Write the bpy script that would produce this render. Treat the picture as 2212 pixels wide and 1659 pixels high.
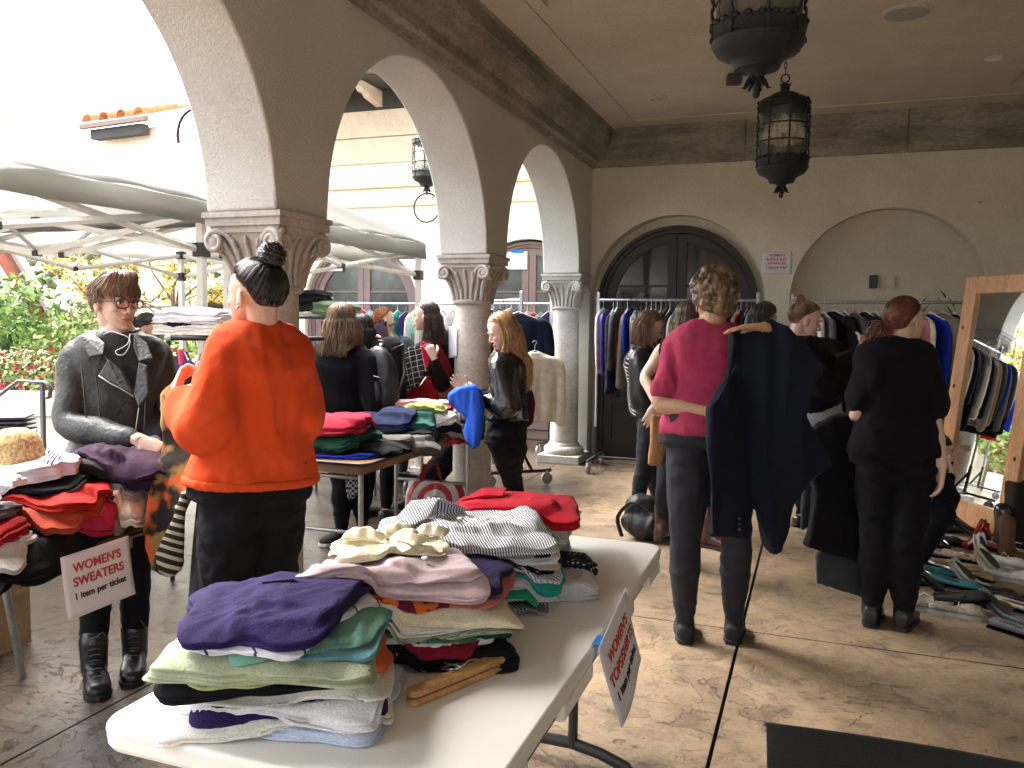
import bpy, bmesh, math, random
import numpy as np
from mathutils import Vector, Matrix, noise
R_ = math.radians
sc = bpy.context.scene
for o in list(bpy.data.objects): bpy.data.objects.remove(o)
COL = sc.collection
# ------------------------------------------------------------------ camera
FPX = 1794.0; CX, CY = 1106.0, 829.5; CAM_H = 1.48
def _n(v): v = np.array(v, float); return v/np.linalg.norm(v)
_yc = _n([1764.4-CX, 699.0-CY, FPX]); _p2 = _n([764.4-CX, 699.0-13.1-CY, FPX])
_up = _n(np.cross(_yc, _p2)); _up = _up if _up[1] < 0 else -_up
_xc = _n(np.cross(_yc, _up)); _xc = _xc if _xc[0] > 0 else -_xc
RM = np.array([_xc, _yc, _up]); CAMP = np.array([0, 0, CAM_H])
cd = bpy.data.cameras.new('camera'); cam = bpy.data.objects.new('camera', cd); COL.objects.link(cam)
cd.sensor_width = 36; cd.lens = FPX/2212*36; cd.clip_end = 2000; cd.clip_start = .05
cam.matrix_world = Matrix([[RM[i][0], -RM[i][1], -RM[i][2], CAMP[i]] for i in range(3)] + [[0, 0, 0, 1]])
sc.camera = cam
# survey of the place: a photo point with one known coordinate gives its position
def J(u, v, d): return Vector(CAMP + RM @ (np.array([u-CX, v-CY, FPX])*(d/FPX)))
def atZ(u, v, z=0.):
    r = RM @ np.array([u-CX, v-CY, FPX]); return Vector(CAMP + r*((z-CAM_H)/r[2]))
def atY(u, v, y):
    r = RM @ np.array([u-CX, v-CY, FPX]); return Vector(CAMP + r*(y/r[1]))
def atX(u, v, x):
    r = RM @ np.array([u-CX, v-CY, FPX]); return Vector(CAMP + r*(x/r[0]))
CR, CD, CF = (Vector(RM @ np.array(a)) for a in ([1, 0, 0], [0, 1, 0], [0, 0, 1]))
# ------------------------------------------------------------------ light and exposure
w = bpy.data.worlds.new('World'); sc.world = w; w.use_nodes = True
nt = w.node_tree; nt.nodes.clear()
sky = nt.nodes.new('ShaderNodeTexSky'); sky.sky_type = 'NISHITA'; sky.sun_disc = False
SUN_EL, SUN_AZ = R_(52), R_(285)
sky.sun_elevation = SUN_EL; sky.sun_rotation = SUN_AZ; sky.dust_density = 6; sky.air_density = 1.2; sky.ozone_density = 1
hs = nt.nodes.new('ShaderNodeHueSaturation'); hs.inputs['Saturation'].default_value = .45
bg = nt.nodes.new('ShaderNodeBackground'); bg.inputs[1].default_value = .15
wo = nt.nodes.new('ShaderNodeOutputWorld')
nt.links.new(sky.outputs[0], hs.inputs['Color']); nt.links.new(hs.outputs[0], bg.inputs[0]); nt.links.new(bg.outputs[0], wo.inputs[0])
sl = bpy.data.lights.new('sun', 'SUN'); sl.energy = .8; sl.angle = R_(50); sl.color = (1, .985, .96)
so = bpy.data.objects.new('sun', sl); COL.objects.link(so)
_sd = Vector((math.sin(SUN_AZ)*math.cos(SUN_EL), math.cos(SUN_AZ)*math.cos(SUN_EL), math.sin(SUN_EL)))
so.rotation_euler = _sd.to_track_quat('Z', 'Y').to_euler()
sc.view_settings.view_transform = 'Standard'; sc.view_settings.look = 'None'
sc.view_settings.exposure = 3.1; sc.view_settings.gamma = 1.0
sc.render.engine = 'CYCLES'
sc.cycles.max_bounces = 8; sc.cycles.diffuse_bounces = 5; sc.cycles.use_denoising = True
# ------------------------------------------------------------------ object helpers
def tag(o, label=None, cat=None, group=None, kind=None):
    if label: o['label'] = label
    if cat: o['category'] = cat
    if group: o['group'] = group
    if kind: o['kind'] = kind
    return o
def empty(name, loc, label, cat, group=None):
    o = bpy.data.objects.new(name, None); COL.objects.link(o); o.location = loc; o.empty_display_size = .1
    return tag(o, label, cat, group)
def link(name, me, m, parent=None, smooth=True):
    o = bpy.data.objects.new(name, me); COL.objects.link(o)
    ms = m if isinstance(m, (list, tuple)) else [m]
    for q in ms: me.materials.append(q)
    if smooth and len(me.polygons): me.polygons.foreach_set('use_smooth', [True]*len(me.polygons))
    if parent is not None:
        o.parent = parent; o.matrix_parent_inverse = Matrix.Translation(-parent.location) if parent.type == 'EMPTY' else Matrix()
        if parent.type == 'EMPTY':
            o.matrix_parent_inverse = (Matrix.Translation(parent.location) @ parent.rotation_euler.to_matrix().to_4x4()).inverted()
    return o
class MB:
    """collects shapes in world space, builds ONE mesh"""
    def __init__(s): s.v = []; s.f = []; s.mi = []
    def add(s, vs, fs, mi=0):
        b = len(s.v); s.v += [tuple(p) for p in vs]; s.f += [tuple(i+b for i in f) for f in fs]; s.mi += [mi]*len(fs); return s
    def box(s, c, d, rot=None, mi=0):
        c = Vector(c); h = Vector(d)/2; M = rot or Matrix.Identity(3)
        vs = [c + M @ Vector((x*h.x, y*h.y, z*h.z)) for x in (-1, 1) for y in (-1, 1) for z in (-1, 1)]
        return s.add(vs, [(0, 1, 3, 2), (4, 6, 7, 5), (0, 4, 5, 1), (2, 3, 7, 6), (0, 2, 6, 4), (1, 5, 7, 3)], mi)
    def bx(s, x0, x1, y0, y1, z0, z1, mi=0): return s.box(((x0+x1)/2, (y0+y1)/2, (z0+z1)/2), (x1-x0, y1-y0, z1-z0), None, mi)
    def ell(s, c, r, rot=None, nu=14, nv=9, mi=0):
        c = Vector(c); M = rot or Matrix.Identity(3); vs = [c + M @ Vector((0, 0, r[2]))]
        for j in range(1, nv):
            t = math.pi*j/nv
            for i in range(nu):
                a = 2*math.pi*i/nu
                vs.append(c + M @ Vector((r[0]*math.sin(t)*math.cos(a), r[1]*math.sin(t)*math.sin(a), r[2]*math.cos(t))))
        vs.append(c + M @ Vector((0, 0, -r[2]))); L = len(vs)-1; fs = []
        for i in range(nu): fs.append((0, 1+i, 1+(i+1) % nu)); b = 1+(nv-2)*nu; fs.append((L, b+(i+1) % nu, b+i))
        for j in range(nv-2):
            for i in range(nu): a = 1+j*nu; fs.append((a+i, a+nu+i, a+nu+(i+1) % nu, a+(i+1) % nu))
        return s.add(vs, fs, mi)
    def tube(s, pts, rad, n=10, cap=True, flat=None, mi=0, closed=False):
        """tube along pts; rad number, list, or list of (a,b) half axes; flat = preferred direction of the first axis"""
        pts = [Vector(p) for p in pts]; k = len(pts)
        rad = rad if isinstance(rad, (list, tuple)) else [rad]*k
        rad = [q if isinstance(q, (list, tuple)) else (q, q) for q in rad]
        rings = []; pu = None
        for i, p in enumerate(pts):
            if closed: t = pts[(i+1) % k]-pts[i-1]
            else: t = pts[min(i+1, k-1)]-pts[max(i-1, 0)]
            if t.length < 1e-9: t = Vector((0, 0, 1))
            t.normalize()
            if flat is not None: u = Vector(flat)-t*t.dot(Vector(flat))
            elif pu is None: u = t.orthogonal()
            else: u = pu-t*t.dot(pu)
            if u.length < 1e-6: u = t.orthogonal()
            u.normalize(); pu = u; w_ = t.cross(u)
            rings.append((p, t, u, w_, rad[i]))
        vs = []; nr = 0
        def ring(p, u, w_, a, b):
            nonlocal nr; nr += 1
            for q in range(n):
                g = 2*math.pi*q/n; vs.append(p+u*(a*math.cos(g))+w_*(b*math.sin(g)))
        if cap and not closed:
            p, t, u, w_, r = rings[0]; m = min(r)
            for e in (.35, .8): ring(p-t*m*math.sqrt(1-e*e), u, w_, r[0]*e, r[1]*e)
        for p, t, u, w_, r in rings: ring(p, u, w_, *r)
        if cap and not closed:
            p, t, u, w_, r = rings[-1]; m = min(r)
            for e in (.8, .35): ring(p+t*m*math.sqrt(1-e*e), u, w_, r[0]*e, r[1]*e)
        fs = []
        for j in range(nr if closed else nr-1):
            a = j*n; b = ((j+1) % nr)*n
            for q in range(n): fs.append((a+q, a+(q+1) % n, b+(q+1) % n, b+q))
        if not closed: fs.append(tuple(range(n))[::-1]); fs.append(tuple((nr-1)*n+q for q in range(n)))
        return s.add(vs, fs, mi)
    def lathe(s, c, prof, n=24, mi=0, sx=1, sy=1, rot=None):
        c = Vector(c); M = rot or Matrix.Identity(3)
        vs = [c + M @ Vector((r*math.cos(2*math.pi*i/n)*sx, r*math.sin(2*math.pi*i/n)*sy, z)) for r, z in prof for i in range(n)]
        fs = []
        for j in range(len(prof)-1):
            for i in range(n): a = j*n; fs.append((a+i, a+(i+1) % n, a+n+(i+1) % n, a+n+i))
        fs.append(tuple(range(n))[::-1]); fs.append(tuple((len(prof)-1)*n+i for i in range(n)))
        return s.add(vs, fs, mi)
    def rings(s, R, cap=True, mi=0):
        n = len(R[0]); vs = [p for r in R for p in r]; fs = []
        for j in range(len(R)-1):
            for i in range(n): a = j*n; fs.append((a+i, a+(i+1) % n, a+n+(i+1) % n, a+n+i))
        if cap: fs.append(tuple(range(n))[::-1]); fs.append(tuple((len(R)-1)*n+i for i in range(n)))
        return s.add(vs, fs, mi)
    def grid(s, G, mi=0):
        h, w_ = len(G), len(G[0]); vs = [p for r in G for p in r]
        return s.add(vs, [(j*w_+i, j*w_+i+1, (j+1)*w_+i+1, (j+1)*w_+i) for j in range(h-1) for i in range(w_-1)], mi)
    def prism(s, poly, ext, mi=0):
        """closed 3D polygon extruded by vector ext"""
        n = len(poly); e = Vector(ext); vs = [Vector(p) for p in poly]; vs += [p+e for p in vs]
        fs = [tuple(range(n))[::-1], tuple(range(n, 2*n))] + [(i, (i+1) % n, n+(i+1) % n, n+i) for i in range(n)]
        return s.add(vs, fs, mi)
    def mesh(s, name='m', fix=True):
        me = bpy.data.meshes.new(name); me.from_pydata(s.v, [], s.f)
        if any(s.mi): me.polygons.foreach_set('material_index', s.mi)
        me.update()
        if fix:
            bm = bmesh.new(); bm.from_mesh(me); bmesh.ops.recalc_face_normals(bm, faces=bm.faces); bm.to_mesh(me); bm.free()
        return me
    def build(s, name, m, parent=None, smooth=False, bevel=0, auto=None):
        o = link(name, s.mesh(name), m, parent, smooth or auto is not None)
        if bevel:
            b = o.modifiers.new('b', 'BEVEL'); b.width = bevel; b.segments = 2; b.limit_method = 'ANGLE'; b.angle_limit = R_(40)
        if auto is not None: o.data.set_sharp_from_angle(angle=R_(auto))
        return o
def bake(me, mods):
    """apply modifiers to a mesh and return the result"""
    t = bpy.data.objects.new('t', me); COL.objects.link(t)
    for kind, kw in mods:
        m = t.modifiers.new('x', kind)
        for k, v in kw.items(): setattr(m, k, v)
    dg = bpy.context.evaluated_depsgraph_get(); ev = t.evaluated_get(dg)
    r = bpy.data.meshes.new_from_object(ev); bpy.data.objects.remove(t); bpy.data.meshes.remove(me); return r
def blob(mb, voxel=.012, smooth=4, fac=.5):
    return bake(mb.mesh(), [('REMESH', dict(mode='VOXEL', voxel_size=voxel, adaptivity=0)), ('SMOOTH', dict(iterations=smooth, factor=fac))])
def mco(me):
    a = np.empty(len(me.vertices)*3, np.float32); me.vertices.foreach_get('co', a); return a.reshape(-1, 3)
def mno(me):
    a = np.empty(len(me.vertices)*3, np.float32); me.vertices.foreach_get('normal', a); return a.reshape(-1, 3)
def setco(me, a): me.vertices.foreach_set('co', a.astype(np.float32).ravel()); me.update()
# cheap vectorised value-noise
_rs = np.random.RandomState(7); _T = _rs.rand(64, 64, 64).astype(np.float32)*2-1
def vn(p, seed=0):
    p = np.asarray(p, float)+seed*17.37; i = np.floor(p).astype(int); f = p-i; f = f*f*(3-2*f); i &= 63; j = (i+1) & 63
    def g(a, b, c): return _T[a, b, c]
    x0, y0, z0 = i[..., 0], i[..., 1], i[..., 2]; x1, y1, z1 = j[..., 0], j[..., 1], j[..., 2]
    fx, fy, fz = f[..., 0], f[..., 1], f[..., 2]
    a = g(x0, y0, z0)*(1-fx)+g(x1, y0, z0)*fx; b = g(x0, y1, z0)*(1-fx)+g(x1, y1, z0)*fx
    c = g(x0, y0, z1)*(1-fx)+g(x1, y0, z1)*fx; d = g(x0, y1, z1)*(1-fx)+g(x1, y1, z1)*fx
    return (a*(1-fy)+b*fy)*(1-fz)+(c*(1-fy)+d*fy)*fz
def wrinkle(me, amp=.006, freq=9, seed=0, stretch=(1, 1, .45), sharp=True):
    co = mco(me); no = mno(me); q = co*np.array(stretch)*freq
    q = q+.6*np.stack([vn(q*.6, seed+1), vn(q*.6, seed+2), vn(q*.6, seed+3)], -1)
    n1 = vn(q, seed+4); n2 = vn(q*2.1, seed+5)
    d = (1-2*np.abs(n1)) - .35 + .4*(1-2*np.abs(n2)) - .2 if sharp else n1+.5*n2
    setco(me, co+no*(amp*d)[:, None]); return me
# ------------------------------------------------------------------ materials
_mc = {}
def mat(name, col, rough=.7, metal=0., var=.12, vscale=6., bump=.0, bscale=80., spec=.4, sheen=0., coat=0., trans=0., emit=None, sss=0., var2=None, stretch=(1, 1, 1)):
    key = (name, tuple(col), rough, metal, bump, bscale, var)
    if key in _mc: return _mc[key]
    m = bpy.data.materials.new(name); m.use_nodes = True; N = m.node_tree.nodes; L = m.node_tree.links
    b = N['Principled BSDF']; b.inputs['Roughness'].default_value = rough; b.inputs['Metallic'].default_value = metal
    b.inputs['Specular IOR Level'].default_value = spec
    if sheen: b.inputs['Sheen Weight'].default_value = sheen
    if coat: b.inputs['Coat Weight'].default_value = coat; b.inputs['Coat Roughness'].default_value = .15
    if trans: b.inputs['Transmission Weight'].default_value = trans
    if sss: b.inputs['Subsurface Weight'].default_value = sss; b.inputs['Subsurface Radius'].default_value = (.02, .008, .004); b.inputs['Subsurface Scale'].default_value = .5
    tc = N.new('ShaderNodeTexCoord'); mp = N.new('ShaderNodeMapping'); mp.inputs['Scale'].default_value = stretch
    L.new(tc.outputs['Object'], mp.inputs[0])
    nz = N.new('ShaderNodeTexNoise'); nz.inputs['Scale'].default_value = vscale; nz.inputs['Detail'].default_value = 5; nz.inputs['Roughness'].default_value = .6
    L.new(mp.outputs[0], nz.inputs['Vector'])
    cr = N.new('ShaderNodeValToRGB'); c = Vector(col[:3]); c2 = Vector(var2) if var2 else c*(1+var)
    cr.color_ramp.elements[0].color = (*(c*(1-var)), 1); cr.color_ramp.elements[1].color = (*c2, 1)
    cr.color_ramp.elements[0].position = .35; cr.color_ramp.elements[1].position = .65
    L.new(nz.outputs['Fac'], cr.inputs[0])
    fz = N.new('ShaderNodeTexNoise'); fz.inputs['Scale'].default_value = bscale*.8 if bump else vscale*9; fz.inputs['Detail'].default_value = 2; L.new(mp.outputs[0], fz.inputs['Vector'])
    fr = N.new('ShaderNodeMapRange'); fr.inputs[1].default_value = .3; fr.inputs[2].default_value = .7; fa = min(.24, var*.9+(.035 if bump else 0)) if var > .05 else .012; fr.inputs[3].default_value = 1-fa; fr.inputs[4].default_value = 1+fa*.7; L.new(fz.outputs['Fac'], fr.inputs[0])
    vs_ = N.new('ShaderNodeVectorMath'); vs_.operation = 'SCALE'; L.new(cr.outputs[0], vs_.inputs[0]); L.new(fr.outputs[0], vs_.inputs['Scale']); L.new(vs_.outputs[0], b.inputs['Base Color'])
    if bump:
        bz = N.new('ShaderNodeTexNoise'); bz.inputs['Scale'].default_value = bscale; bz.inputs['Detail'].default_value = 3
        L.new(mp.outputs[0], bz.inputs['Vector'])
        bp = N.new('ShaderNodeBump'); bp.inputs['Strength'].default_value = bump; bp.inputs['Distance'].default_value = .01
        L.new(bz.outputs['Fac'], bp.inputs['Height']); L.new(bp.outputs[0], b.inputs['Normal'])
    m['cr'] = 0; _mc[key] = m; return m
def cloth(col, rough=.85, bump=.35, bscale=260, var=.10, sheen=.02, name='cloth', **k):
    return mat(name, col, rough=rough, bump=bump, bscale=bscale, var=var, vscale=14, spec=.14, sheen=sheen, **k)
def pattern(name, kind, c1, c2, scale=60, rough=.85, direction=(1, 0, 0), width=.5):
    """striped, checked, dotted, plaid or blotched cloth in object space"""
    m = bpy.data.materials.new(name); m.use_nodes = True; N = m.node_tree.nodes; L = m.node_tree.links
    b = N['Principled BSDF']; b.inputs['Roughness'].default_value = rough; b.inputs['Specular IOR Level'].default_value = .2
    tc = N.new('ShaderNodeTexCoord'); cr = N.new('ShaderNodeValToRGB'); cr.color_ramp.interpolation = 'CONSTANT' if kind != 'blotch' else 'EASE'
    cr.color_ramp.elements[0].color = (*c1, 1); cr.color_ramp.elements[1].color = (*c2, 1); cr.color_ramp.elements[1].position = width
    if kind == 'stripe':
        dv = N.new('ShaderNodeVectorMath'); dv.operation = 'DOT_PRODUCT'; dv.inputs[1].default_value = direction
        wn = N.new('ShaderNodeTexNoise'); wn.inputs['Scale'].default_value = 5; L.new(tc.outputs['Object'], wn.inputs['Vector'])
        ad = N.new('ShaderNodeMath'); ad.operation = 'MULTIPLY_ADD'; ad.inputs[1].default_value = .03
        L.new(tc.outputs['Object'], dv.inputs[0]); L.new(wn.outputs['Fac'], ad.inputs[0]); L.new(dv.outputs['Value'], ad.inputs[2])
        mu = N.new('ShaderNodeMath'); mu.operation = 'MULTIPLY'; mu.inputs[1].default_value = scale; L.new(ad.outputs[0], mu.inputs[0])
        fr = N.new('ShaderNodeMath'); fr.operation = 'FRACT'; L.new(mu.outputs[0], fr.inputs[0]); L.new(fr.outputs[0], cr.inputs[0])
    elif kind == 'dots':
        vo = N.new('ShaderNodeTexVoronoi'); vo.inputs['Scale'].default_value = scale; vo.inputs['Randomness'].default_value = .35
        L.new(tc.outputs['Object'], vo.inputs['Vector']); L.new(vo.outputs['Distance'], cr.inputs[0])
    elif kind == 'check':
        ck = N.new('ShaderNodeTexChecker'); ck.inputs['Scale'].default_value = scale; L.new(tc.outputs['Object'], ck.inputs['Vector'])
        L.new(ck.outputs['Fac'], cr.inputs[0])
    elif kind == 'plaid':
        mp = N.new('ShaderNodeMapping'); mp.inputs['Rotation'].default_value = direction; L.new(tc.outputs['Object'], mp.inputs[0])
        sp = N.new('ShaderNodeSeparateXYZ'); L.new(mp.outputs[0], sp.inputs[0]); outs = []
        for a in ('X', 'Y', 'Z'):
            mu = N.new('ShaderNodeMath'); mu.operation = 'MULTIPLY'; mu.inputs[1].default_value = scale; L.new(sp.outputs[a], mu.inputs[0])
            fr = N.new('ShaderNodeMath'); fr.operation = 'FRACT'; L.new(mu.outputs[0], fr.inputs[0])
            gt = N.new('ShaderNodeMath'); gt.operation = 'GREATER_THAN'; gt.inputs[1].default_value = 1-width; L.new(fr.outputs[0], gt.inputs[0]); outs.append(gt)
        mx = N.new('ShaderNodeMath'); mx.operation = 'MAXIMUM'; L.new(outs[0].outputs[0], mx.inputs[0]); L.new(outs[2].outputs[0], mx.inputs[1])
        cr.color_ramp.elements[1].position = .5; L.new(mx.outputs[0], cr.inputs[0])
    else:
        nz = N.new('ShaderNodeTexNoise'); nz.inputs['Scale'].default_value = scale; nz.inputs['Detail'].default_value = 2; L.new(tc.outputs['Object'], nz.inputs['Vector'])
        L.new(nz.outputs['Fac'], cr.inputs[0]); cr.color_ramp.elements[0].position = width-.06; cr.color_ramp.elements[1].position = width+.06
    L.new(cr.outputs[0], b.inputs['Base Color'])
    bz = N.new('ShaderNodeTexNoise'); bz.inputs['Scale'].default_value = 220; L.new(tc.outputs['Object'], bz.inputs['Vector'])
    bp = N.new('ShaderNodeBump'); bp.inputs['Strength'].default_value = .3; bp.inputs['Distance'].default_value = .005
    L.new(bz.outputs['Fac'], bp.inputs['Height']); L.new(bp.outputs[0], b.inputs['Normal'])
    return m
def srgb(r, g, b):
    f = lambda c: (c/255/12.92) if c/255 <= .04045 else ((c/255+.055)/1.055)**2.4
    return (f(r), f(g), f(b))
# ================================================================== THE PLACE
YW = 8.6; XI, XO = -2.27, -2.65; ZC = 3.45; ZS = 1.955; ZB = 3.06
def stucco(name, col, bump=.35, rough=.9, sc_=55, var=.085): return mat(name, col, rough=rough, var=var, vscale=1.6, bump=bump, bscale=sc_, spec=.15)
M_STUC = stucco('arcade_stucco', (.55, .545, .50), .5, sc_=120)
M_WALL = stucco('wall_stucco', (.63, .60, .49), .35, sc_=90)
M_CEIL = stucco('ceiling_plaster', (.50, .465, .385), .2, sc_=70)
M_STONE = mat('cast_stone', (.42, .40, .36), .8, var=.14, vscale=5, bump=.25, bscale=60, spec=.2)
M_CORN = mat('cornice_stone', (.25, .235, .20), .85, var=.28, vscale=2.2, bump=.3, bscale=30, spec=.15, stretch=(1, 1, 3))
# ---- floor: stamped concrete, control joints and cracks in the relief
def floor_mat():
    m = bpy.data.materials.new('stamped_concrete'); m.use_nodes = True; N = m.node_tree.nodes; L = m.node_tree.links; b = N['Principled BSDF']
    tc = N.new('ShaderNodeTexCoord')
    def nz(s, det=6, ro=.6, dist=0., src=None):
        n = N.new('ShaderNodeTexNoise'); n.inputs['Scale'].default_value = s; n.inputs['Detail'].default_value = det; n.inputs['Roughness'].default_value = ro
        n.inputs['Distortion'].default_value = dist; L.new(src or tc.outputs['Object'], n.inputs['Vector']); return n
    def ramp(src, stops):
        r = N.new('ShaderNodeValToRGB'); e = r.color_ramp.elements
        while len(e) < len(stops): e.new(.5)
        for i, (p, c) in enumerate(stops): e[i].position = p; e[i].color = (*c, 1)
        L.new(src, r.inputs[0]); return r
    big = nz(.9, 8, .68, .5); fine = nz(8, 9, .75, .3); grit = nz(60, 4, .7)
    mp = N.new('ShaderNodeMapping'); mp.inputs['Scale'].default_value = (1, 1.35, 1); L.new(tc.outputs['Object'], mp.inputs[0])
    vein = nz(1.9, 10, .6, .7, mp.outputs[0]); blot = nz(5.5, 9, .72, .3)
    c1 = ramp(big.outputs['Fac'], [(.3, (.20, .150, .098)), (.5, (.30, .222, .145)), (.7, (.38, .280, .180))])
    c2 = ramp(fine.outputs['Fac'], [(.32, (.68, .66, .64)), (.55, (1, 1, 1))])
    c3 = ramp(vein.outputs['Fac'], [(.38, (.80, .78, .76)), (.46, (1, 1, 1)), (.6, (1.04, 1.02, 1.0))])
    def mul(a, b_):
        x = N.new('ShaderNodeMix'); x.data_type = 'RGBA'; x.blend_type = 'MULTIPLY'; x.inputs[0].default_value = 1; L.new(a, x.inputs[6]); L.new(b_, x.inputs[7]); return x.outputs[2]
    c4 = ramp(blot.outputs['Fac'], [(.38, (.66, .66, .66)), (.46, (1, 1, 1)), (.62, (1.12, 1.08, 1.04))]); ln = ramp(vein.outputs['Fac'], [(.400, (1, 1, 1)), (.407, (.60, .56, .52)), (.416, (1, 1, 1)), (.500, (1, 1, 1)), (.505, (.74, .70, .67)), (.512, (1.05, 1.04, 1.02)), (.592, (1, 1, 1)), (.597, (.62, .58, .54)), (.604, (1, 1, 1))]); gr = ramp(grit.outputs['Fac'], [(.30, (.72, .70, .68)), (.46, (1, 1, 1)), (.75, (1.1, 1.1, 1.1))]); col = mul(mul(mul(mul(mul(c1.outputs[0], c2.outputs[0]), c3.outputs[0]), c4.outputs[0]), ln.outputs[0]), gr.outputs[0])
    # damp, darker, glossier ground on the open courtyard side (x below the arcade)
    sx = N.new('ShaderNodeSeparateXYZ'); L.new(tc.outputs['Object'], sx.inputs[0])
    ad = N.new('ShaderNodeMath'); ad.operation = 'MULTIPLY_ADD'; ad.inputs[1].default_value = .7; L.new(big.outputs['Fac'], ad.inputs[0]); L.new(sx.outputs[0], ad.inputs[2])
    wet = N.new('ShaderNodeMapRange'); wet.inputs[1].default_value = -1.15; wet.inputs[2].default_value = -1.75; L.new(ad.outputs[0], wet.inputs[0])
    cw = N.new('ShaderNodeMix'); cw.data_type = 'RGBA'; cw.blend_type = 'MULTIPLY'; L.new(wet.outputs[0], cw.inputs[0]); L.new(col, cw.inputs[6]); cw.inputs[7].default_value = (.40, .42, .48, 1)
    L.new(cw.outputs[2], b.inputs['Base Color'])
    rr = N.new('ShaderNodeMapRange'); rr.inputs[3].default_value = .58; rr.inputs[4].default_value = .19; L.new(wet.outputs[0], rr.inputs[0]); L.new(rr.outputs[0], b.inputs['Roughness'])
    # relief: slate ledges = thresholded noise bands
    led = ramp(vein.outputs['Fac'], [(.40, (0, 0, 0)), (.41, (.5, .5, .5)), (.50, (.6, .6, .6)), (.508, (.85, .85, .85)), (.59, (.9, .9, .9)), (.6, (1.3, 1.3, 1.3))])
    h = N.new('ShaderNodeMath'); h.operation = 'MULTIPLY_ADD'; h.inputs[1].default_value = .55; L.new(fine.outputs['Fac'], h.inputs[0]); L.new(led.outputs[0], h.inputs[2])
    h2 = N.new('ShaderNodeMath'); h2.operation = 'MULTIPLY_ADD'; h2.inputs[1].default_value = .12; L.new(grit.outputs['Fac'], h2.inputs[0]); L.new(h.outputs[0], h2.inputs[2])
    bp = N.new('ShaderNodeBump'); bp.inputs['Strength'].default_value = .8; bp.inputs['Distance'].default_value = .016; L.new(h2.outputs[0], bp.inputs['Height']); L.new(bp.outputs[0], b.inputs['Normal'])
    return m
M_FLOOR = floor_mat()
mb = MB()
# slabs separated by real saw-cut joints
jx = [-26, -5.3, -2.46, -.285, 2.2, 4.6, 12]; jy = [-14, -4.0, -1.2, 1.35, 4.05, 6.35, 8.72, 40]
g = .005
for i in range(len(jx)-1):
    for k in range(len(jy)-1):
        gl = .007 if i in (3,) else g
        mb.add([(jx[i]+gl, jy[k]+g, 0), (jx[i+1]-(.007 if i == 2 else g), jy[k]+g, 0), (jx[i+1]-(.007 if i == 2 else g), jy[k+1]-g, 0), (jx[i]+gl, jy[k+1]-g, 0)], [(0, 1, 2, 3)])
fl = link('floor', mb.mesh('floor', False), M_FLOOR, smooth=False); tag(fl, 'tan stamped concrete patio floor with saw cut joints', None, kind='structure')
mb = MB(); mb.add([(-500, -500, -.02), (500, -500, -.02), (500, 500, -.02), (-500, 500, -.02)], [(0, 1, 2, 3)])
tag(link('ground', mb.mesh(), mat('joint_soil', (.05, .04, .035), .9), smooth=False), 'dark ground under the slabs and beyond the courtyard', kind='structure')
# cracks: thin ragged recess lines on the near slab
mb = MB(); rn = random.Random(3)
for pts in ([(1040, 1659), (1105, 1590), (1150, 1545), (1180, 1490), (1200, 1440)], [(1590, 1395), (1640, 1370), (1700, 1350)], [(1835, 1570), (1860, 1545), (1930, 1530), (2010, 1528)],
            [(1835, 1352), (1900, 1348), (1990, 1350)], [(1320, 1090), (1350, 1083), (1400, 1082)]):
    P = [atZ(u, v, .002) for u, v in pts]; Q = []
    for a, b_ in zip(P, P[1:]):
        for t in range(7): Q.append(a.lerp(b_, t/7)+Vector((rn.uniform(-1, 1)*.006, rn.uniform(-1, 1)*.006, 0)))
    Q.append(P[-1]); w1 = [rn.uniform(.001, .0035) for _ in Q]; G = [[q+Vector((w_, w_*.6, 0)) for q, w_ in zip(Q, w1)], [q-Vector((w_, w_*.6, 0)) for q, w_ in zip(Q, w1)]]
    mb.grid(G)
tag(link('floor_crack', mb.mesh('c', False), mat('crack', (.07, .05, .035), 1), smooth=False), 'thin dark cracks in the tan concrete floor', kind='structure')

# ---- the loggia (one building with parts)
LOG = empty('loggia', (-2.46, 8.6, 0), 'beige stucco loggia with round arches on stone columns and a dark stone cornice', 'building')
def arch_profile(y0, y1, z, r, n=28):
    c = (y0+y1)/2; return [(c-r*math.cos(math.pi*i/n), z+r*math.sin(math.pi*i/n)) for i in range(n+1)]
PIERS = [(3.141+2.51*k, 3.558+2.51*k) for k in range(-4, 2)] + [(8.15, YW)]
def wall_with_arches(x0, x1, spans, ytop, ybeg, yend, zs):
    """rows of quads between the arch curve and the top line, both faces plus the soffits"""
    mb = MB(); prev = ybeg
    seq = []
    for (a, b_) in spans:
        r = (b_-a)/2; P = arch_profile(a, b_, zs, r, 36); seq.append(('pier', prev, a)); seq.append(('arch', P)); prev = b_
    seq.append(('pier', prev, yend))
    for s in seq:
        if s[0] == 'pier':
            if s[2]-s[1] > 1e-4: mb.bx(x0, x1, s[1], s[2], zs, ytop)
        else:
            P = s[1]
            for (ya, za), (yb, zb) in zip(P, P[1:]):
                mb.add([(x0, ya, za), (x0, yb, zb), (x0, yb, ytop), (x0, ya, ytop)], [(0, 1, 2, 3)])
                mb.add([(x1, ya, za), (x1, ya, ytop), (x1, yb, ytop), (x1, yb, zb)], [(0, 1, 2, 3)])
                mb.add([(x0, ya, za), (x1, ya, za), (x1, yb, zb), (x0, yb, zb)], [(0, 1, 2, 3)])
    return mb
spans = [(PIERS[i][1], PIERS[i+1][0]) for i in range(len(PIERS)-1)]
mb = wall_with_arches(XO, XI, spans, 3.849, PIERS[0][0], 8.6, ZS)
me = mb.mesh(fix=False); bm = bmesh.new(); bm.from_mesh(me); bmesh.ops.remove_doubles(bm, verts=bm.verts, dist=.0005)
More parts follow.
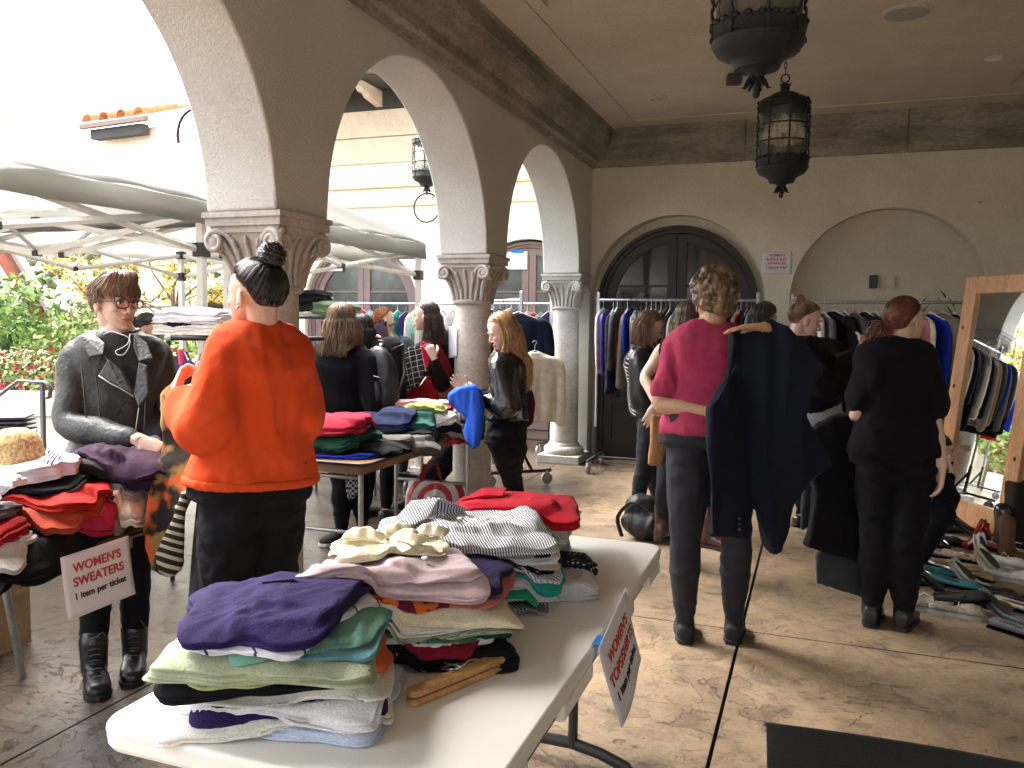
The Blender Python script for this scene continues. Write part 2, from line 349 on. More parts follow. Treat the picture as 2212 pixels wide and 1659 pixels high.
# drop the hidden faces shared by piers and arches
kill = [f for f in bm.faces if abs(f.normal.y) > .99 and f.calc_center_median().z > ZS+.2]; bmesh.ops.delete(bm, geom=kill, context='FACES_ONLY')
bmesh.ops.recalc_face_normals(bm, faces=bm.faces); bm.to_mesh(me); bm.free()
o = link('arcade_wall', me, M_STUC, LOG); o.data.set_sharp_from_angle(angle=R_(35))
bv = o.modifiers.new('b', 'BEVEL'); bv.width = .012; bv.segments = 3; bv.limit_method = 'ANGLE'; bv.angle_limit = R_(50)
mb = MB(); mb.bx(XO, XI, 8.6-.02, 8.9, 0, ZS-.001); mb.build('corner_pier', M_STUC, LOG)

# far wall with two recesses, each an arched opening in the front skin
def arch_outline(cx, r, zs, n=96): return [(cx-r*math.cos(math.pi*i/n), zs+r*math.sin(math.pi*i/n)) for i in range(n+1)]
def skin(x0, x1, z1, openings, y0, depth):
    mb = MB(); px = x0
    for (cx, r, zs) in openings:
        if cx-r > px: mb.add([(px, y0, 0), (cx-r, y0, 0), (cx-r, y0, zs), (px, y0, zs)], [(0, 1, 2, 3)]); mb.add([(px, y0, zs), (cx-r, y0, zs), (cx-r, y0, z1), (px, y0, z1)], [(0, 1, 2, 3)])
        P = arch_outline(cx, r, zs)
        for (xa, za), (xb, zb) in zip(P, P[1:]):
            mb.add([(xa, y0, za), (xb, y0, zb), (xb, y0, z1), (xa, y0, z1)], [(0, 1, 2, 3)])
            mb.add([(xa, y0, za), (xb, y0, zb), (xb, y0+depth, zb), (xa, y0+depth, za)], [(0, 1, 2, 3)])
        for sx in (-r, r): mb.add([(cx+sx, y0, 0), (cx+sx, y0, zs), (cx+sx, y0+depth, zs), (cx+sx, y0+depth, 0)], [(0, 1, 2, 3)])
        px = cx+r
    zs = openings[-1][2]; mb.add([(px, y0, 0), (x1, y0, 0), (x1, y0, zs), (px, y0, zs)], [(0, 1, 2, 3)]); mb.add([(px, y0, zs), (x1, y0, zs), (x1, y0, z1), (px, y0, z1)], [(0, 1, 2, 3)])
    return mb
DX, DR, DZ = -1.385, .895, 1.67; NX, NR, NZ = .61, .87, 1.66+.04
mb = skin(XI-.02, 5.2, 3.84, [(DX, DR, DZ), (NX, NR, NZ)], YW, .20)
me = mb.mesh(fix=False); bm = bmesh.new(); bm.from_mesh(me); bmesh.ops.remove_doubles(bm, verts=bm.verts, dist=.0005); bmesh.ops.recalc_face_normals(bm, faces=bm.faces); bm.to_mesh(me); bm.free()
o = link('far_wall', me, M_WALL, LOG, smooth=False)
mb = MB(); mb.bx(-.6, 5.2, YW+.18, YW+.4, 0, 3.6); mb.build('niche_back', M_WALL, LOG)
mb = MB(); mb.bx(4.6, 4.9, -4.2, YW+.4, 0, 3.6); mb.build('side_wall', M_WALL, LOG)
# cornice along the arcade and along the far wall, moulded, with block joints
prof = [(0, 3.062), (.03, 3.062), (.045, 3.10), (.075, 3.12), (.075, 3.19), (.12, 3.215), (.17, 3.27), (.20, 3.34), (.20, 3.44), (.235, 3.452), (0, 3.452)]
mb = MB(); pf = [(0, 3.066), (.035, 3.066), (.04, 3.30), (.075, 3.33), (.085, 3.455), (0, 3.455)]
ys = [-7.0, -4.75, -2.45, -.15, 1.75, 3.35, 4.95, 6.55, 8.595]
for a, b_ in zip(ys, ys[1:]):
    P = [Vector((XI+.002+x, a+.004, z)) for x, z in prof]; mb.prism(P, (0, b_-a-.008, 0))
xs = [XI+.25, -.72, .72, 2.2, 3.7, 5.19]
for a, b_ in zip(xs, xs[1:]):
    P = [Vector((a+.004, YW-.002-x, z)) for x, z in pf]; mb.prism(P, (b_-a-.008, 0, 0))
mb.bx(XI+.003, 5.19, YW-.03, YW-.003, 3.07, 3.45); mb.bx(XI+.003, XI+.03, -6.99, 8.59, 3.068, 3.448)
mb.build('cornice', M_CORN, LOG, bevel=.004)
# ceiling with coffers whose raised trays have stepped sides
mb = MB()
def tray(x0, x1, y0, y1, z, up): 
    for s in (0, .06):
        zz = z+(up*.5 if s else 0); ze = zz+up*.5
        for (a, b_, c, d) in ((x0+s, x1-s, y0+s, y0+s), (x0+s, x1-s, y1-s, y1-s), (x0+s, x0+s, y0+s, y1-s), (x1-s, x1-s, y0+s, y1-s)):
            mb.add([(a, c, zz), (b_, d, zz), (b_, d, ze), (a, c, ze)], [(0, 1, 2, 3)])
    s = .06; zm = z+up*.5
    mb.add([(x0, y0, zm), (x1, y0, zm), (x1, y0+s, zm), (x0, y0+s, zm)], [(0, 1, 2, 3)]); mb.add([(x0, y1-s, zm), (x1, y1-s, zm), (x1, y1, zm), (x0, y1, zm)], [(0, 1, 2, 3)])
    mb.add([(x0, y0+s, zm), (x0+s, y0+s, zm), (x0+s, y1-s, zm), (x0, y1-s, zm)], [(0, 1, 2, 3)]); mb.add([(x1-s, y0+s, zm), (x1, y0+s, zm), (x1, y1-s, zm), (x1-s, y1-s, zm)], [(0, 1, 2, 3)])
    mb.add([(x0+s, y0+s, z+up), (x1-s, y0+s, z+up), (x1-s, y1-s, z+up), (x0+s, y1-s, z+up)], [(0, 1, 2, 3)])
X0, X1, Y0, Y1 = XI-.1, 5.3, -7, YW+.2
T = (-1.68, 1.15, 2.0, 5.18); T2 = (1.42, 4.2, 2.0, 8.0)
gx = [X0, T[0], T[1], T2[0], T2[1], X1]; gy = [Y0, T[2], T[3], T2[3], Y1]
for i in range(5):
    for k in range(4):
        if (i == 1 and k == 1) or (i == 3 and k in (1, 2)): continue
        mb.add([(gx[i], gy[k], ZC), (gx[i+1], gy[k], ZC), (gx[i+1], gy[k+1], ZC), (gx[i], gy[k+1], ZC)], [(0, 1, 2, 3)])
tray(*T, ZC, .32); tray(*T2, ZC, .32)
mb.build('ceiling', M_CEIL, LOG)
mb = MB()   # flat border bead running round the ceiling
for (a, b_, c, d) in ((XI+.46, XI+.50, -6, YW-.35), (XI+.46, 5.1, YW-.39, YW-.35)): mb.bx(a, b_, c, d, ZC-.012, ZC+.001)
mb.build('ceiling_bead', M_CEIL, LOG, bevel=.004)
# added unseen storey keeps sky light off the near tent slopes; roof raised onto it
mb = MB(); mb.bx(XO, 4.9, -7, YW+.39, 3.85, 7.2); mb.build('added_sky_block', M_STUC, LOG)
mb = MB(); mb.bx(XO-.6, 5.6, -7.5, YW+.9, 7.21, 7.35); mb.build('roof', mat('roof_edge', (.42, .2, .12), .8), LOG)

# ---- columns with scrolled leaf capitals
def column(y0, y1):
    cx, cy = (XI+XO)/2, (y0+y1)/2
    sh = MB(); prof = [(.148, .20), (.146, .6), (.140, 1.2), (.133, 1.60)]; sh.lathe((cx, cy, 0), prof, 32)
    s = sh.build('column', M_STONE, LOG, True, auto=50); tag(s)
    b = MB(); b.lathe((cx, cy, 0), [(.19, .085), (.205, .10), (.212, .125), (.205, .15), (.185, .165), (.165, .172), (.162, .19), (.150, .205)], 32)
    b.build('base', M_STONE, s, True, auto=45)
    p = MB(); p.bx(cx-.225, cx+.225, cy-.225, cy+.225, .001, .085); p.build('plinth', M_STONE, s, bevel=.006)
    c = MB(); z0, z1 = 1.60, 1.955
    c.lathe((cx, cy, 0), [(.142, z0-.012), (.158, z0), (.158, z0+.018), (.140, z0+.03)], 28)
    # bell: round below, square above
    rings = []
    for k in range(9):
        t = k/8; z = z0+.02+t*(z1-z0-.10); r = .128+.055*t**2.2; q = 2+6*t; R = []
        for i in range(32):
            a = 2*math.pi*i/32; ca, sa = math.cos(a), math.sin(a); m = (abs(ca)**q+abs(sa)**q)**(-1/q); R.append((cx+r*m*ca, cy+r*m*sa, z))
        rings.append(R)
    c.rings(rings)
    # abacus in three steps
    for w_, a, b_ in ((.188, z1-.095, z1-.065), (.203, z1-.065, z1-.028), (.214, z1-.028, z1-.003)): c.bx(cx-w_, cx+w_, cy-w_, cy+w_, a, b_)
    for sx in (-1, 1):   # fluted leaves rising and flaring on each face
        for ax in (0, 1):
            for k in range(-3, 4):
                off = k*.036; pts = []; rad = []
                for j in range(9):
                    t = j/8; h = z0+.03+t*(.205-.012*abs(k)); out = .138+.028*t**2.5+(.012 if j > 6 else 0); o2 = off*(1+.35*t)+np.sign(k)*.02*t*t
                    out = max(out-abs(o2)**2*2.2*(1-t), .1)
                    p = Vector((cx+sx*out, cy+o2, h)) if ax == 0 else Vector((cx+o2, cy+sx*out, h)); pts.append(p); rad.append(.0165*(1-.45*t))
                c.tube(pts, rad, 8)
            for sg in (-1, 1):   # stem curling to a scroll at each corner
                pts = []; rad = []
                for j in range(8):
                    t = j/7; o2 = sg*(.05+.10*t**1.4); h = z1-.235+.15*(1-(1-t)**2); pts.append((o2, .150+.035*t, h)); rad.append(.012+.006*t)
                c0 = (sg*.155, z1-.135)
                for j in range(1, 22):
                    a = j/21*math.pi*3.1; r = .048*(1-.78*j/21); pts.append((c0[0]+sg*r*math.sin(a), .197, c0[1]+r*math.cos(a))); rad.append(.0155*(1-.45*j/21))
                W = [Vector((cx+sx*q[1], cy+q[0], q[2])) if ax == 0 else Vector((cx+q[0], cy+sx*q[1], q[2])) for q in pts]
                c.tube(W, rad, 8)
            pass
    for sx in (-1, 1):
        for sy in (-1, 1): c.ell((cx+sx*.165, cy+sy*.165, z1-.135), (.045, .045, .05), None, 12, 8)
    c.build('capital', M_STONE, s, True, auto=55)
for (a, b_) in PIERS[:-1]: column(a, b_)
column(8.15, 8.57)

# ---- the double door in its recess
M_DOOR = mat('dark_brown_paint', (.035, .024, .020), .45, var=.1, vscale=20, spec=.4)
M_GLASS = mat('dark_window_glass', (.012, .014, .016), .06, var=.2, vscale=1.3, spec=.9)
def arched_door(cx, r, zs, y, parent, mframe, mglass, name='double_door', leafs=True, fw=.075, panes=3):
    d = MB(); n = 40
    def ring(r0, r1, ya, yb):
        R = []
        for i in range(n+1):
            a = math.pi*i/n; ca, sa = -math.cos(a), math.sin(a)
            R.append([(cx+r0*ca, ya, zs+r0*sa), (cx+r1*ca, ya, zs+r1*sa), (cx+r1*ca, yb, zs+r1*sa), (cx+r0*ca, yb, zs+r0*sa)])
        R = [[(p[0], p[1], 0) for p in R[0]]] + R + [[(p[0], p[1], 0) for p in R[-1]]]
        d.rings(R)
    ring(r, r-.035, y-.03, y+.08); ring(r-.033, r-.075, y, y+.08)
    fr = d.build(name, mframe, parent, True, auto=35)
    r2 = r-.077; out = []
    for s in (-1, 1):
        L = MB(); st = .095
        def top(x): q = r2*r2-(x-cx)**2; return zs+math.sqrt(max(q, 0))
        # outer arched stile as ring segment, inner stile, rails
        R = []
        for i in range(n//2+1):
            a = math.pi/2*i/(n//2); ca, sa = math.cos(a), math.sin(a)
            R.append([(cx+s*r2*ca, y+.02, zs+r2*sa), (cx+s*(r2-st)*ca, y+.02, zs+(r2-st)*sa), (cx+s*(r2-st)*ca, y+.065, zs+(r2-st)*sa), (cx+s*r2*ca, y+.065, zs+r2*sa)])
        R = [[(p[0], p[1], .01) for p in R[0]]]+R; L.rings(R)
        xi = cx+s*.004; L.bx(min(xi, xi+s*st), max(xi, xi+s*st), y+.018, y+.067, .01, zs+r2-.012)
        xa, xb = sorted((cx+s*.05, cx+s*(r2-.05)))
        for z0, z1 in ((.01, .22), (.60, .66), (.96, 1.0)): L.bx(xa, xb, y+.023, y+.06, z0, z1)
        for z0 in [1.0+.42*k for k in range(panes)][1:]: L.bx(xa, min(xb, 9), y+.028, y+.055, z0+.0, z0+.022)
        L.bx(xa, xb, y+.04, y+.05, .2, .62)
        lf = L.build('leaf', mframe, fr, bevel=.003)
        G = MB(); P = [(cx+s*.05, y+.045, .64)]+[(cx+s*.05, y+.045, top(cx+s*.05)-.05)]
        P += [(cx+s*(r2-st+.02)*math.cos(a), y+.045, zs+(r2-st+.02)*math.sin(a)) for a in [math.pi/2*(1-k/14) for k in range(1, 15)]]+[(cx+s*(r2-st+.02), y+.045, .64)]
        G.prism([Vector(p) for p in P], (0, .006, 0)); G.build('glass', mglass, fr)
    return fr
fr = arched_door(DX, DR-.065, DZ-.03, YW+.13, LOG, M_DOOR, M_GLASS)
mb = MB(); Pd = arch_outline(DX, DR+.01, DZ, 30); Pi = arch_outline(DX, DR-.067, DZ-.03, 30); R = [[(p[0], YW+.185, 0 if e else p[1]), (q[0], YW+.185, 0 if e else q[1])] for e, p, q in [(1, Pd[0], Pi[0])]+[(0, p, q) for p, q in zip(Pd, Pi)]+[(1, Pd[-1], Pi[-1])]]; mb.grid(R); mb.build('reveal_back', M_WALL, LOG)
M_CHROME = mat('brushed_metal', (.55, .55, .56), .3, metal=1, var=.05)
M_STEEL = mat('zinc_steel', (.42, .43, .45), .38, metal=1, var=.12, vscale=30)
mb = MB(); mb.box((DX+.06, YW+.13, 1.02), (.03, .015, .2)); mb.tube([(DX+.06, YW+.10, 1.05), (DX+.17, YW+.10, 1.05)], .011, 8); mb.build('handle', M_CHROME, fr, bevel=.003)
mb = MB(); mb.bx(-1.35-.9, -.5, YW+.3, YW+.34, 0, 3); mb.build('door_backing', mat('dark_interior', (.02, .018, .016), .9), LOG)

# wall boxes, ceiling speaker, downlights
mb = MB(); mb.box((.495, YW+.16, 1.89), (.075, .04, .125)); mb.build('card_reader', mat('black_plastic', (.012, .012, .014), .35, spec=.5), LOG, bevel=.008)
M_IVORY = mat('ivory_plastic', (.62, .57, .44), .5)
mb = MB(); mb.box((.648, YW+.17, 1.89), (.085, .02, .122)); mb.box((.648, YW+.158, 1.89), (.07, .004, .105)); mb.build('wall_plate', M_IVORY, LOG, bevel=.004)
def disc(u, v, r, name, m, label=None):
    p = atZ(u, v, ZC-.003); mb = MB(); mb.lathe(p, [(r*1.15, .003), (r*1.15, -.008), (r, -.014), (r*.98, -.006)], 28); o = mb.build(name, M_CEIL, LOG, True, auto=40)
    q = MB(); q.lathe(p, [(r*.97, -.004), (r*.97, -.010), (r*.5, -.011)], 28); q.build('grille', m, o)
disc(1960, 27, .135, 'ceiling_speaker', mat('grille_grey', (.30, .31, .28), .6))
disc(2150, 126, .062, 'downlight', mat('lamp_lens', (.7, .7, .68), .25)); disc(1422, 211, .072, 'downlight', mat('lamp_cover', (.4, .35, .28), .6))
mb = MB(); c = atZ(1586, 172, ZC-.06); mb.box(c, (.11, .09, .075), Matrix.Rotation(.3, 3, 'Z')); mb.tube([c+Vector((.02, 0, .03)), c+Vector((.05, .02, .06))], .012, 6); mb.build('wall_speaker', mat('grey_plastic', (.06, .055, .05), .5), LOG, bevel=.006)
p = atY(2116, 437, YW-.004)
mb = MB(); mb.ell(p, (.006, .008, .006)); mb.tube([p, p+Vector((.02, -.01, .006))], .0025, 5); mb.build('wall_hook', M_DOOR, LOG)
# ================================================================== COURTYARD SIDE
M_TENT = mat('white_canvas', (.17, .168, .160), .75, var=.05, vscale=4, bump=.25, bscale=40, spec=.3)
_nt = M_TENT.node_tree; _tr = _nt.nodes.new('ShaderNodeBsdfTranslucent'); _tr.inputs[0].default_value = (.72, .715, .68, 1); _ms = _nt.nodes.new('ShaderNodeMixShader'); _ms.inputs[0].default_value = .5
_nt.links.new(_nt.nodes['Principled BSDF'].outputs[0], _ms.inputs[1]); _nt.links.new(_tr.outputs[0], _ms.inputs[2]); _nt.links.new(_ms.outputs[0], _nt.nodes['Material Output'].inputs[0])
M_ALU = mat('powder_coated_aluminium', (.62, .62, .60), .4, metal=.3, var=.06)
M_BLKP = mat('black_joint_plastic', (.03, .03, .03), .5)
def tent(x0, x1, y0, y1, label, peak=3.0, ze=2.20, zl=2.06, seed=0, skip=()):
    c = ((x0+x1)/2, (y0+y1)/2); t = empty('canopy_tent', (c[0], c[1], 0), label, 'canopy tent', 'white pop up canopy tents')
    # roof sheet: pyramid with sag, then valance
    n = 30; G = []
    for i in range(n+1):
        row = []
        for k in range(n+1):
            u = i/n*2-1; v = k/n*2-1; m = max(abs(u), abs(v)); x = c[0]+u*(x1-x0)/2; y = c[1]+v*(y1-y0)/2
            h = 1-m; lo_ = min(abs(u), abs(v))/max(m, .05); z = ze+(peak-ze)*h - .11*(1-lo_**2)*math.sin(math.pi*min(1, m*1.02))*.55
            z += .012*math.sin(16*(lo_)+seed+4*m)*m*(1-lo_)*2*(1-m*.4) + float(vn(np.array([[x*1.9, y*1.9, seed]]))[0])*.018
            row.append((x, y, z))
        G.append(row)
    mb = MB(); mb.grid(G)
    for a, b_, ax in ((y0, y1, x0), (y0, y1, x1)):
        mb.grid([[(ax+(.01 if ax == x1 else -.01)*r+.012*math.sin(y*7+seed)*r, y, ze-(ze-zl)*r/2) for y in np.linspace(a, b_, 31)] for r in range(3)])
    for ay in (y0, y1): mb.grid([[(x, ay+(.01 if ay == y1 else -.01)*r+.012*math.sin(x*8+seed)*r, ze-(ze-zl)*r/2) for x in np.linspace(x0, x1, 31)] for r in range(3)])
    o = mb.build('canopy', M_TENT, t, True, auto=50); s = o.modifiers.new('s', 'SOLIDIFY'); s.thickness = .004
    for k, (px, py) in enumerate(((x0, y0), (x0, y1), (x1, y0), (x1, y1))):
        if k in skip: continue
        ix = .05 if px == x0 else -.05; iy = .05 if py == y0 else -.05
        l = MB(); l.bx(px+ix-.024, px+ix+.024, py+iy-.024, py+iy+.024, 0, ze-.02)
        for q in (-.012, .012): l.bx(px+ix-.027, px+ix+.027, py+iy+q-.003, py+iy+q+.003, 0.02, ze-.1)
        lo = l.build('leg', M_ALU, t, bevel=.003)
        j = MB(); j.box((px+ix, py+iy, ze-.30), (.08, .08, .09)); j.build('slider', M_BLKP, lo, bevel=.004); j = MB(); j.box((px+ix, py+iy, ze-.07), (.075, .075, .08)); j.build('corner_bracket', M_BLKP, lo, bevel=.004)
        f = MB(); f.box((px+ix, py+iy, .004), (.11, .11, .008)); f.build('foot_plate', M_ALU, lo)
    # scissor truss bars on each side, two crossings a side
    def bar(a, b_):
        m = MB(); a = Vector(a); b_ = Vector(b_); d = (b_-a).normalized(); m.tube([a, b_], [(.018, .009)]*2, 4, cap=False, flat=(0, 0, 1)); return m
    for (ax, ay, bx_, by) in ((x0+.05, y0+.05, x0+.05, y1-.05), (x1-.05, y0+.05, x1-.05, y1-.05), (x0+.05, y0+.05, x1-.05, y0+.05), (x0+.05, y1-.05, x1-.05, y1-.05)):
        A = Vector((ax, ay, 0)); B = Vector((bx_, by, 0)); zt, zb = ze-.07, ze-.30
        m = MB(); JT = []; P = [A.lerp(B, t) for t in (0, .5, 1)]; zs = [zt, zb, zt]; zo = [zb, zt, zb]
        nrm = (B-A).normalized().cross(Vector((0, 0, 1)))
        for i in range(2):
            for zz, off in ((zs, .011), (zo, -.011)):
                m.tube([P[i]+Vector((0, 0, zz[i]))+nrm*off, P[i+1]+Vector((0, 0, zz[i+1]))+nrm*off], [(.021, .009)]*2, 4, cap=False, flat=(0, 0, 1))
        for i in (1,):
            for z in (zt, zb): j1 = MB(); j1.box(P[i]+Vector((0, 0, z)), (.05, .05, .04)); JT.append(j1)
        tr = m.build('truss', M_ALU, t); [q.build('joint', M_BLKP, tr, bevel=.004) for q in JT]
    m = MB(); C0 = Vector((c[0], c[1], 0))
    m.tube([C0+Vector((0, 0, ze-.25)), C0+Vector((0, 0, peak-.03))], .018, 8)
    for p in ((x0+.05, c[1]), (x1-.05, c[1]), (c[0], y0+.05), (c[0], y1-.05)): m.tube([C0+Vector((0, 0, peak-.1)), Vector((p[0], p[1], ze-.28))], [(.015, .009)]*2, 4, cap=False, flat=(0, 0, 1))
    m.build('peak_frame', M_ALU, t)
    return t
tent(-6.62, -3.68, 1.45, 4.42, 'white canopy tent at the left edge, sloping over the woman in the grey jacket', seed=1)
tent(-6.60, -3.62, 4.50, 7.40, 'white canopy tent seen through the middle arch, with its corner leg beside the second column', seed=4)

# ---- building across the courtyard
M_CREAM = stucco('cream_stucco', (.82, .76, .62), .2); M_BAND = mat('tan_stone_band', (.62, .53, .40), .8, var=.1, vscale=3, bump=.2)
M_TILE = mat('terracotta', (.62, .22, .10), .7, var=.25, vscale=8, bump=.2); M_GUT = mat('brown_gutter', (.20, .12, .10), .5, var=.06)
M_MAUVE = mat('mauve_brown_frame', (.17, .12, .115), .5, var=.08, vscale=10); M_SKYGL = mat('window_reflecting_sky', (.055, .065, .06), .06, var=.6, vscale=.9, spec=1.0)
M_DARKW = mat('dark_timber', (.05, .045, .045), .7)
YB = 10.4
bl = empty('courtyard_building', (-5.5, YB, 0), 'cream building across the courtyard with arched brown windows and a clay tile roof', 'building')
WR = .92; WZ = 1.62; WC = [-3.62, -6.12]
mb = skin(-7.65, XO, 4.35, [(c, WR, WZ) for c in sorted(WC)], YB, .22)
me = mb.mesh(fix=False); bm = bmesh.new(); bm.from_mesh(me); bmesh.ops.remove_doubles(bm, verts=bm.verts, dist=.0005); bm.to_mesh(me); bm.free()
o = link('wall', me, M_CREAM, bl); o.data.set_sharp_from_angle(angle=R_(35))
mb = MB(); mb.bx(-7.75, -7.65, YB, YB+6, 0, 4.35); mb.bx(XO-.01, XO+.3, YW+.41, YB+.5, 0, 4.3); mb.build('side_wall', M_CREAM, bl)
mb = MB(); mb.bx(-7.65, XO, YB+.4, YB+.5, 0, 4.3); mb.build('back_panel', M_DARKW, bl)
mb = MB()
for z0, z1, p in ((3.98, 4.34, .05), (3.62, 3.97, .03), (3.28, 3.33, .05), (3.02, 3.06, .035)): mb.bx(-7.7, XO, YB-p, YB-.001, z0, z1)
mb.build('stone_band', M_BAND, bl, bevel=.01)
for i, c in enumerate(WC):
    arched_door(c, WR-.03, WZ, YB+.10, bl, M_MAUVE, M_SKYGL, 'arched_window')
# eaves: corbels, gutter, roof tiles
mb = MB(); mb.bx(-8.0, XO+.4, YB-.75, YB+.0, 4.60, 4.63); mb.bx(-7.8, XO+.3, YB-.03, YB+.1, 4.35, 4.6); mb.build('eave_board', M_DARKW, bl)
x = -7.7
while x < XO+.2:
    mb = MB(); P = [(x, YB-.02, 4.38), (x, YB-.02, 4.595), (x, YB-.60, 4.595), (x, YB-.60, 4.52), (x, YB-.52, 4.47), (x, YB-.42, 4.47), (x, YB-.36, 4.43), (x, YB-.22, 4.41)]
    mb.prism([Vector(p) for p in P], (.10, 0, 0)); mb.build('corbel', M_BAND, bl, bevel=.004); x += .62
mb = MB(); mb.tube([(-8.05, YB-.82, 4.66), (XO+.45, YB-.82, 4.66)], [(.075, .065)]*2, 12, flat=(0, 0, 1)); mb.build('gutter', M_GUT, bl, True)
def tiles(x0, x1, y0, z0, rows, name, parent, slope=.36, pitch=.23, ln=.42):
    mb = MB(); n = int((x1-x0)/pitch)
    for r in range(rows):
        for i in range(n):
            cx = x0+(i+.5)*pitch; ya = y0+r*(ln-.06); za = z0+r*(ln-.06)*slope; R1 = []; R2 = []
            for q in range(9):
                a = math.pi*q/8; 
                R1.append((cx-.082*math.cos(a), ya, za+.085*math.sin(a))); R2.append((cx-.066*math.cos(a), ya+ln, za+ln*slope+.068*math.sin(a)))
            mb.grid([R1, R2]); mb.grid([[(p[0]*.84+cx*.16, p[1], (p[2]-za)*.8+za) for p in R1], R1]); mb.grid([[(p[0]*.84+cx*.16, p[1], (p[2]-za)*.8+za) for p in R1], [(p[0]*.84+cx*.16, p[1], (p[2]-za-ln*slope)*.8+za+ln*slope) for p in R2]])
            V = [(cx+pitch/2+.05*math.cos(math.pi+math.pi*q/4)*1.3, ya+.02, za+.03+.03*math.sin(math.pi+math.pi*q/4)) for q in range(5)]
            mb.grid([V, [(p[0], p[1]+ln, p[2]+ln*slope) for p in V]])
    return mb.build(name, M_TILE, parent, True, auto=60)
tiles(-8.05, XO+.5, YB-.86, 4.70, 4, 'roof_tiles', bl)
mb = MB(); mb.add([(-8.05, YB-.8, 4.69), (XO+.5, YB-.8, 4.69), (XO+.5, YB+5, 6.7), (-8.05, YB+5, 6.7)], [(0, 1, 2, 3)]); mb.build('roof', M_TILE, bl)
# far wing whose tiled eave shows above the tent
wg = empty('tiled_wing', (-9.6, 12.0, 0), 'cream garden wing whose clay tile eave peeks out above the left canopy tent', 'building')
pe = J(165, 262, 13.6); pe2 = J(322, 250, 12.9)
mb = MB(); a = J(170, 270, 13.6); b_ = J(318, 257, 12.9); dirv = (b_-a); dirv.z = 0; L_ = dirv.length; dirv.normalize(); nv = Vector((-dirv.y, dirv.x, 0)); ang = math.atan2(dirv.y, dirv.x)
def wingbox(m, s0, s1, t0, t1, z0, z1):
    P = [a+dirv*s0+nv*t0, a+dirv*s1+nv*t0, a+dirv*s1+nv*t1, a+dirv*s0+nv*t1]; m.prism([Vector((p.x, p.y, z0)) for p in P], (0, 0, z1-z0))
wingbox(mb, .15, L_-.1, .25, 1.0, 2.3, a.z-.10); mb.build('wall', M_CREAM, wg)
mb = MB(); wingbox(mb, .02, L_-.02, -.02, .05, a.z-.075, a.z+.01); mb.build('gutter', M_GUT, wg, bevel=.01)
mb = MB(); wingbox(mb, .2, L_-.2, .06, .2, a.z-.24, a.z-.08); mb.build('eave_board', M_DARKW, wg)
pr0 = [o for o in bpy.data.objects]
ts_ = L_/(4*.235); tl = tiles(0, 4*.235+.01, 0, 0, 1, 'roof_tiles', wg, pitch=.235)
co = mco(tl.data)*ts_; X = np.stack([a.x+co[:, 0]*dirv.x+co[:, 1]*nv.x, a.y+co[:, 0]*dirv.y+co[:, 1]*nv.y, a.z+.03+co[:, 2]], -1); setco(tl.data, X)
mb = MB()
for s0 in (.3, L_-.4): wingbox(mb, s0, s0+.16, .7, .86, 0, 2.3)
mb.build('pillar', M_CREAM, wg)

# iron lanterns with a ring, hanging on brackets from the courtyard building; two of them glimpsed
# ---- garden
def leafmass(name, label, cat, blobs, n, size, cols, seed=1, flowers=None, trunk=None, group=None):
    rn = np.random.RandomState(seed); mb = MB(); c0 = Vector(blobs[0][0])
    root = empty(name, (c0.x, c0.y, 0), label, cat, group)
    tot = sum(b[1][0]*b[1][1]*b[1][2] for b in blobs)
    for bi, (c, r) in enumerate(blobs):
        k = int(n*(r[0]*r[1]*r[2])**.67/sum((b[1][0]*b[1][1]*b[1][2])**.67 for b in blobs))
        d = rn.normal(size=(k, 3)); d /= np.linalg.norm(d, axis=1)[:, None]; rad = rn.uniform(.35, 1.05, k)**.5
        P = np.array(c)+d*rad[:, None]*np.array(r)
        keep = vn(P*3.1, seed) > -.25; P = P[keep]; d = d[keep]
        for p, dd in zip(P, d):
            a = rn.normal(size=3)*.6+dd; a /= np.linalg.norm(a); t = np.cross(a, rn.normal(size=3)); t /= np.linalg.norm(t); b_ = np.cross(a, t); s = size*rn.uniform(.6, 1.3)
            mb.add([p-t*s, p+b_*s*.42, p+t*s, p-b_*s*.42], [(0, 1, 2, 3)], int(rn.randint(len(cols))))
    mb2 = link('foliage', mb.mesh('f', False), cols, root, smooth=False)
    if flowers:
        mf, k, fs = flowers; m = MB()
        for _ in range(k):
            c, r = blobs[rn.randint(len(blobs))]; d = rn.normal(size=3); d /= np.linalg.norm(d); d[1] = -abs(d[1]); p = np.array(c)+d*np.array(r)*1.02
            for q in range(5):
                a = rn.normal(size=3); a /= np.linalg.norm(a); t = np.cross(a, rn.normal(size=3)); t /= np.linalg.norm(t); b_ = np.cross(a, t)
                m.add([p-t*fs, p+b_*fs, p+t*fs, p-b_*fs], [(0, 1, 2, 3)])
        link('flowers', m.mesh('f', False), mf, root, smooth=False)
    if trunk:
        m = MB()
        for pts, r0, r1 in trunk:
            k = len(pts); m.tube(pts, [r0+(r1-r0)*i/(k-1) for i in range(k)], 7)
        m.build('trunk', mat('bark', (.14, .10, .07), .9, var=.3, vscale=20, bump=.4), root, True)
    return root
def leafm(name, c): 
    m = mat(name, c, .6, var=.25, vscale=3); m.node_tree.nodes['Principled BSDF'].inputs['Transmission Weight'].default_value = 0; return m
G1 = [leafm('leaf_green', (.13, .23, .05)), leafm('leaf_lime', (.26, .38, .10)), leafm('leaf_dark', (.07, .14, .035))]
G2 = [leafm('leaf_yellow', (.75, .55, .14)), leafm('leaf_gold', (.62, .50, .16)), leafm('leaf_olive', (.22, .22, .06))]
G3 = [leafm('leaf_hedge', (.17, .27, .08)), leafm('leaf_hedge_light', (.34, .42, .16)), leafm('leaf_rust', (.25, .13, .05))]
M_PINK = mat('magenta_flower', (.62, .02, .12), .6)
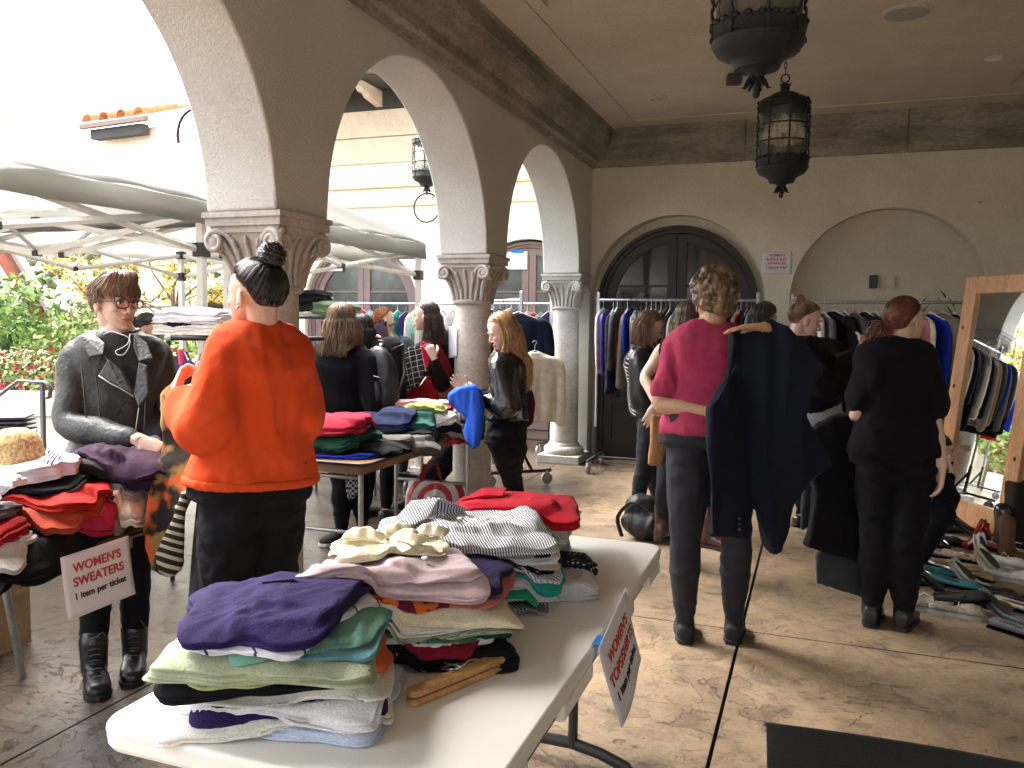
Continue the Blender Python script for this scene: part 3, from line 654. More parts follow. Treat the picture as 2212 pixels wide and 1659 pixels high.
c = J(30, 690, 15.5); leafmass('leafy_shrub', 'bright green leafy tree at the left edge behind the flowering hedge', 'tree', [((c.x, c.y, c.z), (1.05, .8, .85)), ((c.x-.9, c.y, c.z-.2), (1., .8, .9)), ((c.x+.35, c.y, c.z-.55), (.6, .5, .6))], 4200, .085, G1, 2, trunk=[([(c.x, c.y, 0), (c.x, c.y, 1.3)], .08, .04)])
c = J(135, 722, 14.5); leafmass('round_bush', 'small light green bush between the red sloping roof edge and the flowering hedge', 'bush', [((c.x+.6, c.y, c.z), (.55, .5, .55)), ((c.x-.1, c.y, c.z-.2), (.5, .5, .4))], 1600, .075, [G1[1], G2[2], G1[0]], 3)
for i, (u, v, lab) in enumerate(((40, 805, 'hedge with magenta flowers behind the iron handrail'), (150, 800, 'hedge with magenta flowers right of the iron handrail, beside the grey jacket'), (300, 775, 'hedge with magenta flowers behind the woman in the grey jacket'))):
    c = J(u, v, 12.5); leafmass('flowering_hedge', lab, 'hedge', [((c.x+dx, c.y+dx*.35, c.z+dz-.12), (.5, .4, .42)) for dx, dz in ((-.4, 0), (0, .08), (.4, -.03))], 3400, .05, G3, 5+i, (M_PINK, 26, .035), group='flowering hedges on the garden wall')
def spraytree(u, v, d, lab, seed, gap=.1, sc_=1.):
    c = J(u, v, d); rn = random.Random(seed); tr = [([(c.x, c.y, 0), (c.x+.05, c.y, 1.2), (c.x, c.y, 1.9)], .06, .03)]; bl_ = []
    for k in range(9):
        a = rn.uniform(-1.3, 1.3); L2 = rn.uniform(1.1, 2.3)*sc_; e = Vector((c.x+math.sin(a)*L2*.9, c.y+rn.uniform(-.4, .4), 1.5+math.cos(a)*L2*.85))
        tr.append(([Vector((c.x, c.y, 1.0+.1*k)), Vector((c.x, c.y, 1.0)).lerp(e, .5)+Vector((0, 0, .1)), e], .022, .006))
        for _ in range(3): f = rn.uniform(.5, 1.05); bl_.append((tuple(Vector((c.x, c.y, 1.2)).lerp(e, f)), (.22*sc_, .2, .2*sc_)))
    return leafmass('yellow_tree', lab, 'tree', bl_, 1500, .055, G2, seed, trunk=tr, group='thin yellow trees in the garden')
spraytree(255, 640, 14., 'thin yellow leaved tree standing left of the canopy corner leg, behind the glasses wearer', 11)
spraytree(372, 640, 13., 'thin yellow leaved tree beside the canopy corner leg, behind the ponytailed woman', 17, sc_=.9)
c = J(330, 745, 13.2); leafmass('broad_leaf_plant', 'broad leaved green plant growing behind the black clothes rail', 'plant', [((c.x+.2, c.y, c.z), (.6, .4, .45))], 700, .09, [G1[0], G1[1]], 23)
# hillside far off
mb = MB(); G = []
for i in range(40):
    row = []
    for k in range(14):
        x = -260+i*8.; y = 90+k*14.; z = -6+ (k/13)**.8*44*(1-abs(i-14)/60)+float(vn(np.array([[i*.35, k*.4, 0]]))[0])*4; row.append((x, y, z))
    G.append(row)
mb.grid(G); tag(link('hillside', mb.mesh('h', False), mat('dry_hill', (.30, .27, .17), .95, var=.4, vscale=.06), smooth=True), 'pale hillside far beyond the garden', kind='structure')
mb = MB(); rn = np.random.RandomState(5)
for _ in range(420):
    i = rn.uniform(2, 30); k = rn.uniform(1, 12); x = -260+i*8; y = 90+k*14; z = -6+(k/13)**.8*44*(1-abs(i-14)/60)+1; s = rn.uniform(1, 3.2)
    for q in range(10): mb.ell((x+rn.normal()*s*.5, y+rn.normal()*s*.5, z+rn.uniform(0, s*.7)), (s*.33, s*.33, s*.3), None, 5, 4)
tag(link('hill_scrub', mb.mesh('h', False), mat('scrub', (.10, .12, .06), .9, var=.4, vscale=.3), smooth=True), 'dark scrub scattered on the far hillside', kind='stuff')
# garden wall, steps wall, stone ledge
M_GWALL = mat('pale_plaster_wall', (.80, .77, .69), .85, var=.05, vscale=2, bump=.15)
a = atZ(-60, 1100, 0); 
mb = MB(); p0 = J(-60, 850, 11.8); p1 = J(420, 850, 12.3); d = (p1-p0); d.z = 0; nn = Vector((-d.y, d.x, 0)).normalized()
def lowwall(name, P, Q, th, z0, z1, m, capm=None, cap=.05, label=None):
    P = Vector((P.x, P.y, 0)); Q = Vector((Q.x, Q.y, 0)); d = (Q-P).normalized(); n_ = Vector((-d.y, d.x, 0))
    mb = MB(); mb.prism([P+Vector((0, 0, z0)), Q+Vector((0, 0, z0)), Q+n_*th+Vector((0, 0, z0)), P+n_*th+Vector((0, 0, z0))], (0, 0, z1-z0))
    t = empty(name, tuple(P.lerp(Q, .5)), label, 'wall'); mb.build('wall_body', m, t, bevel=.008)
    if capm:
        mb = MB(); e = cap; A = P-d*e-n_*e; B = Q+d*e-n_*e; C_ = Q+d*e+n_*(th+e); D = P-d*e+n_*(th+e); mb.prism([q+Vector((0, 0, z1+.002)) for q in (A, B, C_, D)], (0, 0, .075)); mb.build('coping', capm, t, bevel=.022)
    return t
zt = p0.z
lowwall('garden_wall', p0, p1, .35, 0, J(60, 846, 12).z, M_GWALL, None, label='pale plaster garden wall under the flowering hedge')
M_LIME = mat('limestone', (.60, .54, .42), .75, var=.12, vscale=4, bump=.2)
q0 = J(-300, 968, 6.1); q1 = J(132, 948, 5.9)
lowwall('stone_ledge', Vector((-6.6, 2.6, 0)), Vector((-3.95, 3.72, 0)), .35, 0, .50, M_LIME, M_LIME, label='tan stone ledge with rounded coping behind the straw hat')
# iron handrail
mb = MB(); A = J(-70, 905, 7.2); B = J(40, 823, 7.2); C_ = J(95, 825, 7.25); D = J(93, 945, 7.25)
hr = empty('iron_handrail', (B.x, B.y, 0), 'dark iron handrail with a curled end in front of the flowering hedge', 'handrail')
mb.tube([A, B, C_, C_+Vector((.055, 0, -.02)), C_+Vector((.075, 0, -.07)), C_+Vector((.06, 0, -.13)), C_+Vector((.035, 0, -.14))], [(.024, .012)]*7, 8, flat=(0, 1, 0)); mb.build('rail', mat('grey_iron', (.13, .13, .14), .5, metal=.4), hr, True)
mb = MB(); mb.tube([C_-Vector((.02, 0, .02)), Vector((D.x, D.y, 0.0))], .022, 4); mb.build('post', mat('grey_iron', (.13, .13, .14), .5, metal=.4), hr)
# red sloping roof edge on the far left
A = J(-40, 468, 16); B = J(100, 700, 16.5)
rg = empty('red_roof_edge', (A.x, A.y, 0), 'pinkish red sloping roof edge board at the far left under the canopy', 'building')
M_RED = mat('faded_red_paint', (.42, .13, .09), .6, var=.1)
mb = MB(); mb.tube([A, B], [(.16, .05)]*2, 4, cap=False, flat=(0, 0, 1)); mb.build('barge_board', M_RED, rg)
mb = MB(); o_ = Vector((.10, 0, .14)); mb.tube([A+o_, B+o_], [(.05, .12)]*2, 4, cap=False, flat=(0, 0, 1)); mb.build('tile_edge', M_GUT, rg)
mb = MB(); P = [A+Vector((-.12, .3, -.1)), B+Vector((-.12, .3, -.1)), Vector((B.x-.12, B.y+.3, 0)), Vector((A.x-5, A.y+.3, 0)), Vector((A.x-5, A.y+.3, A.z-.1))]; mb.prism(P, (0, .3, 0)); mb.build('gable_wall', M_CREAM, rg)

# ---- hanging lanterns
M_IRON = mat('black_iron', (.018, .019, .02), .55, metal=.3, var=.2, vscale=30, bump=.3, bscale=120, spec=.4)
def seeded():
    m = mat('seeded_pale_glass', (.86, .84, .76), .10, var=.15, vscale=12, bump=.3, bscale=30, trans=.93, spec=.5); return m
M_SEED = seeded(); M_CANDLE = mat('candle_sleeve', (.30, .28, .24), .6)
def lantern(x, y, zt, k, ztop, label):
    """zt = z of the lowest tip, k = size factor"""
    t = empty('hanging_lantern', (x, y, ztop), label, 'lantern', 'black iron lanterns hanging from the ceiling')
    def P(z): return zt+k*float(np.interp(z, [-.1, 0, .085, .12, .305, .60, .70, .76, .83, .93], [-.1, 0, .070, .085, .232, .535, .600, .645, .700, .80]))
    r = .155*k; b = MB(); b.lathe((x, y, 0), [(.012*k, P(.05)), (.03*k, P(.085)), (.045*k, P(.115)), (.075*k, P(.12)), (.085*k, P(.15)), (.10*k, P(.165)), (.14*k, P(.19)), (r, P(.22)), (r*1.03, P(.235)), (r, P(.25)), (r*1.02, P(.30)), (r*.97, P(.305))], 32)
    for i in range(22): a = 2*math.pi*i/22; b.ell((x+r*math.cos(a), y+r*math.sin(a), P(.306)), (.014*k, .014*k, .012*k), None, 6, 4)
    b.build('bottom_bowl', M_IRON, t, True, auto=40)
    f = MB(); f.tube([(x, y, P(.07)), (x, y, P(0))], [.012*k, .013*k], 8); f.ell((x, y, P(.004)), (.014*k,)*3, None, 8, 6)
    for i in range(6):
        a = 2*math.pi*i/6+.2; c_, s_ = math.cos(a), math.sin(a); f.tube([(x+.01*k*c_, y+.01*k*s_, P(.085)), (x+.028*k*c_, y+.028*k*s_, P(.055)), (x+.040*k*c_, y+.040*k*s_, P(.028)), (x+.05*k*c_, y+.05*k*s_, P(.03))], [(.010*k, .004*k), (.011*k, .004*k), (.007*k, .003*k), (.002*k, .002*k)], 6)
    f.build('leaf_finial', M_IRON, t, True)
    g = MB(); ro = r*.93; n = 30
    G = [[(x+q*math.cos(2*math.pi*i/n), y+q*math.sin(2*math.pi*i/n), P(z)) for i in range(n)] for q, z in ((ro, .30), (ro, .60))]
    R2 = [[(x+(ro-.004)*math.cos(2*math.pi*i/n), y+(ro-.004)*math.sin(2*math.pi*i/n), P(z)) for i in range(n)] for z in (.60, .30)]
    g.rings(G+R2+[G[0]], cap=False); g.build('glass', M_SEED, t, True)
    c_ = MB()
    for z in (.40, .50): c_.tube([(x+r*1.0*math.cos(2*math.pi*i/28), y+r*math.sin(2*math.pi*i/28), P(z)) for i in range(28)], .0055*k, 6, closed=True)
    for i in range(8):
        a = 2*math.pi*(i+.35)/8; pts = []; rd = []
        for q in range(40): z = .24+.43*q/39; tw = q*1.3; pts.append((x+(r*1.02+.003*k*math.cos(tw))*math.cos(a), y+(r*1.02+.003*k*math.cos(tw))*math.sin(a), P(z)+0)); rd.append((.006+.002*math.sin(tw*1.9))*k)
        c_.tube(pts, rd, 6)
    c_.build('cage', M_IRON, t, True)
    tp = MB(); tp.lathe((x, y, 0), [(r*.95, P(.595)), (r*1.02, P(.60)), (r*1.0, P(.65)), (r*1.04, P(.66)), (r*1.0, P(.68)), (r*.85, P(.70)), (r*.6, P(.705)), (r*.57, P(.73)), (r*.35, P(.75)), (.03*k, P(.76)), (.026*k, P(.80)), (.034*k, P(.81)), (.014*k, P(.83))], 32)
    for i in range(5): a = 2*math.pi*i/5; tp.tube([(x+.02*k*math.cos(a), y+.02*k*math.sin(a), P(.79)), (x+.04*k*math.cos(a), y+.04*k*math.sin(a), P(.83))], [(.008*k, .003*k), (.002, .002)], 6)
    tp.build('cap', M_IRON, t, True, auto=40)
    cs = MB()
    for i in range(3): a = 2*math.pi*i/3+.5; cs.tube([(x+.055*k*math.cos(a), y+.055*k*math.sin(a), P(.31)), (x+.055*k*math.cos(a), y+.055*k*math.sin(a), P(.43))], .012*k, 8)
    cs.build('candle', M_CANDLE, t, True)
    ch = MB(); z = P(.855); ch.tube([(x+.026*k*math.cos(q*.6283), y, z+.026*k*math.sin(q*.6283)) for q in range(10)], .005*k, 5, closed=True); z += .03*k; i = 0
    while z < ztop-.01:
        L3 = .034; R3 = []
        for q in range(10): g_ = 2*math.pi*q/10; o_ = .008*math.cos(g_); R3.append((x+(o_ if i % 2 else 0), y+(0 if i % 2 else o_), z+L3/2+L3*.62*math.sin(g_)))
        ch.tube(R3, .0028, 5, closed=True); z += L3; i += 1
    ch.lathe((x, y, 0), [(.05, ztop-.001), (.05, ztop-.012), (.02, ztop-.03)], 16); ch.build('chain', M_IRON, t, True)
    return t
p1_ = J(1633, 205, 2.9); p2_ = J(1687, 424, 5.25)
lantern(p1_.x, p1_.y, p1_.z, 1.0, ZC+.31, 'black iron lantern cut off by the top edge of the picture, nearest the camera')
lantern(p2_.x, p2_.y, p2_.z, 1.0, ZC-.002, 'black iron lantern hanging on its chain in front of the far wall, fully in view')
# lantern with a ring on the courtyard building
p = J(922, 445, 9.6)
lantern(p.x, p.y, p.z+.14, 1.05, 4.58, 'black iron lantern hanging outside against the cream building, seen in the middle arch')
rg2 = bpy.data.objects[-1]
def iron_ring(p, parent): 
    m = MB(); m.tube([(p.x+.165*math.cos(i*.2618), p.y, p.z+.165*math.sin(i*.2618)-.02) for i in range(24)], .010, 6, closed=True); m.build('ring', M_IRON, parent, True)
L3_ = [o for o in bpy.data.objects if o.name.startswith('hanging_lantern')][-1]
iron_ring(p, L3_)
p = J(419, 290, 8.2); m = MB(); m.tube([(p.x+.20*math.cos(i*.2618), p.y, p.z+.24*math.sin(i*.2618)) for i in range(24)], .016, 6, closed=True); m.tube([(p.x, p.y, p.z+.24), (p.x, p.y, 4.6), (p.x, YB, 4.6)], .01, 5)
tag(m.build('hanging_iron_ring', M_IRON, None, True), 'dark iron ring hanging outside, half hidden by the nearest pier', 'ring')
# ================================================================== PEOPLE
SK_L = (.60, .41, .32); SK_M = (.42, .24, .15); SK_P = (.64, .44, .35)
def skin(c): return mat('skin', c, .5, var=.07, vscale=9, bump=.08, bscale=150, spec=.35, sss=.15)
def hairm(c, c2=None, ro=.38): return mat('hair', c, ro, var=.35, var2=c2, vscale=26, spec=.5, stretch=(1, 1, .25))
def frame(yaw, pitch=0, roll=0):
    """columns right, forward, up; yaw 0 looks along +Y, pitch down positive, roll to the right positive"""
    M = Matrix.Rotation(-yaw, 3, 'Z') @ Matrix.Rotation(-pitch, 3, 'X') @ Matrix.Rotation(roll, 3, 'Y'); return M
def smooth_pts(pts, n=4):
    pts = [Vector(p) for p in pts]; out = []
    for i in range(len(pts)-1):
        p0, p1, p2, p3 = pts[max(i-1, 0)], pts[i], pts[i+1], pts[min(i+2, len(pts)-1)]
        for k in range(n):
            t = k/n; out.append(.5*((2*p1)+(p2-p0)*t+(2*p0-5*p1+4*p2-p3)*t*t+(3*p1-p0-3*p2+p3)*t**3))
    out.append(pts[-1]); return out
def slerp_list(r, n): # resample radii to match smooth_pts
    out = []
    for i in range(len(r)-1):
        for k in range(n): out.append(r[i]+(r[i+1]-r[i])*k/n)
    out.append(r[-1]); return out
TOR = [(-.42, .172, .110), (-.20, .176, .115), (-.05, .178, .120), (.05, .176, .120), (.2, .160, .112), (.38, .135, .098), (.58, .146, .105), (.76, .162, .118), (.88, .168, .104), (.97, .148, .080), (1.02, .105, .066), (1.06, .062, .056)]
def torso_rings(S, t0, t1, gx=0., gy=0., wide=1., taper=None, n=24, hipw=1., belly=0.):
    P, N = S['pelvis'], S['neck']; ups = N-P
    hx = (S['hipR']-S['hipL']).normalized(); sx = (S['shR']-S['shL']).normalized(); out = []
    ts = sorted(set([t for t, _, _ in TOR if t0 < t < t1]+[t0, t1]))
    for t in ts:
        a = np.interp(t, [q[0] for q in TOR], [q[1] for q in TOR]); b = np.interp(t, [q[0] for q in TOR], [q[2] for q in TOR])
        tt = min(max(t, 0), 1); ax = (hx*(1-tt)+sx*tt).normalized(); fw = ups.cross(ax).normalized(); ax = fw.cross(ups).normalized()
        g = S['g']*(1+(S['hw']-1)*max(0, min(1, (.42-t)/.3))); k = S['k']
        ea, eb = (a*g*k*wide+gx), (b*g*k+gy)
        if taper: ea, eb = taper(t, ea, eb)
        c = P+ups*t+fw*(-.02*k*math.sin(math.pi*max(0, min(1, t)))*1.0+belly*k*math.exp(-((t-.3)/.25)**2)*.5)
        e = 2.35; R = []
        for i in range(n):
            q = 2*math.pi*i/n; ca, sa = math.cos(q), math.sin(q); m = (abs(ca)**e+abs(sa)**e)**(-1/e); R.append(c+ax*(ea*m*ca)+fw*(eb*m*sa))
        out.append(R)
    return out
def skeleton(pos, yaw, H, over=None, girth=1., hw=1.):
    k = H/1.68; F = frame(yaw); o = Vector((pos[0], pos[1], 0)); D = {}
    base = dict(pelvis=(0, 0, .93), neck=(0, -.02, 1.42), head=(0, .015, 1.565), shL=(-.165, -.01, 1.375), shR=(.165, -.01, 1.375), elL=(-.215, -.04, 1.10), elR=(.215, -.04, 1.10),
                wrL=(-.22, .03, .86), wrR=(.22, .03, .86), hipL=(-.085, 0, .90), hipR=(.085, 0, .90), knL=(-.095, .02, .49), knR=(.095, .02, .49), anL=(-.095, -.02, .085), anR=(.095, -.02, .085), toL=(-.105, .15, .03), toR=(.105, .15, .03))
    for n_, p in base.items(): D[n_] = o+F @ (Vector(p)*k)
    D['k'] = k; D['g'] = girth; D['hw'] = hw; D['F'] = F; D['o'] = o
    for n_, p in (over or {}).items(): D[n_] = J(*p) if not isinstance(p, Vector) else p
    for s in 'LR':
        if D['an'+s].z < .24: D['an'+s].z = .085*k; D['to'+s].z = .03
    return D
def limb(mb, pts, r, n=12, seg=4): mb.tube(smooth_pts(pts, seg), slerp_list(r, seg), n)
def hand_mesh(wr, d, nrm, k=1., curl=.5, side=1, spread=.12, curls=None):
    """wrist, finger direction, back-of-hand normal, curl per joint; side +1 thumb towards d x nrm"""
    d = Vector(d).normalized(); nrm = (Vector(nrm)-d*d.dot(Vector(nrm))).normalized(); s = d.cross(nrm).normalized()*side; mb = MB()
    M = Matrix([s, d, nrm]).transposed()
    mb.tube([wr-d*.02*k, wr+d*.02*k, wr+d*.05*k, wr+d*.085*k], [(.026*k, .019*k), (.030*k, .017*k), (.038*k, .015*k), (.036*k, .013*k)], 12, flat=s)
    L = [.068, .078, .073, .056]
    for i in range(4):
        off = (1.5-i)*.0185*k; p = wr+d*(.083-.004*abs(1.5-i))*k+s*off; ang = (1.5-i)*spread*.5; dd = (d*math.cos(ang)+s*math.sin(ang)).normalized(); pts = [p-dd*.012*k]; c = curls[i] if curls else curl
        q = dd.copy(); a = 0; pts.append(p)
        for f, fr_ in ((.45, .55), (.32, .9), (.23, .7)):
            a += c*fr_*1.25; q = dd*math.cos(a)-nrm*math.sin(a); pts.append(pts[-1]+q*(L[i]*f*k))
        mb.tube(pts, [.0095*k, .0098*k, .0088*k, .0080*k, .0066*k], 8)
    p = wr+d*.025*k+s*.026*k; dd = (d*.62+s*.75-nrm*.25).normalized(); p2 = p+dd*.042*k; d2 = (d*.9+s*.3-nrm*(.3+.5*curl)).normalized(); p3 = p2+d2*.032*k; p4 = p3+(d2*.9-nrm*.4).normalized()*.024*k
    mb.tube([p-dd*.014*k, p, p2, p3, p4], [.013*k, .014*k, .0115*k, .010*k, .0075*k], 8)
    return blob(mb, .0034, 2)
def head_mesh(c, F, k=1., nk=None):
    mb = MB()
    def P(x, y, z): return c+F @ (Vector((x, y, z))*k)
    def E(x, y, z, a, b, h, rot=None): mb.ell(P(x, y, z), (a*k, b*k, h*k), F if rot is None else F @ rot, 20, 14)
    E(0, -.016, .035, .075, .094, .083)
    # face as stacked rings: forehead to chin, (z, half width, front y, back y)
    R = []
    for z, w_, yf, yb in ((.085, .050, .052, -.05), (.060, .062, .068, -.05), (.035, .066, .076, -.05), (.012, .066, .0765, -.05), (-.008, .065, .0745, -.045), (-.028, .062, .0775, -.04), (-.045, .057, .0785, -.03), (-.062, .050, .079, -.02), (-.078, .041, .0745, -.005), (-.092, .031, .073, .012), (-.103, .021, .067, .028), (-.109, .010, .058, .040)):
        ring = []
        for i in range(24):
            a = 2*math.pi*i/24; ca, sa = math.cos(a), math.sin(a); e = 2.5 if sa > 0 else 2.0; m = (abs(ca)**e+abs(sa)**e)**(-1/e); mid = (yb+yf)/2; ring.append(P(w_*m*ca, mid+(yf-yb)/2*m*sa, z))
        R.append(ring)
    mb.rings(R)
    for s in (-1, 1):
        E(s*.038, .055, -.020, .022, .021, .018); E(s*.029, .0745, .021, .020, .010, .007); E(s*.0755, -.008, -.012, .006, .017, .030, Matrix.Rotation(s*.3, 3, 'Z'))
        E(s*.0115, .086, -.0355, .0075, .009, .0065)
    mb.tube([P(0, .074, .014), P(0, .083, -.004), P(0, .096, -.024), P(0, .097, -.032)], [.006*k, .0065*k, .0085*k, .0085*k], 10)
    E(0, .080, -.060, .021, .008, .010); E(0, .070, -.098, .014, .010, .009)
    nk = nk or P(0, -.048, -.16); mb.tube([P(0, -.03, -.03), P(0, -.034, -.072), P(0, -.038, -.09).lerp(nk, .5), nk], [.054*k, .049*k, .048*k, .053*k], 16)
    return blob(mb, .0038, 2)
M_WHT = mat('eye_white', (.75, .73, .70), .2); M_IRIS = mat('iris', (.05, .035, .02), .15); M_LIP = mat('lips', (.45, .17, .14), .45); M_TEETH = mat('teeth', (.7, .68, .62), .3)
def face_parts(c, F, k, body, brow=(.04, .025, .018), look=(0, 0), lips=(.45, .17, .14), closed=False, openm=0.):
    def P(x, y, z): return c+F @ (Vector((x, y, z))*k)
    for s in (-1, 1):
        if not closed:
            m = MB(); m.ell(P(s*.030, .0735, .002), (.0135*k, .0118*k, .0068*k), F, 14, 10); m.ell(P(s*.030+look[0]*.006, .0832, .002+look[1]*.004), (.0052*k, .0035*k, .0055*k), F, 10, 8, 1)
            m.build('eye', [M_WHT, M_IRIS], body, True)
        m = MB(); m.tube([P(s*.016, .080, .004 if not closed else -.003), P(s*.023, .0845, .0088 if not closed else -.004), P(s*.034, .0835, .0094 if not closed else -.006), P(s*.044, .075, .004 if not closed else -.004)], [.0018*k, .0026*k, .0028*k, .0015*k], 6); m.build('eyelash', mat('lash', tuple(b_*.6 for b_ in brow), .6), body, True)
        m = MB(); m.tube([P(s*.012, .0835, .0235), P(s*.026, .084, .0285), P(s*.040, .0785, .0275), P(s*.049, .068, .022)], [(.0035*k, .002*k), (.0042*k, .002*k), (.0035*k, .002*k), (.0015*k, .001*k)], 6, flat=tuple(F @ Vector((0, 0, 1)))); m.build('eyebrow', mat('brow', brow, .7), body, True)
    m = MB(); ml = mat('lips', lips, .45)
    m.tube([P(-.023, .0775, -.063), P(-.010, .0865, -.0595), P(0, .088, -.061), P(.010, .0865, -.0595), P(.023, .0775, -.063)], [.002*k, .0042*k, .0036*k, .0042*k, .002*k], 8)
    m.tube([P(-.021, .0775, -.0645-openm*.3), P(-.010, .0855, -.069-openm), P(.010, .0855, -.069-openm), P(.021, .0775, -.0645-openm*.3)], [.002*k, .0048*k, .0048*k, .002*k], 8); m.build('mouth', ml, body, True)
def shoe(mb, an, to, k, kind):
    d = (to-an); d.z = 0; d.normalize(); s = Vector((-d.y, d.x, 0)); z = min(an.z, to.z+.06)-.085*k; base = Vector((an.x, an.y, max(z, 0)))
    heel = base-d*.055*k; toe = base+d*.185*k; rr = []
    h = .095 if kind == 'boot' else .075
    for t, w_, hh in ((-.04, .022, .7), (0, .036, .95), (.12, .042, 1.05), (.35, .042, .95), (.6, .050, .72), (.82, .050, .62), (.95, .040, .54), (1.02, .018, .36)):
        c = heel.lerp(toe, t); ring = []
        for i in range(14):
            a = 2*math.pi*i/14; ca, sa = math.cos(a), math.sin(a); e = 3; m = (abs(ca)**e+abs(sa)**e)**(-1/e); ring.append(c+s*(w_*k*m*ca)+Vector((0, 0, (.012+h*hh/2*(1+m*sa))*k)))
        rr.append(ring)
    mb.rings(rr)
    if kind == 'boot': mb.tube([base+Vector((0, 0, .06*k)), base.lerp(an, .5)+Vector((0, 0, .06)), an+Vector((0, 0, .10*k))], [.052*k, .052*k, .057*k], 14)
    elif kind == 'high': mb.tube([base+Vector((0, 0, .05*k)), an+Vector((0, 0, .03*k))], [.044*k, .043*k], 12)
def sole(mb, an, to, k, th=.022):
    d = (to-an); d.z = 0; d.normalize(); s = Vector((-d.y, d.x, 0)); z = max(min(an.z, to.z+.06)-.085*k, 0)+.001; base = Vector((an.x, an.y, z)); poly = []
    prof = [(-.074, .0), (-.066, .030), (-.02, .044), (.03, .042), (.09, .051), (.14, .052), (.18, .040), (.202, .0)]
    poly = [base+d*a*k+s*b*k for a, b in prof]+[base+d*a*k-s*b*k for a, b in prof[-2:0:-1]]; mb.prism(poly, (0, 0, th*k))
def person(label, pos, yaw, H, over=None, girth=1., skinc=SK_L, top=None, pants=None, shoes=None, head=(0, 0, 0), face=None, hair=None, hands=None, group=None, sleeve=.0, loose=.012, hem=-.05, cut=None, extra=None, neckline=1.04, hw=1.):
    """top: (material, sleeve 'long'|'short'|'none', wrinkle); pants: (material, looseness); shoes: (material, kind, sole material)"""
    S = skeleton(pos, yaw, H, over, girth, hw); k = S['k']; g = girth; ms = skin(skinc)
    F = frame(yaw+head[0], head[1], head[2]); S['HF'] = F
    t = empty('person', (S['o'].x, S['o'].y, 0), label, 'person', group); S['root'] = t
    b = MB(); b.rings(torso_rings(S, -.1, 1.06, -.006, -.006))
    b.tube([S['neck']-Vector((0, 0, .03)), S['neck'].lerp(S['head'], .45), S['head']], [.062*k, .050*k, .045*k], 14)
    for s in 'LR':
        sh, el, wr = S['sh'+s], S['el'+s], S['wr'+s]
        inn = sh.lerp(S['neck'], .35); limb(b, [inn, sh, sh.lerp(el, .5), el, el.lerp(wr, .35), wr], [.05*k*g, .052*k*g, .045*k*g, .037*k*g, .037*k*g, .024*k])
        hp, kn, an = S['hip'+s], S['kn'+s], S['an'+s]
        limb(b, [hp, hp.lerp(kn, .4), kn, kn.lerp(an, .35), an], [.088*k*g, .078*k*g, .052*k*g, .053*k*g, .033*k])
        d = (S['to'+s]-an); b.tube([an-Vector((0, 0, .03*k)), an.lerp(S['to'+s], .55)-Vector((0, 0, .012*k)), an.lerp(S['to'+s], .85)-Vector((0, 0, .005*k))], [.027*k, .020*k, .014*k], 10)
    me = blob(b, .011, 3); bm = bmesh.new(); bm.from_mesh(me); bpy.data.meshes.remove(me)
    me = head_mesh(S['head'], F, k, S['neck']+Vector((0, 0, .005))); bm.from_mesh(me); bpy.data.meshes.remove(me)
    hands = hands or {}
    for s in 'LR':
        h = hands.get(s, {})
        if h is False: continue
        wr, el = S['wr'+s], S['el'+s]; d = h.get('d', (wr-el)); nr = h.get('n', S['F'] @ Vector((1 if s == 'R' else -1, .2, 0)))
        me = hand_mesh(wr+Vector(d).normalized()*.008, d, nr, k*.98, h.get('curl', .45), h.get('side', 1 if s == 'L' else -1), curls=h.get('curls')); bm.from_mesh(me); bpy.data.meshes.remove(me)
    me = bpy.data.meshes.new('b'); bm.to_mesh(me); bm.free(); body = link('body', me, ms, t)
    S['body'] = body
    if face is not None: face_parts(S['head'], F, k, body, **face)
    if pants:
        m, lo = pants[:2]; pm = MB(); crop = pants[2] if len(pants) > 2 else .93; flare = pants[3] if len(pants) > 3 else 0
        pm.rings(torso_rings(S, -.10, .19, lo*.6+.004, lo*.6+.006))
        fwd = S['F'] @ Vector((0, 1, 0))
        for s, sg in (('L', -1), ('R', 1)):
            hp, kn, an = S['hip'+s], S['kn'+s], S['an'+s]; pts = [hp, hp.lerp(kn, .4), kn, kn.lerp(an, .35), kn.lerp(an, crop)]
            lg = 1+(S['hw']-1)*.9; r = [.094*k*g*lg+lo, .086*k*g*lg+lo, .056*k*g*lg+lo, .060*k*g*lg+lo+flare*.5, .037*k+lo+flare]
            if crop < 0: pts = [hp, hp.lerp(kn, .25), hp.lerp(kn, -crop)]; r = [.094*k*g+lo, .09*k*g+lo, .088*k*g+lo+.01]
            limb(pm, pts, r, 14)
            bt = S['pelvis']+(S['hip'+s]-S['pelvis'])*.9-fwd*.045*k-Vector((0, 0, .035*k)); pm.ell(bt, (.088*k*g+lo, .085*k*g+lo, .10*k), S['F'], 14, 10)
        pm_ = wrinkle(blob(pm, .0105, 4), .0045 if lo < .008 else .008, 10, int(H*100) % 17, (1, 1, 1.6)); link('trousers' if crop > 0 else 'shorts', pm_, m, t)
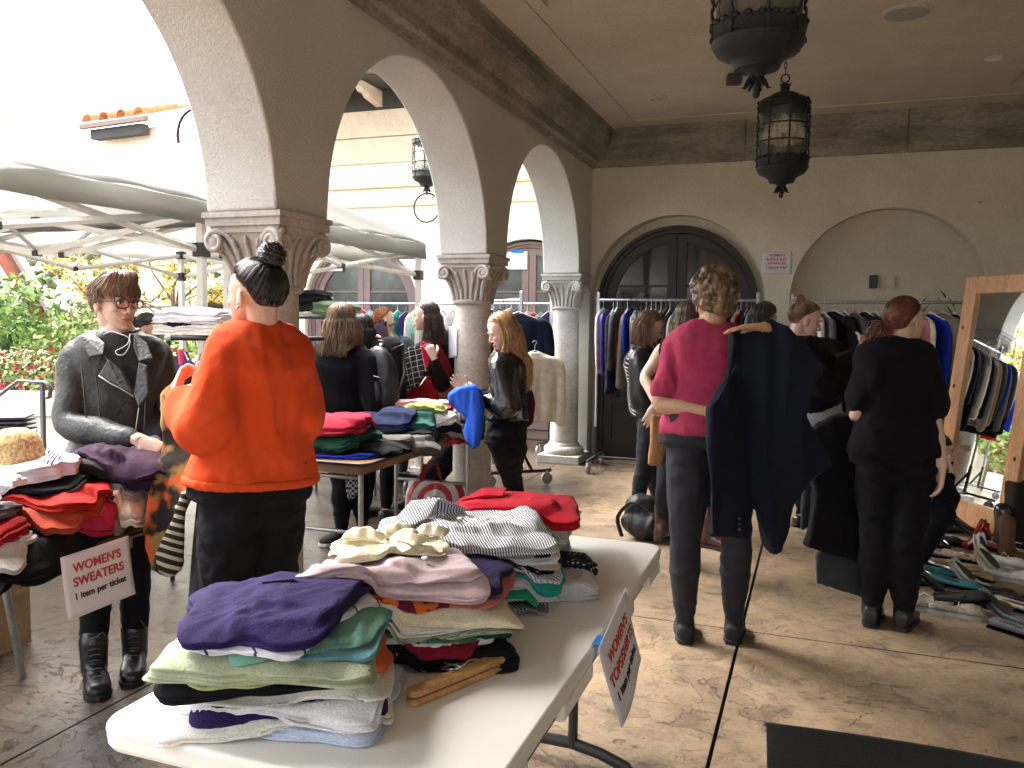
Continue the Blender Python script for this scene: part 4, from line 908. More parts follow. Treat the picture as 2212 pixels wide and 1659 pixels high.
    if top:
        m, sl, wr_ = top[:3]; tm = MB(); tm.rings(torso_rings(S, hem, neckline, loose, loose*.9+.004, taper=cut)); up_ = (S['neck']-S['pelvis']).normalized()
        if sl != 'none': tm.ell(S['neck']-up_*.022*k, (.092*k, .084*k, .046*k), S['F'], 18, 12)
        for s in 'LR':
            sh, el, w2 = S['sh'+s], S['el'+s], S['wr'+s]; inn = sh.lerp(S['neck'], .45)
            if sl == 'long': limb(tm, [inn, sh, sh.lerp(el, .5), el, el.lerp(w2, .4), el.lerp(w2, .90)], [.052*k+loose*.5, .056*k*g+loose*.8+sleeve*.3, .048*k*g+loose+sleeve, .043*k*g+loose+sleeve*1.2, .040*k+loose+sleeve, .031*k+loose*.3+sleeve*.15], 14)
            elif sl == 'short': limb(tm, [inn, sh, sh.lerp(el, .35), sh.lerp(el, .72)], [.045*k, .050*k*g+loose*.4, .050*k*g+loose*.8, .053*k*g+loose*.9+.006], 14)
            else: limb(tm, [inn, sh.lerp(S['neck'], .15)], [.045*k, .046*k*g], 12)
        me = wrinkle(blob(tm, .010, 4), wr_, 8.5, int(H*1000) % 13, (1, 1, .7)); S['top'] = link('top', me, m, t)
        cc_ = S['neck']+up_*.020*k; ra_ = S['F'] @ Vector((1, 0, 0)); fa_ = S['F'] @ Vector((0, 1, 0)); c = MB(); c.tube([cc_+ra_*.066*k*math.cos(q)+fa_*(.062*k*math.sin(q)-.004)-up_*.016*k*max(0, math.sin(q)) for q in np.linspace(0, 2*math.pi, 25)[:-1]], [(.012*k, .006*k)]*24, 8, closed=True, flat=tuple(up_)); c.build('neckband', m, S['top'], True)
    if shoes:
        for s in 'LR':
            m = MB(); shoe(m, S['an'+s], S['to'+s], k, shoes[1]); so_ = link('shoe', blob(m, .007, 2), shoes[0], t); m = MB(); sole(m, S['an'+s], S['to'+s], k); m.build('sole', shoes[2], so_, bevel=.004)
    if hair: do_hair(S, k, F, t, **hair)
    return S
# ------------------------------------------------------------------ hair
def do_hair(S, k, F, root, style='long', col=(.05, .03, .02), col2=None, length=.3, wave=.012, n=420, tie=None, seed=1, part=0., thick=.0028, window=62, taillen=.2, tail=None, volume=1., ro=.38, name='hair', tips=None):
    thick *= .74; n = int(n*1.55); c = S['head']; rn = random.Random(seed); m = hairm(col, col2, ro); R3 = Vector((.0800, .101, .089))*k*volume; O = Vector((0, -.016, .035))*k
    if tips:
        m = hairm(tuple(q*.999 for q in col), col2, ro); nt_ = m.node_tree; L = nt_.links; N = nt_.nodes; tc = N.new('ShaderNodeTexCoord'); sp = N.new('ShaderNodeSeparateXYZ'); L.new(tc.outputs['Object'], sp.inputs[0])
        mr = N.new('ShaderNodeMapRange'); mr.inputs[1].default_value = tips[1]; mr.inputs[2].default_value = tips[2]; L.new(sp.outputs[2], mr.inputs[0]); mx = N.new('ShaderNodeMix'); mx.data_type = 'RGBA'
        b = N['Principled BSDF']; src = b.inputs['Base Color'].links[0].from_socket; L.new(mr.outputs[0], mx.inputs[0]); L.new(src, mx.inputs[6]); mx.inputs[7].default_value = (*tips[0], 1); L.new(mx.outputs[2], b.inputs['Base Color'])
    def D(az, po, r=1.): # az 0 = front, + right ; po from crown
        q = math.sin(po) if po < 1.571 else 1-.22*min(1, (po-1.571)/.9)
        return Vector((q*math.sin(az)*R3.x*r, q*math.cos(az)*R3.y*r, math.cos(po)*R3.z*r*(1 if po < 1.571 else 1.15)))+O
    def hl(aa): return float(np.interp(math.degrees(aa), [0, 48, 72, 95, 125, 180], [50, 52, 72, 92, 136, 142]))*math.pi/180
    def W(p): return c+F @ p
    mb = MB(); cap = MB()
    # scalp cap: rows from crown to hairline
    rows = []
    for j in range(11):
        R = []
        for i in range(30):
            az = -math.pi+2*math.pi*i/30; aa = abs(az); line = hl(aa); R.append(W(D(az, line*j/10+.001, 1.0 if j < 10 else .93)))
        rows.append(R)
    cap.rings(rows, cap=False)
    if style in ('bun', 'pony'):
        T = Vector(tie)*k; td = (T-O); ta = math.atan2(td.x/R3.x, td.y/R3.y); tp = math.acos(max(-1, min(1, td.z/R3.z/ (Vector((td.x/R3.x, td.y/R3.y, td.z/R3.z)).length)))); Tn = Vector((td.x/R3.x, td.y/R3.y, td.z/R3.z)).normalized()
        for i in range(n):
            az = rn.uniform(-math.pi, math.pi); aa = abs(az); line = hl(aa)
            f0 = rn.random()**.5; f1_ = max(f0, .5); po0 = line*f1_; q0 = math.sin(po0) if po0 < 1.571 else 1-.22*min(1, (po0-1.571)/.9); a = Vector((q0*math.sin(az), q0*math.cos(az), math.cos(po0))); al = a.length; a.normalize()
            q = a.rotation_difference(Tn); pts = []; lift = rn.uniform(1.0, 1.035)
            for s in range(9):
                v = (a.slerp(Tn, s/8) if a.dot(Tn) > -.99 else a)*(al+(1-al)*s/8); v = v+Vector((rn.uniform(-1, 1), rn.uniform(-1, 1), rn.uniform(-1, 1)))*.008; pts.append(W(Vector((v.x*R3.x, v.y*R3.y, v.z*R3.z))*(lift+.03*math.sin(math.pi*s/8))+O))
            mb.tube(pts, thick*k*rn.uniform(.7, 1.2), 4, cap=False)
        if style == 'bun':
            br = taillen*k; bc = W(Vector((T.x, T.y, T.z))+Vector(Tn)*br*.75); bn = MB(); bn.ell(bc, (br, br, br*.92)); mb.add(*[(me_v) for me_v in (bn.v, bn.f)])
            for i in range(70):
                ax = Vector((rn.gauss(0, .5), rn.gauss(0, .5), rn.gauss(0, .5)))+F @ Tn*1.4; ax.normalize(); u = ax.orthogonal().normalized(); w_ = ax.cross(u); off = rn.uniform(-.9, .9); rr = br*1.03*math.sqrt(1-off*off); a0 = rn.uniform(0, 6.28); span = rn.uniform(1.5, 4)
                mb.tube([bc+ax*off*br+(u*math.cos(a0+span*q/9)+w_*math.sin(a0+span*q/9))*rr*rn.uniform(.98, 1.05) for q in range(10)], rn.uniform(.003, .006)*k, 5)
            for i in range(26):
                a0 = rn.uniform(0, 6.28); p = bc+Vector((math.cos(a0), math.sin(a0), rn.uniform(-.6, .9)))*br; mb.tube([p, p+Vector((rn.uniform(-.02, .02), rn.uniform(-.02, .02), rn.uniform(.0, .02)))*k], .0009, 3)
        else:
            tl = tail or (0, -1, -1.2)
            for i in range(150):
                o_ = Vector((rn.gauss(0, .018), rn.gauss(0, .014), rn.gauss(0, .012)))*k; d0 = F @ Vector(tl).normalized(); p = W(T)+F @ (o_*.4); pts = [p]; L2 = taillen*k*rn.uniform(.7, 1.05)
                ph = rn.uniform(0, 6.28)
                for s in range(1, 11):
                    t = s/10; dd = (d0*(1-t)+Vector((0, 0, -1))*t*1.6).normalized(); sp = math.sin(math.pi*min(1, t*1.1))**.6
                    p = p+dd*(L2/10); pts.append(p+F @ o_*(1.4*sp)+Vector((math.sin(ph+t*9), math.cos(ph+t*8), 0))*wave*t)
                mb.tube(pts, [thick*k*1.5*(1-.6*s/10) for s in range(11)], 4, cap=False)
            mb.tube([W(T)+(F @ Vector((math.cos(a), 0, math.sin(a)*.8)))*.016*k for a in np.linspace(0, 6.28, 12)[:-1]], .006*k, 6, closed=True)
    elif style == 'long':
        wd = R_(window)
        for i in range(n):
            az = rn.uniform(-math.pi, math.pi); sg = 1 if az > part else -1; lay = rn.random(); pts = []; rad = []
            ph = rn.uniform(0, 6.28); wf = rn.uniform(16, 26); po1 = R_(98)
            for s in range(8):
                po = R_(6)+(po1-R_(6))*s/7; sm = min(1, max(0, (po-R_(12))/R_(45))); a2 = az if abs(az) > wd else sg*(abs(az)+(wd-abs(az))*sm)
                pts.append(W(D(a2, po, 1.015+.10*lay*min(1, s/4)))); rad.append(thick*k)
            end = pts[-1]; out = (end-c); out.z = 0; out.normalize(); L2 = length*k*rn.uniform(.82, 1.05); st = 12; p = end.copy(); tng = pts[-1]-pts[-2]; tng.normalize()
            for s in range(1, st+1):
                t = s/st; drop = L2*t; d_ = (tng*max(0, 1-3*t)+Vector((0, 0, -1))).normalized(); p = p+d_*(L2/st)
                sw = out*(.020*min(1, drop/.12)+.02*lay)*k; wv = Vector((math.sin(ph+drop*wf), math.cos(ph*1.7+drop*wf*.8), 0))*wave*min(1, t*2)
                zc = p.z; push = Vector((0, 0, 0))
                if zc < S['neck'].z+.02:   # over the shoulders
                    rel = p-S['neck']; rel.z = 0; fwd = S['F'] @ Vector((0, 1, 0)); f = rel.dot(fwd); push = fwd*((.095 if f > 0 else -.105)*k*S['g']-f if abs(f) < .10*k*S['g'] else 0)*min(1, (S['neck'].z+.02-zc)/.05)
                pts.append(p+sw+wv+push); rad.append(thick*k*(1.15-.75*t**3))
            if rn.random() < .07: pts = [p+out*.012*k*(i/len(pts)) + Vector((rn.uniform(-1, 1), rn.uniform(-1, 1), rn.uniform(-1, 1)))*.006 for i, p in enumerate(pts)]; rad = [q*.5 for q in rad]
            mb.tube(pts, rad, 4, cap=False)
    elif style == 'curly':
        bl_ = MB()
        for i in range(190):
            az = rn.uniform(-math.pi, math.pi); aa = abs(az); line = hl(aa); po = line*rn.random()**.55; p = W(D(az, po, 1.07+(.24*max(0, math.cos(po*1.05)))+.05*rn.random())); r = rn.uniform(.014, .024)*k; bl_.ell(p, (r, r, r), None, 8, 6)
        bl_.rings(rows); me = wrinkle(blob(bl_, .006, 1), .004, 60, 3, (1, 1, 1)); bm = bmesh.new(); bm.from_mesh(me); mb.add([v.co.copy() for v in bm.verts], [tuple(v.index for v in f.verts) for f in bm.faces]); bm.free()
        for i in range(1500):
            az = rn.uniform(-math.pi, math.pi); aa = abs(az); line = hl(aa)*.97; po = line*rn.random()**.5; v = D(az, po, 1.)-O; out = (F @ v).normalized(); base = W(D(az, po, 1.10+(.27*max(0, math.cos(po*1.05))))); u = out.orthogonal().normalized(); w_ = out.cross(u); rr = rn.uniform(.004, .009)*k; ph = rn.uniform(0, 6.28); H2 = rn.uniform(.010, .03)*k
            if aa > R_(80) and po > R_(85): H2 *= .15; rr *= .6
            mb.tube([base+out*(-.008+H2*q/11)+(u*math.cos(ph+q*1.0)+w_*math.sin(ph+q*1.0))*rr for q in range(12)], .0016*k, 3, cap=False)
    elif style == 'short':
        for i in range(n):
            az = rn.uniform(-math.pi, math.pi); aa = abs(az); line = hl(aa)*.93; po = line*rn.random()**.5
            a2, p2 = az, po; L2 = length*k*rn.uniform(.6, 1.1); pts = []; ph = rn.uniform(0, 6.28); lift = rn.uniform(1.04, 1.14)+.05*max(0, math.cos(po)); tw = rn.choice((-1, 1))
            if aa > R_(80): lift = rn.uniform(1.0, 1.06)
            ste = L2/(.085*k)/8
            for s in range(9):
                t = s/8; p = W(D(a2, p2, 1+(lift-1)*math.sin(math.pi*min(1, .25+t*.75)))); pts.append(p+Vector((math.sin(ph+t*5), math.cos(ph+t*4), 0))*wave*t)
                if aa > R_(105) and p2 > R_(100): pass
                else: p2 += ste*.9; a2 += ste*.45*tw*(1 if aa < R_(70) else .3)+part*ste
            mb.tube(pts, [thick*k*(1.5-1.1*q/8) for q in range(9)], 5, cap=False)
    me = mb.mesh(fix=False); o = link(name, me, m, root)
    m2 = cap.mesh(fix=False); oc = link('scalp_hair', m2, m, o)
    return o
# ================================================================== THE PEOPLE IN THE PHOTO
BLK = cloth((.0055, .0055, .0075), .9, name='black_cotton'); NAVY = cloth((.007, .009, .017), .9, name='navy_wool', bump=.5)
ORANGE = cloth((.56, .060, .012), .9, name='orange_fleece', bump=.35, bscale=340, var=.05); PINK = cloth((.34, .036, .085), .85, name='raspberry_cotton', var=.14)
LEATH = mat('grey_leather', (.026, .027, .026), .52, var=.45, vscale=14, bump=.4, bscale=70, spec=.5); LEATHB = mat('black_leather', (.006, .006, .007), .22, var=.2, bump=.15, bscale=60, spec=.7)
DENIMB = cloth((.018, .020, .026), .8, name='black_denim', bscale=400); CHAR = cloth((.022, .023, .030), .8, name='charcoal_leggings', bscale=500, bump=.15)
M_SOLE = mat('rubber_sole', (.01, .01, .01), .7); M_SOLEW = mat('white_rubber', (.6, .6, .58), .6); M_BOOT = mat('boot_leather', (.010, .010, .012), .33, var=.2, bump=.2, bscale=60, spec=.5)
# 1 the glasses wearer
A1 = person('young person with glasses, tousled brown hair and dark grey leather jacket, hands folded', (-2.64, 2.60), R_(148), 1.64,
    over=dict(neck=J(262, 725, 3.36), head=J(249, 655, 3.33), shL=J(338, 765, 3.47), shR=J(163, 775, 3.30), elL=J(365, 900, 3.52), elR=J(150, 915, 3.22), wrL=J(332, 955, 3.30), wrR=J(300, 950, 3.08), pelvis=J(245, 1010, 3.36), hipL=J(280, 1030, 3.42), hipR=J(210, 1030, 3.36), knL=J(292, 1200, 3.44), knR=J(205, 1220, 3.36), anL=J(290, 1352, 3.46), anR=J(203, 1420, 3.33), toL=J(285, 1402, 3.34), toR=J(212, 1470, 3.20)),
    skinc=SK_L, top=(LEATH, 'long', .005), pants=(BLK, .007), shoes=(M_BOOT, 'boot', M_SOLE), head=(R_(-46), R_(1), 0), face=dict(brow=(.05, .03, .02), look=(.3, 0)),
    hair=dict(style='short', col=(.11, .068, .042), col2=(.26, .17, .11), length=.10, wave=.012, n=1000, thick=.0026, seed=5), sleeve=.003, loose=.012, hem=.06,
    hands=dict(L=dict(d=CR*-.75+CD*.55-CF*.3, n=CF*-1-CD*.3, curl=.75, side=-1), R=dict(d=CR*.85+CD*.45-CF*.1, n=CF*-1-CD*.4, curl=.6, side=1)), neckline=1.02)
def P1(x, y, z): return A1['head']+A1['HF'] @ (Vector((x, y, z))*A1['k'])
# fringe over the forehead
rn = random.Random(8); mb = MB()
for i in range(110):
    x = rn.uniform(-.062, .066); L2 = rn.uniform(.028, .066); dx = rn.uniform(.004, .034); ph = rn.uniform(0, 6); w_ = rn.uniform(.004, .010)
    pts = smooth_pts([P1(x*.5-.015, -.01+rn.uniform(-.03, .02), .124), P1(x*.75, .045, .124+rn.uniform(-.004, .010)), P1(x*.95+dx*.3, .078-abs(x)*.25, .105+rn.uniform(0, .010)), P1(x+dx*.7, .092-abs(x+dx*.7)*.42, .078), P1(x+dx+w_*math.sin(ph), .092-abs(x+dx)*.5, .104-L2-.012)], 3)
    mb.tube([p+Vector((math.sin(ph+j*.8), 0, math.cos(ph+j*.7)))*.0025 for j, p in enumerate(pts)], [.0030]*4+[.0036]*5+[.0026, .002, .0014, .0006], 5)
o = mb.build('fringe', hairm((.11, .068, .042), (.26, .17, .11)), A1['root'], True)
gl = MB()
for s in (-1, 1):
    pts = []
    for i in range(16):
        a = 2*math.pi*i/16; e = 2.8; m = (abs(math.cos(a))**e+abs(math.sin(a))**e)**(-1/e); pts.append(P1(s*.033+.0265*m*math.cos(a), .103-.10*abs(s*.033+.0265*m*math.cos(a))**1.6*3, -.001+.0185*m*math.sin(a)))
    gl.tube(pts, .0023, 6, closed=True); gl.tube([P1(s*.060, .092, .008), P1(s*.076, .04, .006), P1(s*.080, -.01, .002)], .0017, 6)
gl.tube([P1(-.008, .105, .004), P1(0, .107, .007), P1(.008, .105, .004)], .002, 6); M_FR = mat('plum_spectacle_frame', (.05, .012, .018), .25, spec=.6)
gl.build('glasses', M_FR, A1['root'], True)
M_NECK = mat('grey_tee', (.02, .02, .022), .9)
# collar, lapels, zips, cuffs
def flap(pts, th, m, parent, name, crease=.003):
    """a stiff cloth flap: polygon of 3D points given a thickness"""
    c = sum((Vector(p) for p in pts), Vector())/len(pts); nn = (Vector(pts[1])-Vector(pts[0])).cross(Vector(pts[2])-Vector(pts[0])).normalized()*th
    b = MB(); b.prism([Vector(p)-nn/2 for p in pts], nn); return b.build(name, m, parent, bevel=th*.4)
T1 = A1['root']
for s_ in 'LR':
    a_, t_ = A1['an'+s_], A1['to'+s_]; d_ = (t_-a_); d_.z = 0; d_.normalize(); q_ = Vector((-d_.y, d_.x, 0)); mb = MB()
    for i in range(7):
        c_ = a_+d_*(.070-.004*i+(.05*(1-i/2) if i < 3 else 0))+Vector((0, 0, -.012+.022*i)); mb.tube([c_-q_*.018, c_+Vector((0, 0, .004)), c_+q_*.018], .0022, 5)
    mb.tube([c_, c_+q_*.03+Vector((0, 0, .02)), c_+q_*.05-Vector((0, 0, .02))], .002, 5); mb.build('laces', mat('grey_laces', (.10, .10, .10), .6), T1, True)
# black tee triangle in the jacket opening, sits on the chest
def onchest(u, v, d=3.165): return J(u, v, d)
flap([onchest(228, 738, 3.20), onchest(252, 752, 3.19), onchest(290, 738, 3.21), onchest(298, 800, 3.165), onchest(292, 850, 3.155), onchest(262, 790, 3.165)], .012, BLK, T1, 'undershirt')
flap([onchest(198, 716, 3.22), onchest(176, 728, 3.19), onchest(192, 772, 3.155), onchest(222, 766, 3.145), onchest(226, 742, 3.17)], .010, LEATH, T1, 'collar')
flap([onchest(290, 722, 3.24), onchest(318, 742, 3.23), onchest(330, 775, 3.19), onchest(300, 782, 3.16), onchest(288, 748, 3.19)], .010, LEATH, T1, 'collar')
flap([onchest(222, 766, 3.15), onchest(233, 780, 3.135), onchest(214, 812, 3.125), onchest(262, 838, 3.12), onchest(288, 852, 3.125), onchest(262, 800, 3.14)], .012, LEATH, T1, 'lapel')
flap([onchest(300, 782, 3.165), onchest(318, 790, 3.16), onchest(322, 850, 3.14), onchest(300, 880, 3.13), onchest(290, 852, 3.15)], .012, LEATH, T1, 'lapel')
M_ZIP = mat('metal_zip', (.35, .35, .33), .35, metal=.9)
for pts, nm in (([(214, 812, 3.118), (238, 828, 3.112), (262, 840, 3.11), (288, 856, 3.112)], 'zip'), ([(300, 882, 3.12), (293, 930, 3.12), (290, 985, 3.13)], 'zip'), ([(180, 985, 3.16), (205, 1000, 3.14), (232, 1018, 3.12)], 'zip')):
    mb = MB(); mb.tube([J(*p) for p in pts], .0025, 5); mb.build(nm, M_ZIP, T1, True)
mb = MB(); mb.box(J(238, 1035, 3.12), (.008, .004, .03)); mb.build('zip_pull', M_ZIP, T1)
for seam in ([(206, 800), (212, 850), (216, 900), (214, 960), (212, 1000)], [(176, 790), (182, 850), (186, 900)], [(315, 860), (312, 920), (305, 980)]):
    mb = MB(); mb.tube([J(u, v, 3.145+.0*i) for i, (u, v) in enumerate(seam)], .003, 5); mb.build('seam', LEATH, T1, True)
mb = MB(); mb.tube(smooth_pts([J(224, 722, 3.235), J(240, 716, 3.20), J(262, 722, 3.185), J(278, 730, 3.19), J(280, 745, 3.18), J(268, 765, 3.165), J(254, 766, 3.165), J(250, 758, 3.17), J(262, 752, 3.17), J(276, 742, 3.18), J(281, 722, 3.21)], 4), .0016, 5); mb.build('earphone_cord', mat('white_cord', (.6, .6, .6), .5), T1, True)

# 2 orange sweatshirt, from behind
A4 = person('woman in a bright orange sweatshirt with a black top bun, from behind', (-1.73, 2.42), R_(-42), 1.66,
    over=dict(head=J(549, 640, 2.72), neck=J(562, 712, 2.76), shL=J(490, 768, 2.65), shR=J(622, 765, 2.86), elL=J(446, 925, 2.58), elR=J(640, 905, 2.84), wrL=J(376, 852, 2.72), wrR=J(520, 900, 3.08), pelvis=J(545, 1040, 2.78), hipL=J(507, 1065, 2.74), hipR=J(588, 1065, 2.84), knL=J(485, 1290, 2.74), knR=J(590, 1290, 2.86), anL=J(462, 1490, 2.8), anR=J(590, 1490, 2.9), toL=J(440, 1500, 2.95), toR=J(570, 1500, 3.05)),
    girth=1.0, hw=1.12, skinc=(.62, .38, .28), top=(ORANGE, 'long', .010), pants=(BLK, .012), shoes=(M_BOOT, 'low', M_SOLE), head=(R_(-42), R_(2), 0), face=dict(brow=(.01, .01, .01)),
    hair=dict(style='bun', col=(.006, .005, .006), col2=(.022, .018, .018), tie=(.005, -.062, .105), taillen=.041, n=900, thick=.0020, seed=2, ro=.26), sleeve=.022, loose=.023, hem=.02, hands=dict(L=dict(d=CR*.1-CD*.75+CF*.5, n=CR*-.9+CF*-.3, curl=.9, side=-1), R=False), neckline=1.05)
T4 = A4['root']
mb = MB(); e = A4['head']+A4['HF'] @ Vector((-.080, -.004, -.038)); mb.ell(e, (.005, .005, .005)); mb.ell(e+Vector((0, 0, .012)), (.004, .004, .004)); mb.build('earring', M_CHROME, T4, True)
# waistband rib, cuff rib, grey side stripe
mb = MB(); R = torso_rings(A4, -.01, .05, .034, .036); mb.rings(R); link('waist_rib', wrinkle(blob(mb, .009, 2), .002, 30, 2, (3, 3, .3)), ORANGE, A4['top'])
for s in 'L': 
    a, b_ = A4['el'+s], A4['wr'+s]; mb = MB(); mb.tube([a.lerp(b_, .80), a.lerp(b_, .86), a.lerp(b_, .94)], [.046, .037, .033], 14); mb.build('cuff', ORANGE, A4['top'], True)
mb = MB(); g_ = .0
P = [(438, 1085), (432, 1150), (425, 1220), (418, 1300)]
mb.grid([[J(u-9, v, 2.82+i*.005), J(u+9, v, 2.78+i*.005)] for i, (u, v) in enumerate([(440, 1062), (436, 1100), (430, 1160), (424, 1230), (418, 1310), (412, 1400)])]); o = mb.build('side_stripe', cloth((.05, .05, .06), .7, name='grey_stripe'), T4, True); so_ = o.modifiers.new('s', 'SOLIDIFY'); so_.thickness = .006

# 3 raspberry tee, back view
A12 = person('person with curly hair, raspberry tee and charcoal leggings trying on a navy coat', (-.42, 3.87), R_(4), 1.66,
    over=dict(head=J(1541, 656, 3.72), neck=J(1534, 704, 3.74), shL=J(1462, 742, 3.75), shR=J(1588, 738, 3.72), elL=J(1424, 872, 3.72), elR=J(1695, 735, 3.50), wrL=J(1530, 890, 3.60), wrR=J(1650, 706, 3.42), pelvis=J(1524, 940, 3.74), hipL=J(1492, 960, 3.76), hipR=J(1570, 960, 3.74), knL=J(1480, 1165, 3.76), knR=J(1590, 1165, 3.74), anL=J(1480, 1338, 3.87), anR=J(1585, 1338, 3.87), toL=J(1478, 1330, 4.06), toR=J(1590, 1330, 4.06)),
    girth=1.0, hw=1.16, skinc=(.46, .27, .17), top=(PINK, 'short', .010), pants=(CHAR, .005, .97), shoes=(mat('black_canvas', (.012, .013, .016), .8), 'high', M_SOLE), head=(R_(-24), R_(4), 0), face=dict(),
    hair=dict(style='curly', col=(.085, .048, .026), col2=(.24, .15, .08), volume=1.02, seed=4, ro=.5), loose=.012, hem=.00, hands=dict(L=dict(curl=.7), R=dict(d=CR*-.95+CD*.03, n=-CD, curl=.18, side=1)), neckline=1.045)
# 4 black tee, auburn ponytail
A15 = person('woman with auburn ponytail, black tee and black trousers beside the shoe pile', (.385, 4.36), R_(8), 1.61,
    over=dict(head=J(1957, 694, 3.98), neck=J(1932, 738, 4.0), shL=J(1880, 782, 4.0), shR=J(1998, 778, 3.96), elL=J(1856, 890, 4.0), elR=J(2018, 915, 3.90), wrL=J(1842, 905, 4.14), wrR=J(2036, 1010, 3.86), pelvis=J(1932, 975, 3.99), hipL=J(1900, 990, 4.02), hipR=J(1972, 992, 3.97), knL=J(1893, 1160, 4.0), knR=J(1958, 1170, 3.93), anL=J(1884, 1300, 4.10), anR=J(1953, 1312, 4.05), toL=J(1892, 1306, 4.27), toR=J(1968, 1318, 4.18)),
    girth=1.04, hw=1.08, skinc=SK_P, top=(BLK, 'short', .007), pants=(BLK, .014), shoes=(M_BOOT, 'boot', M_SOLE), head=(R_(38), R_(-2), 0), face=dict(brow=(.12, .05, .03)),
    hair=dict(style='pony', col=(.10, .026, .014), col2=(.19, .06, .03), tie=(-.022, -.105, -.022), tail=(-.9, -.6, -.7), taillen=.20, wave=.010, n=520, thick=.0024, seed=9, ro=.42), loose=.024, hem=-.04, hands=dict(L=dict(curl=.6), R=dict(d=CD*.9-CR*.1, n=CR*.9-CF*.3, curl=.4, side=-1)))
# 5 puffer jacket, profile
A10 = person('woman with long brown hair in a black quilted puffer jacket looking down at clothes', (-1.14, 6.10), R_(62), 1.60,
    over=dict(head=J(1405, 708, 6.0), neck=J(1392, 752, 6.02), shL=J(1408, 778, 6.15), shR=J(1382, 782, 5.88), elR=J(1388, 870, 5.85), wrR=J(1430, 880, 5.9), elL=J(1425, 860, 6.15), wrL=J(1465, 850, 6.2), anL=J(1428, 1080, 6.25), anR=J(1375, 1098, 6.03), toR=J(1402, 1118, 5.98), toL=J(1450, 1096, 6.2), knL=J(1408, 1010, 6.2), knR=J(1390, 1010, 6.0)),
    girth=1.0, top=(mat('black_nylon_quilt', (.010, .011, .014), .35, var=.15, bump=.2, bscale=40, spec=.5), 'long', .003), pants=(DENIMB, .006), shoes=(mat('navy_boot', (.012, .016, .026), .35), 'boot', M_SOLE), head=(R_(10), R_(28), 0), face=dict(closed=True, brow=(.08, .04, .02)),
    hair=dict(style='long', col=(.13, .06, .03), col2=(.24, .13, .07), length=.20, wave=.003, n=420, thick=.003, seed=6, window=84), sleeve=.012, loose=.028, hem=-.16)
for t_ in [q for q in np.arange(-.14, .98, .075)]:
    mb = MB(); R = torso_rings(A10, t_, t_+.001, .031, .031)[0]; mb.tube(R, .007, 6, closed=True)
    mb.build('quilt_roll', A10['top'].data.materials[0], A10['top'], True)
# 6 ombre hair, sleeveless
A11 = person('woman with dark to blond hair and sleeveless top holding a tan jacket', (-.72, 4.98), R_(20), 1.60,
    over=dict(head=J(1492, 693, 4.92), neck=J(1480, 738, 4.95), shL=J(1432, 758, 4.97), shR=J(1530, 758, 4.9), elL=J(1394, 815, 4.92), wrL=J(1418, 872, 4.80), anL=J(1432, 1128, 5.05), anR=J(1530, 1150, 4.75), toL=J(1440, 1155, 5.1), toR=J(1548, 1178, 4.72), knL=J(1440, 1040, 4.95), knR=J(1500, 1040, 4.85)),
    skinc=SK_P, top=(BLK, 'none', .004), pants=(DENIMB, .005), shoes=(mat('oxblood_boot', (.05, .012, .010), .3, spec=.6), 'boot', M_SOLE), hair=dict(style='long', col=(.07, .045, .03), col2=(.12, .08, .05), length=.24, wave=.012, n=420, thick=.003, seed=7, tips=((.50, .36, .20), 1.47, 1.36)), loose=.012,
    hands=dict(L=dict(d=CD*.9-CR*.4, n=-CF, curl=.35, side=-1)))
mb = MB(); p = A11['anL']; mb.tube([p+Vector((0, 0, .09)), p+Vector((0, 0, .115))], .045, 12); mb.build('sock_stripe', mat('red_sock', (.5, .03, .03), .8), A11['root'], True)
mb = MB(); mb.tube([p+Vector((0, 0, .07)), p+Vector((0, 0, .089))], .0445, 12); mb.build('sock_stripe', mat('teal_sock', (.10, .42, .38), .8), A11['root'], True)
# 7 dark cropped hair
A13 = person('person with dark cropped hair behind the coat shoulder, at the end of the suit rail', (.02, 6.3), R_(45), 1.60, over=dict(head=J(1652, 690, 5.95), neck=J(1640, 735, 6.0)),
    top=(BLK, 'long', .004), pants=(BLK, .008), shoes=(M_BOOT, 'low', M_SOLE), hair=dict(style='short', col=(.035, .022, .015), col2=(.09, .06, .04), length=.06, wave=.004, n=520, seed=3), face=dict())
# 8 bun, denim shorts, reaching
A14 = person('woman with a light brown bun, black sweater and pale denim shorts', (.28, 5.35), R_(50), 1.58,
    over=dict(head=J(1742, 694, 5.05), neck=J(1728, 735, 5.08), shL=J(1748, 762, 5.22), shR=J(1712, 765, 4.98), elR=J(1790, 838, 4.95), wrR=J(1858, 752, 5.2), elL=J(1800, 800, 5.35), wrL=J(1868, 760, 5.5), hipL=J(1790, 905, 5.2), hipR=J(1755, 905, 5.02), pelvis=J(1768, 885, 5.1)),
    top=(BLK, 'long', .006), pants=(cloth((.36, .42, .46), .85, name='pale_denim'), .012, -.42), shoes=(M_BOOT, 'low', M_SOLE), head=(R_(30), R_(16), 0), face=dict(closed=True),
    hair=dict(style='bun', col=(.12, .06, .03), col2=(.30, .17, .08), tie=(0, -.07, .102), taillen=.030, n=420, thick=.0026, seed=12), sleeve=.02, loose=.02, hem=.02, skinc=SK_L, hands=dict(R=dict(curl=.8)))
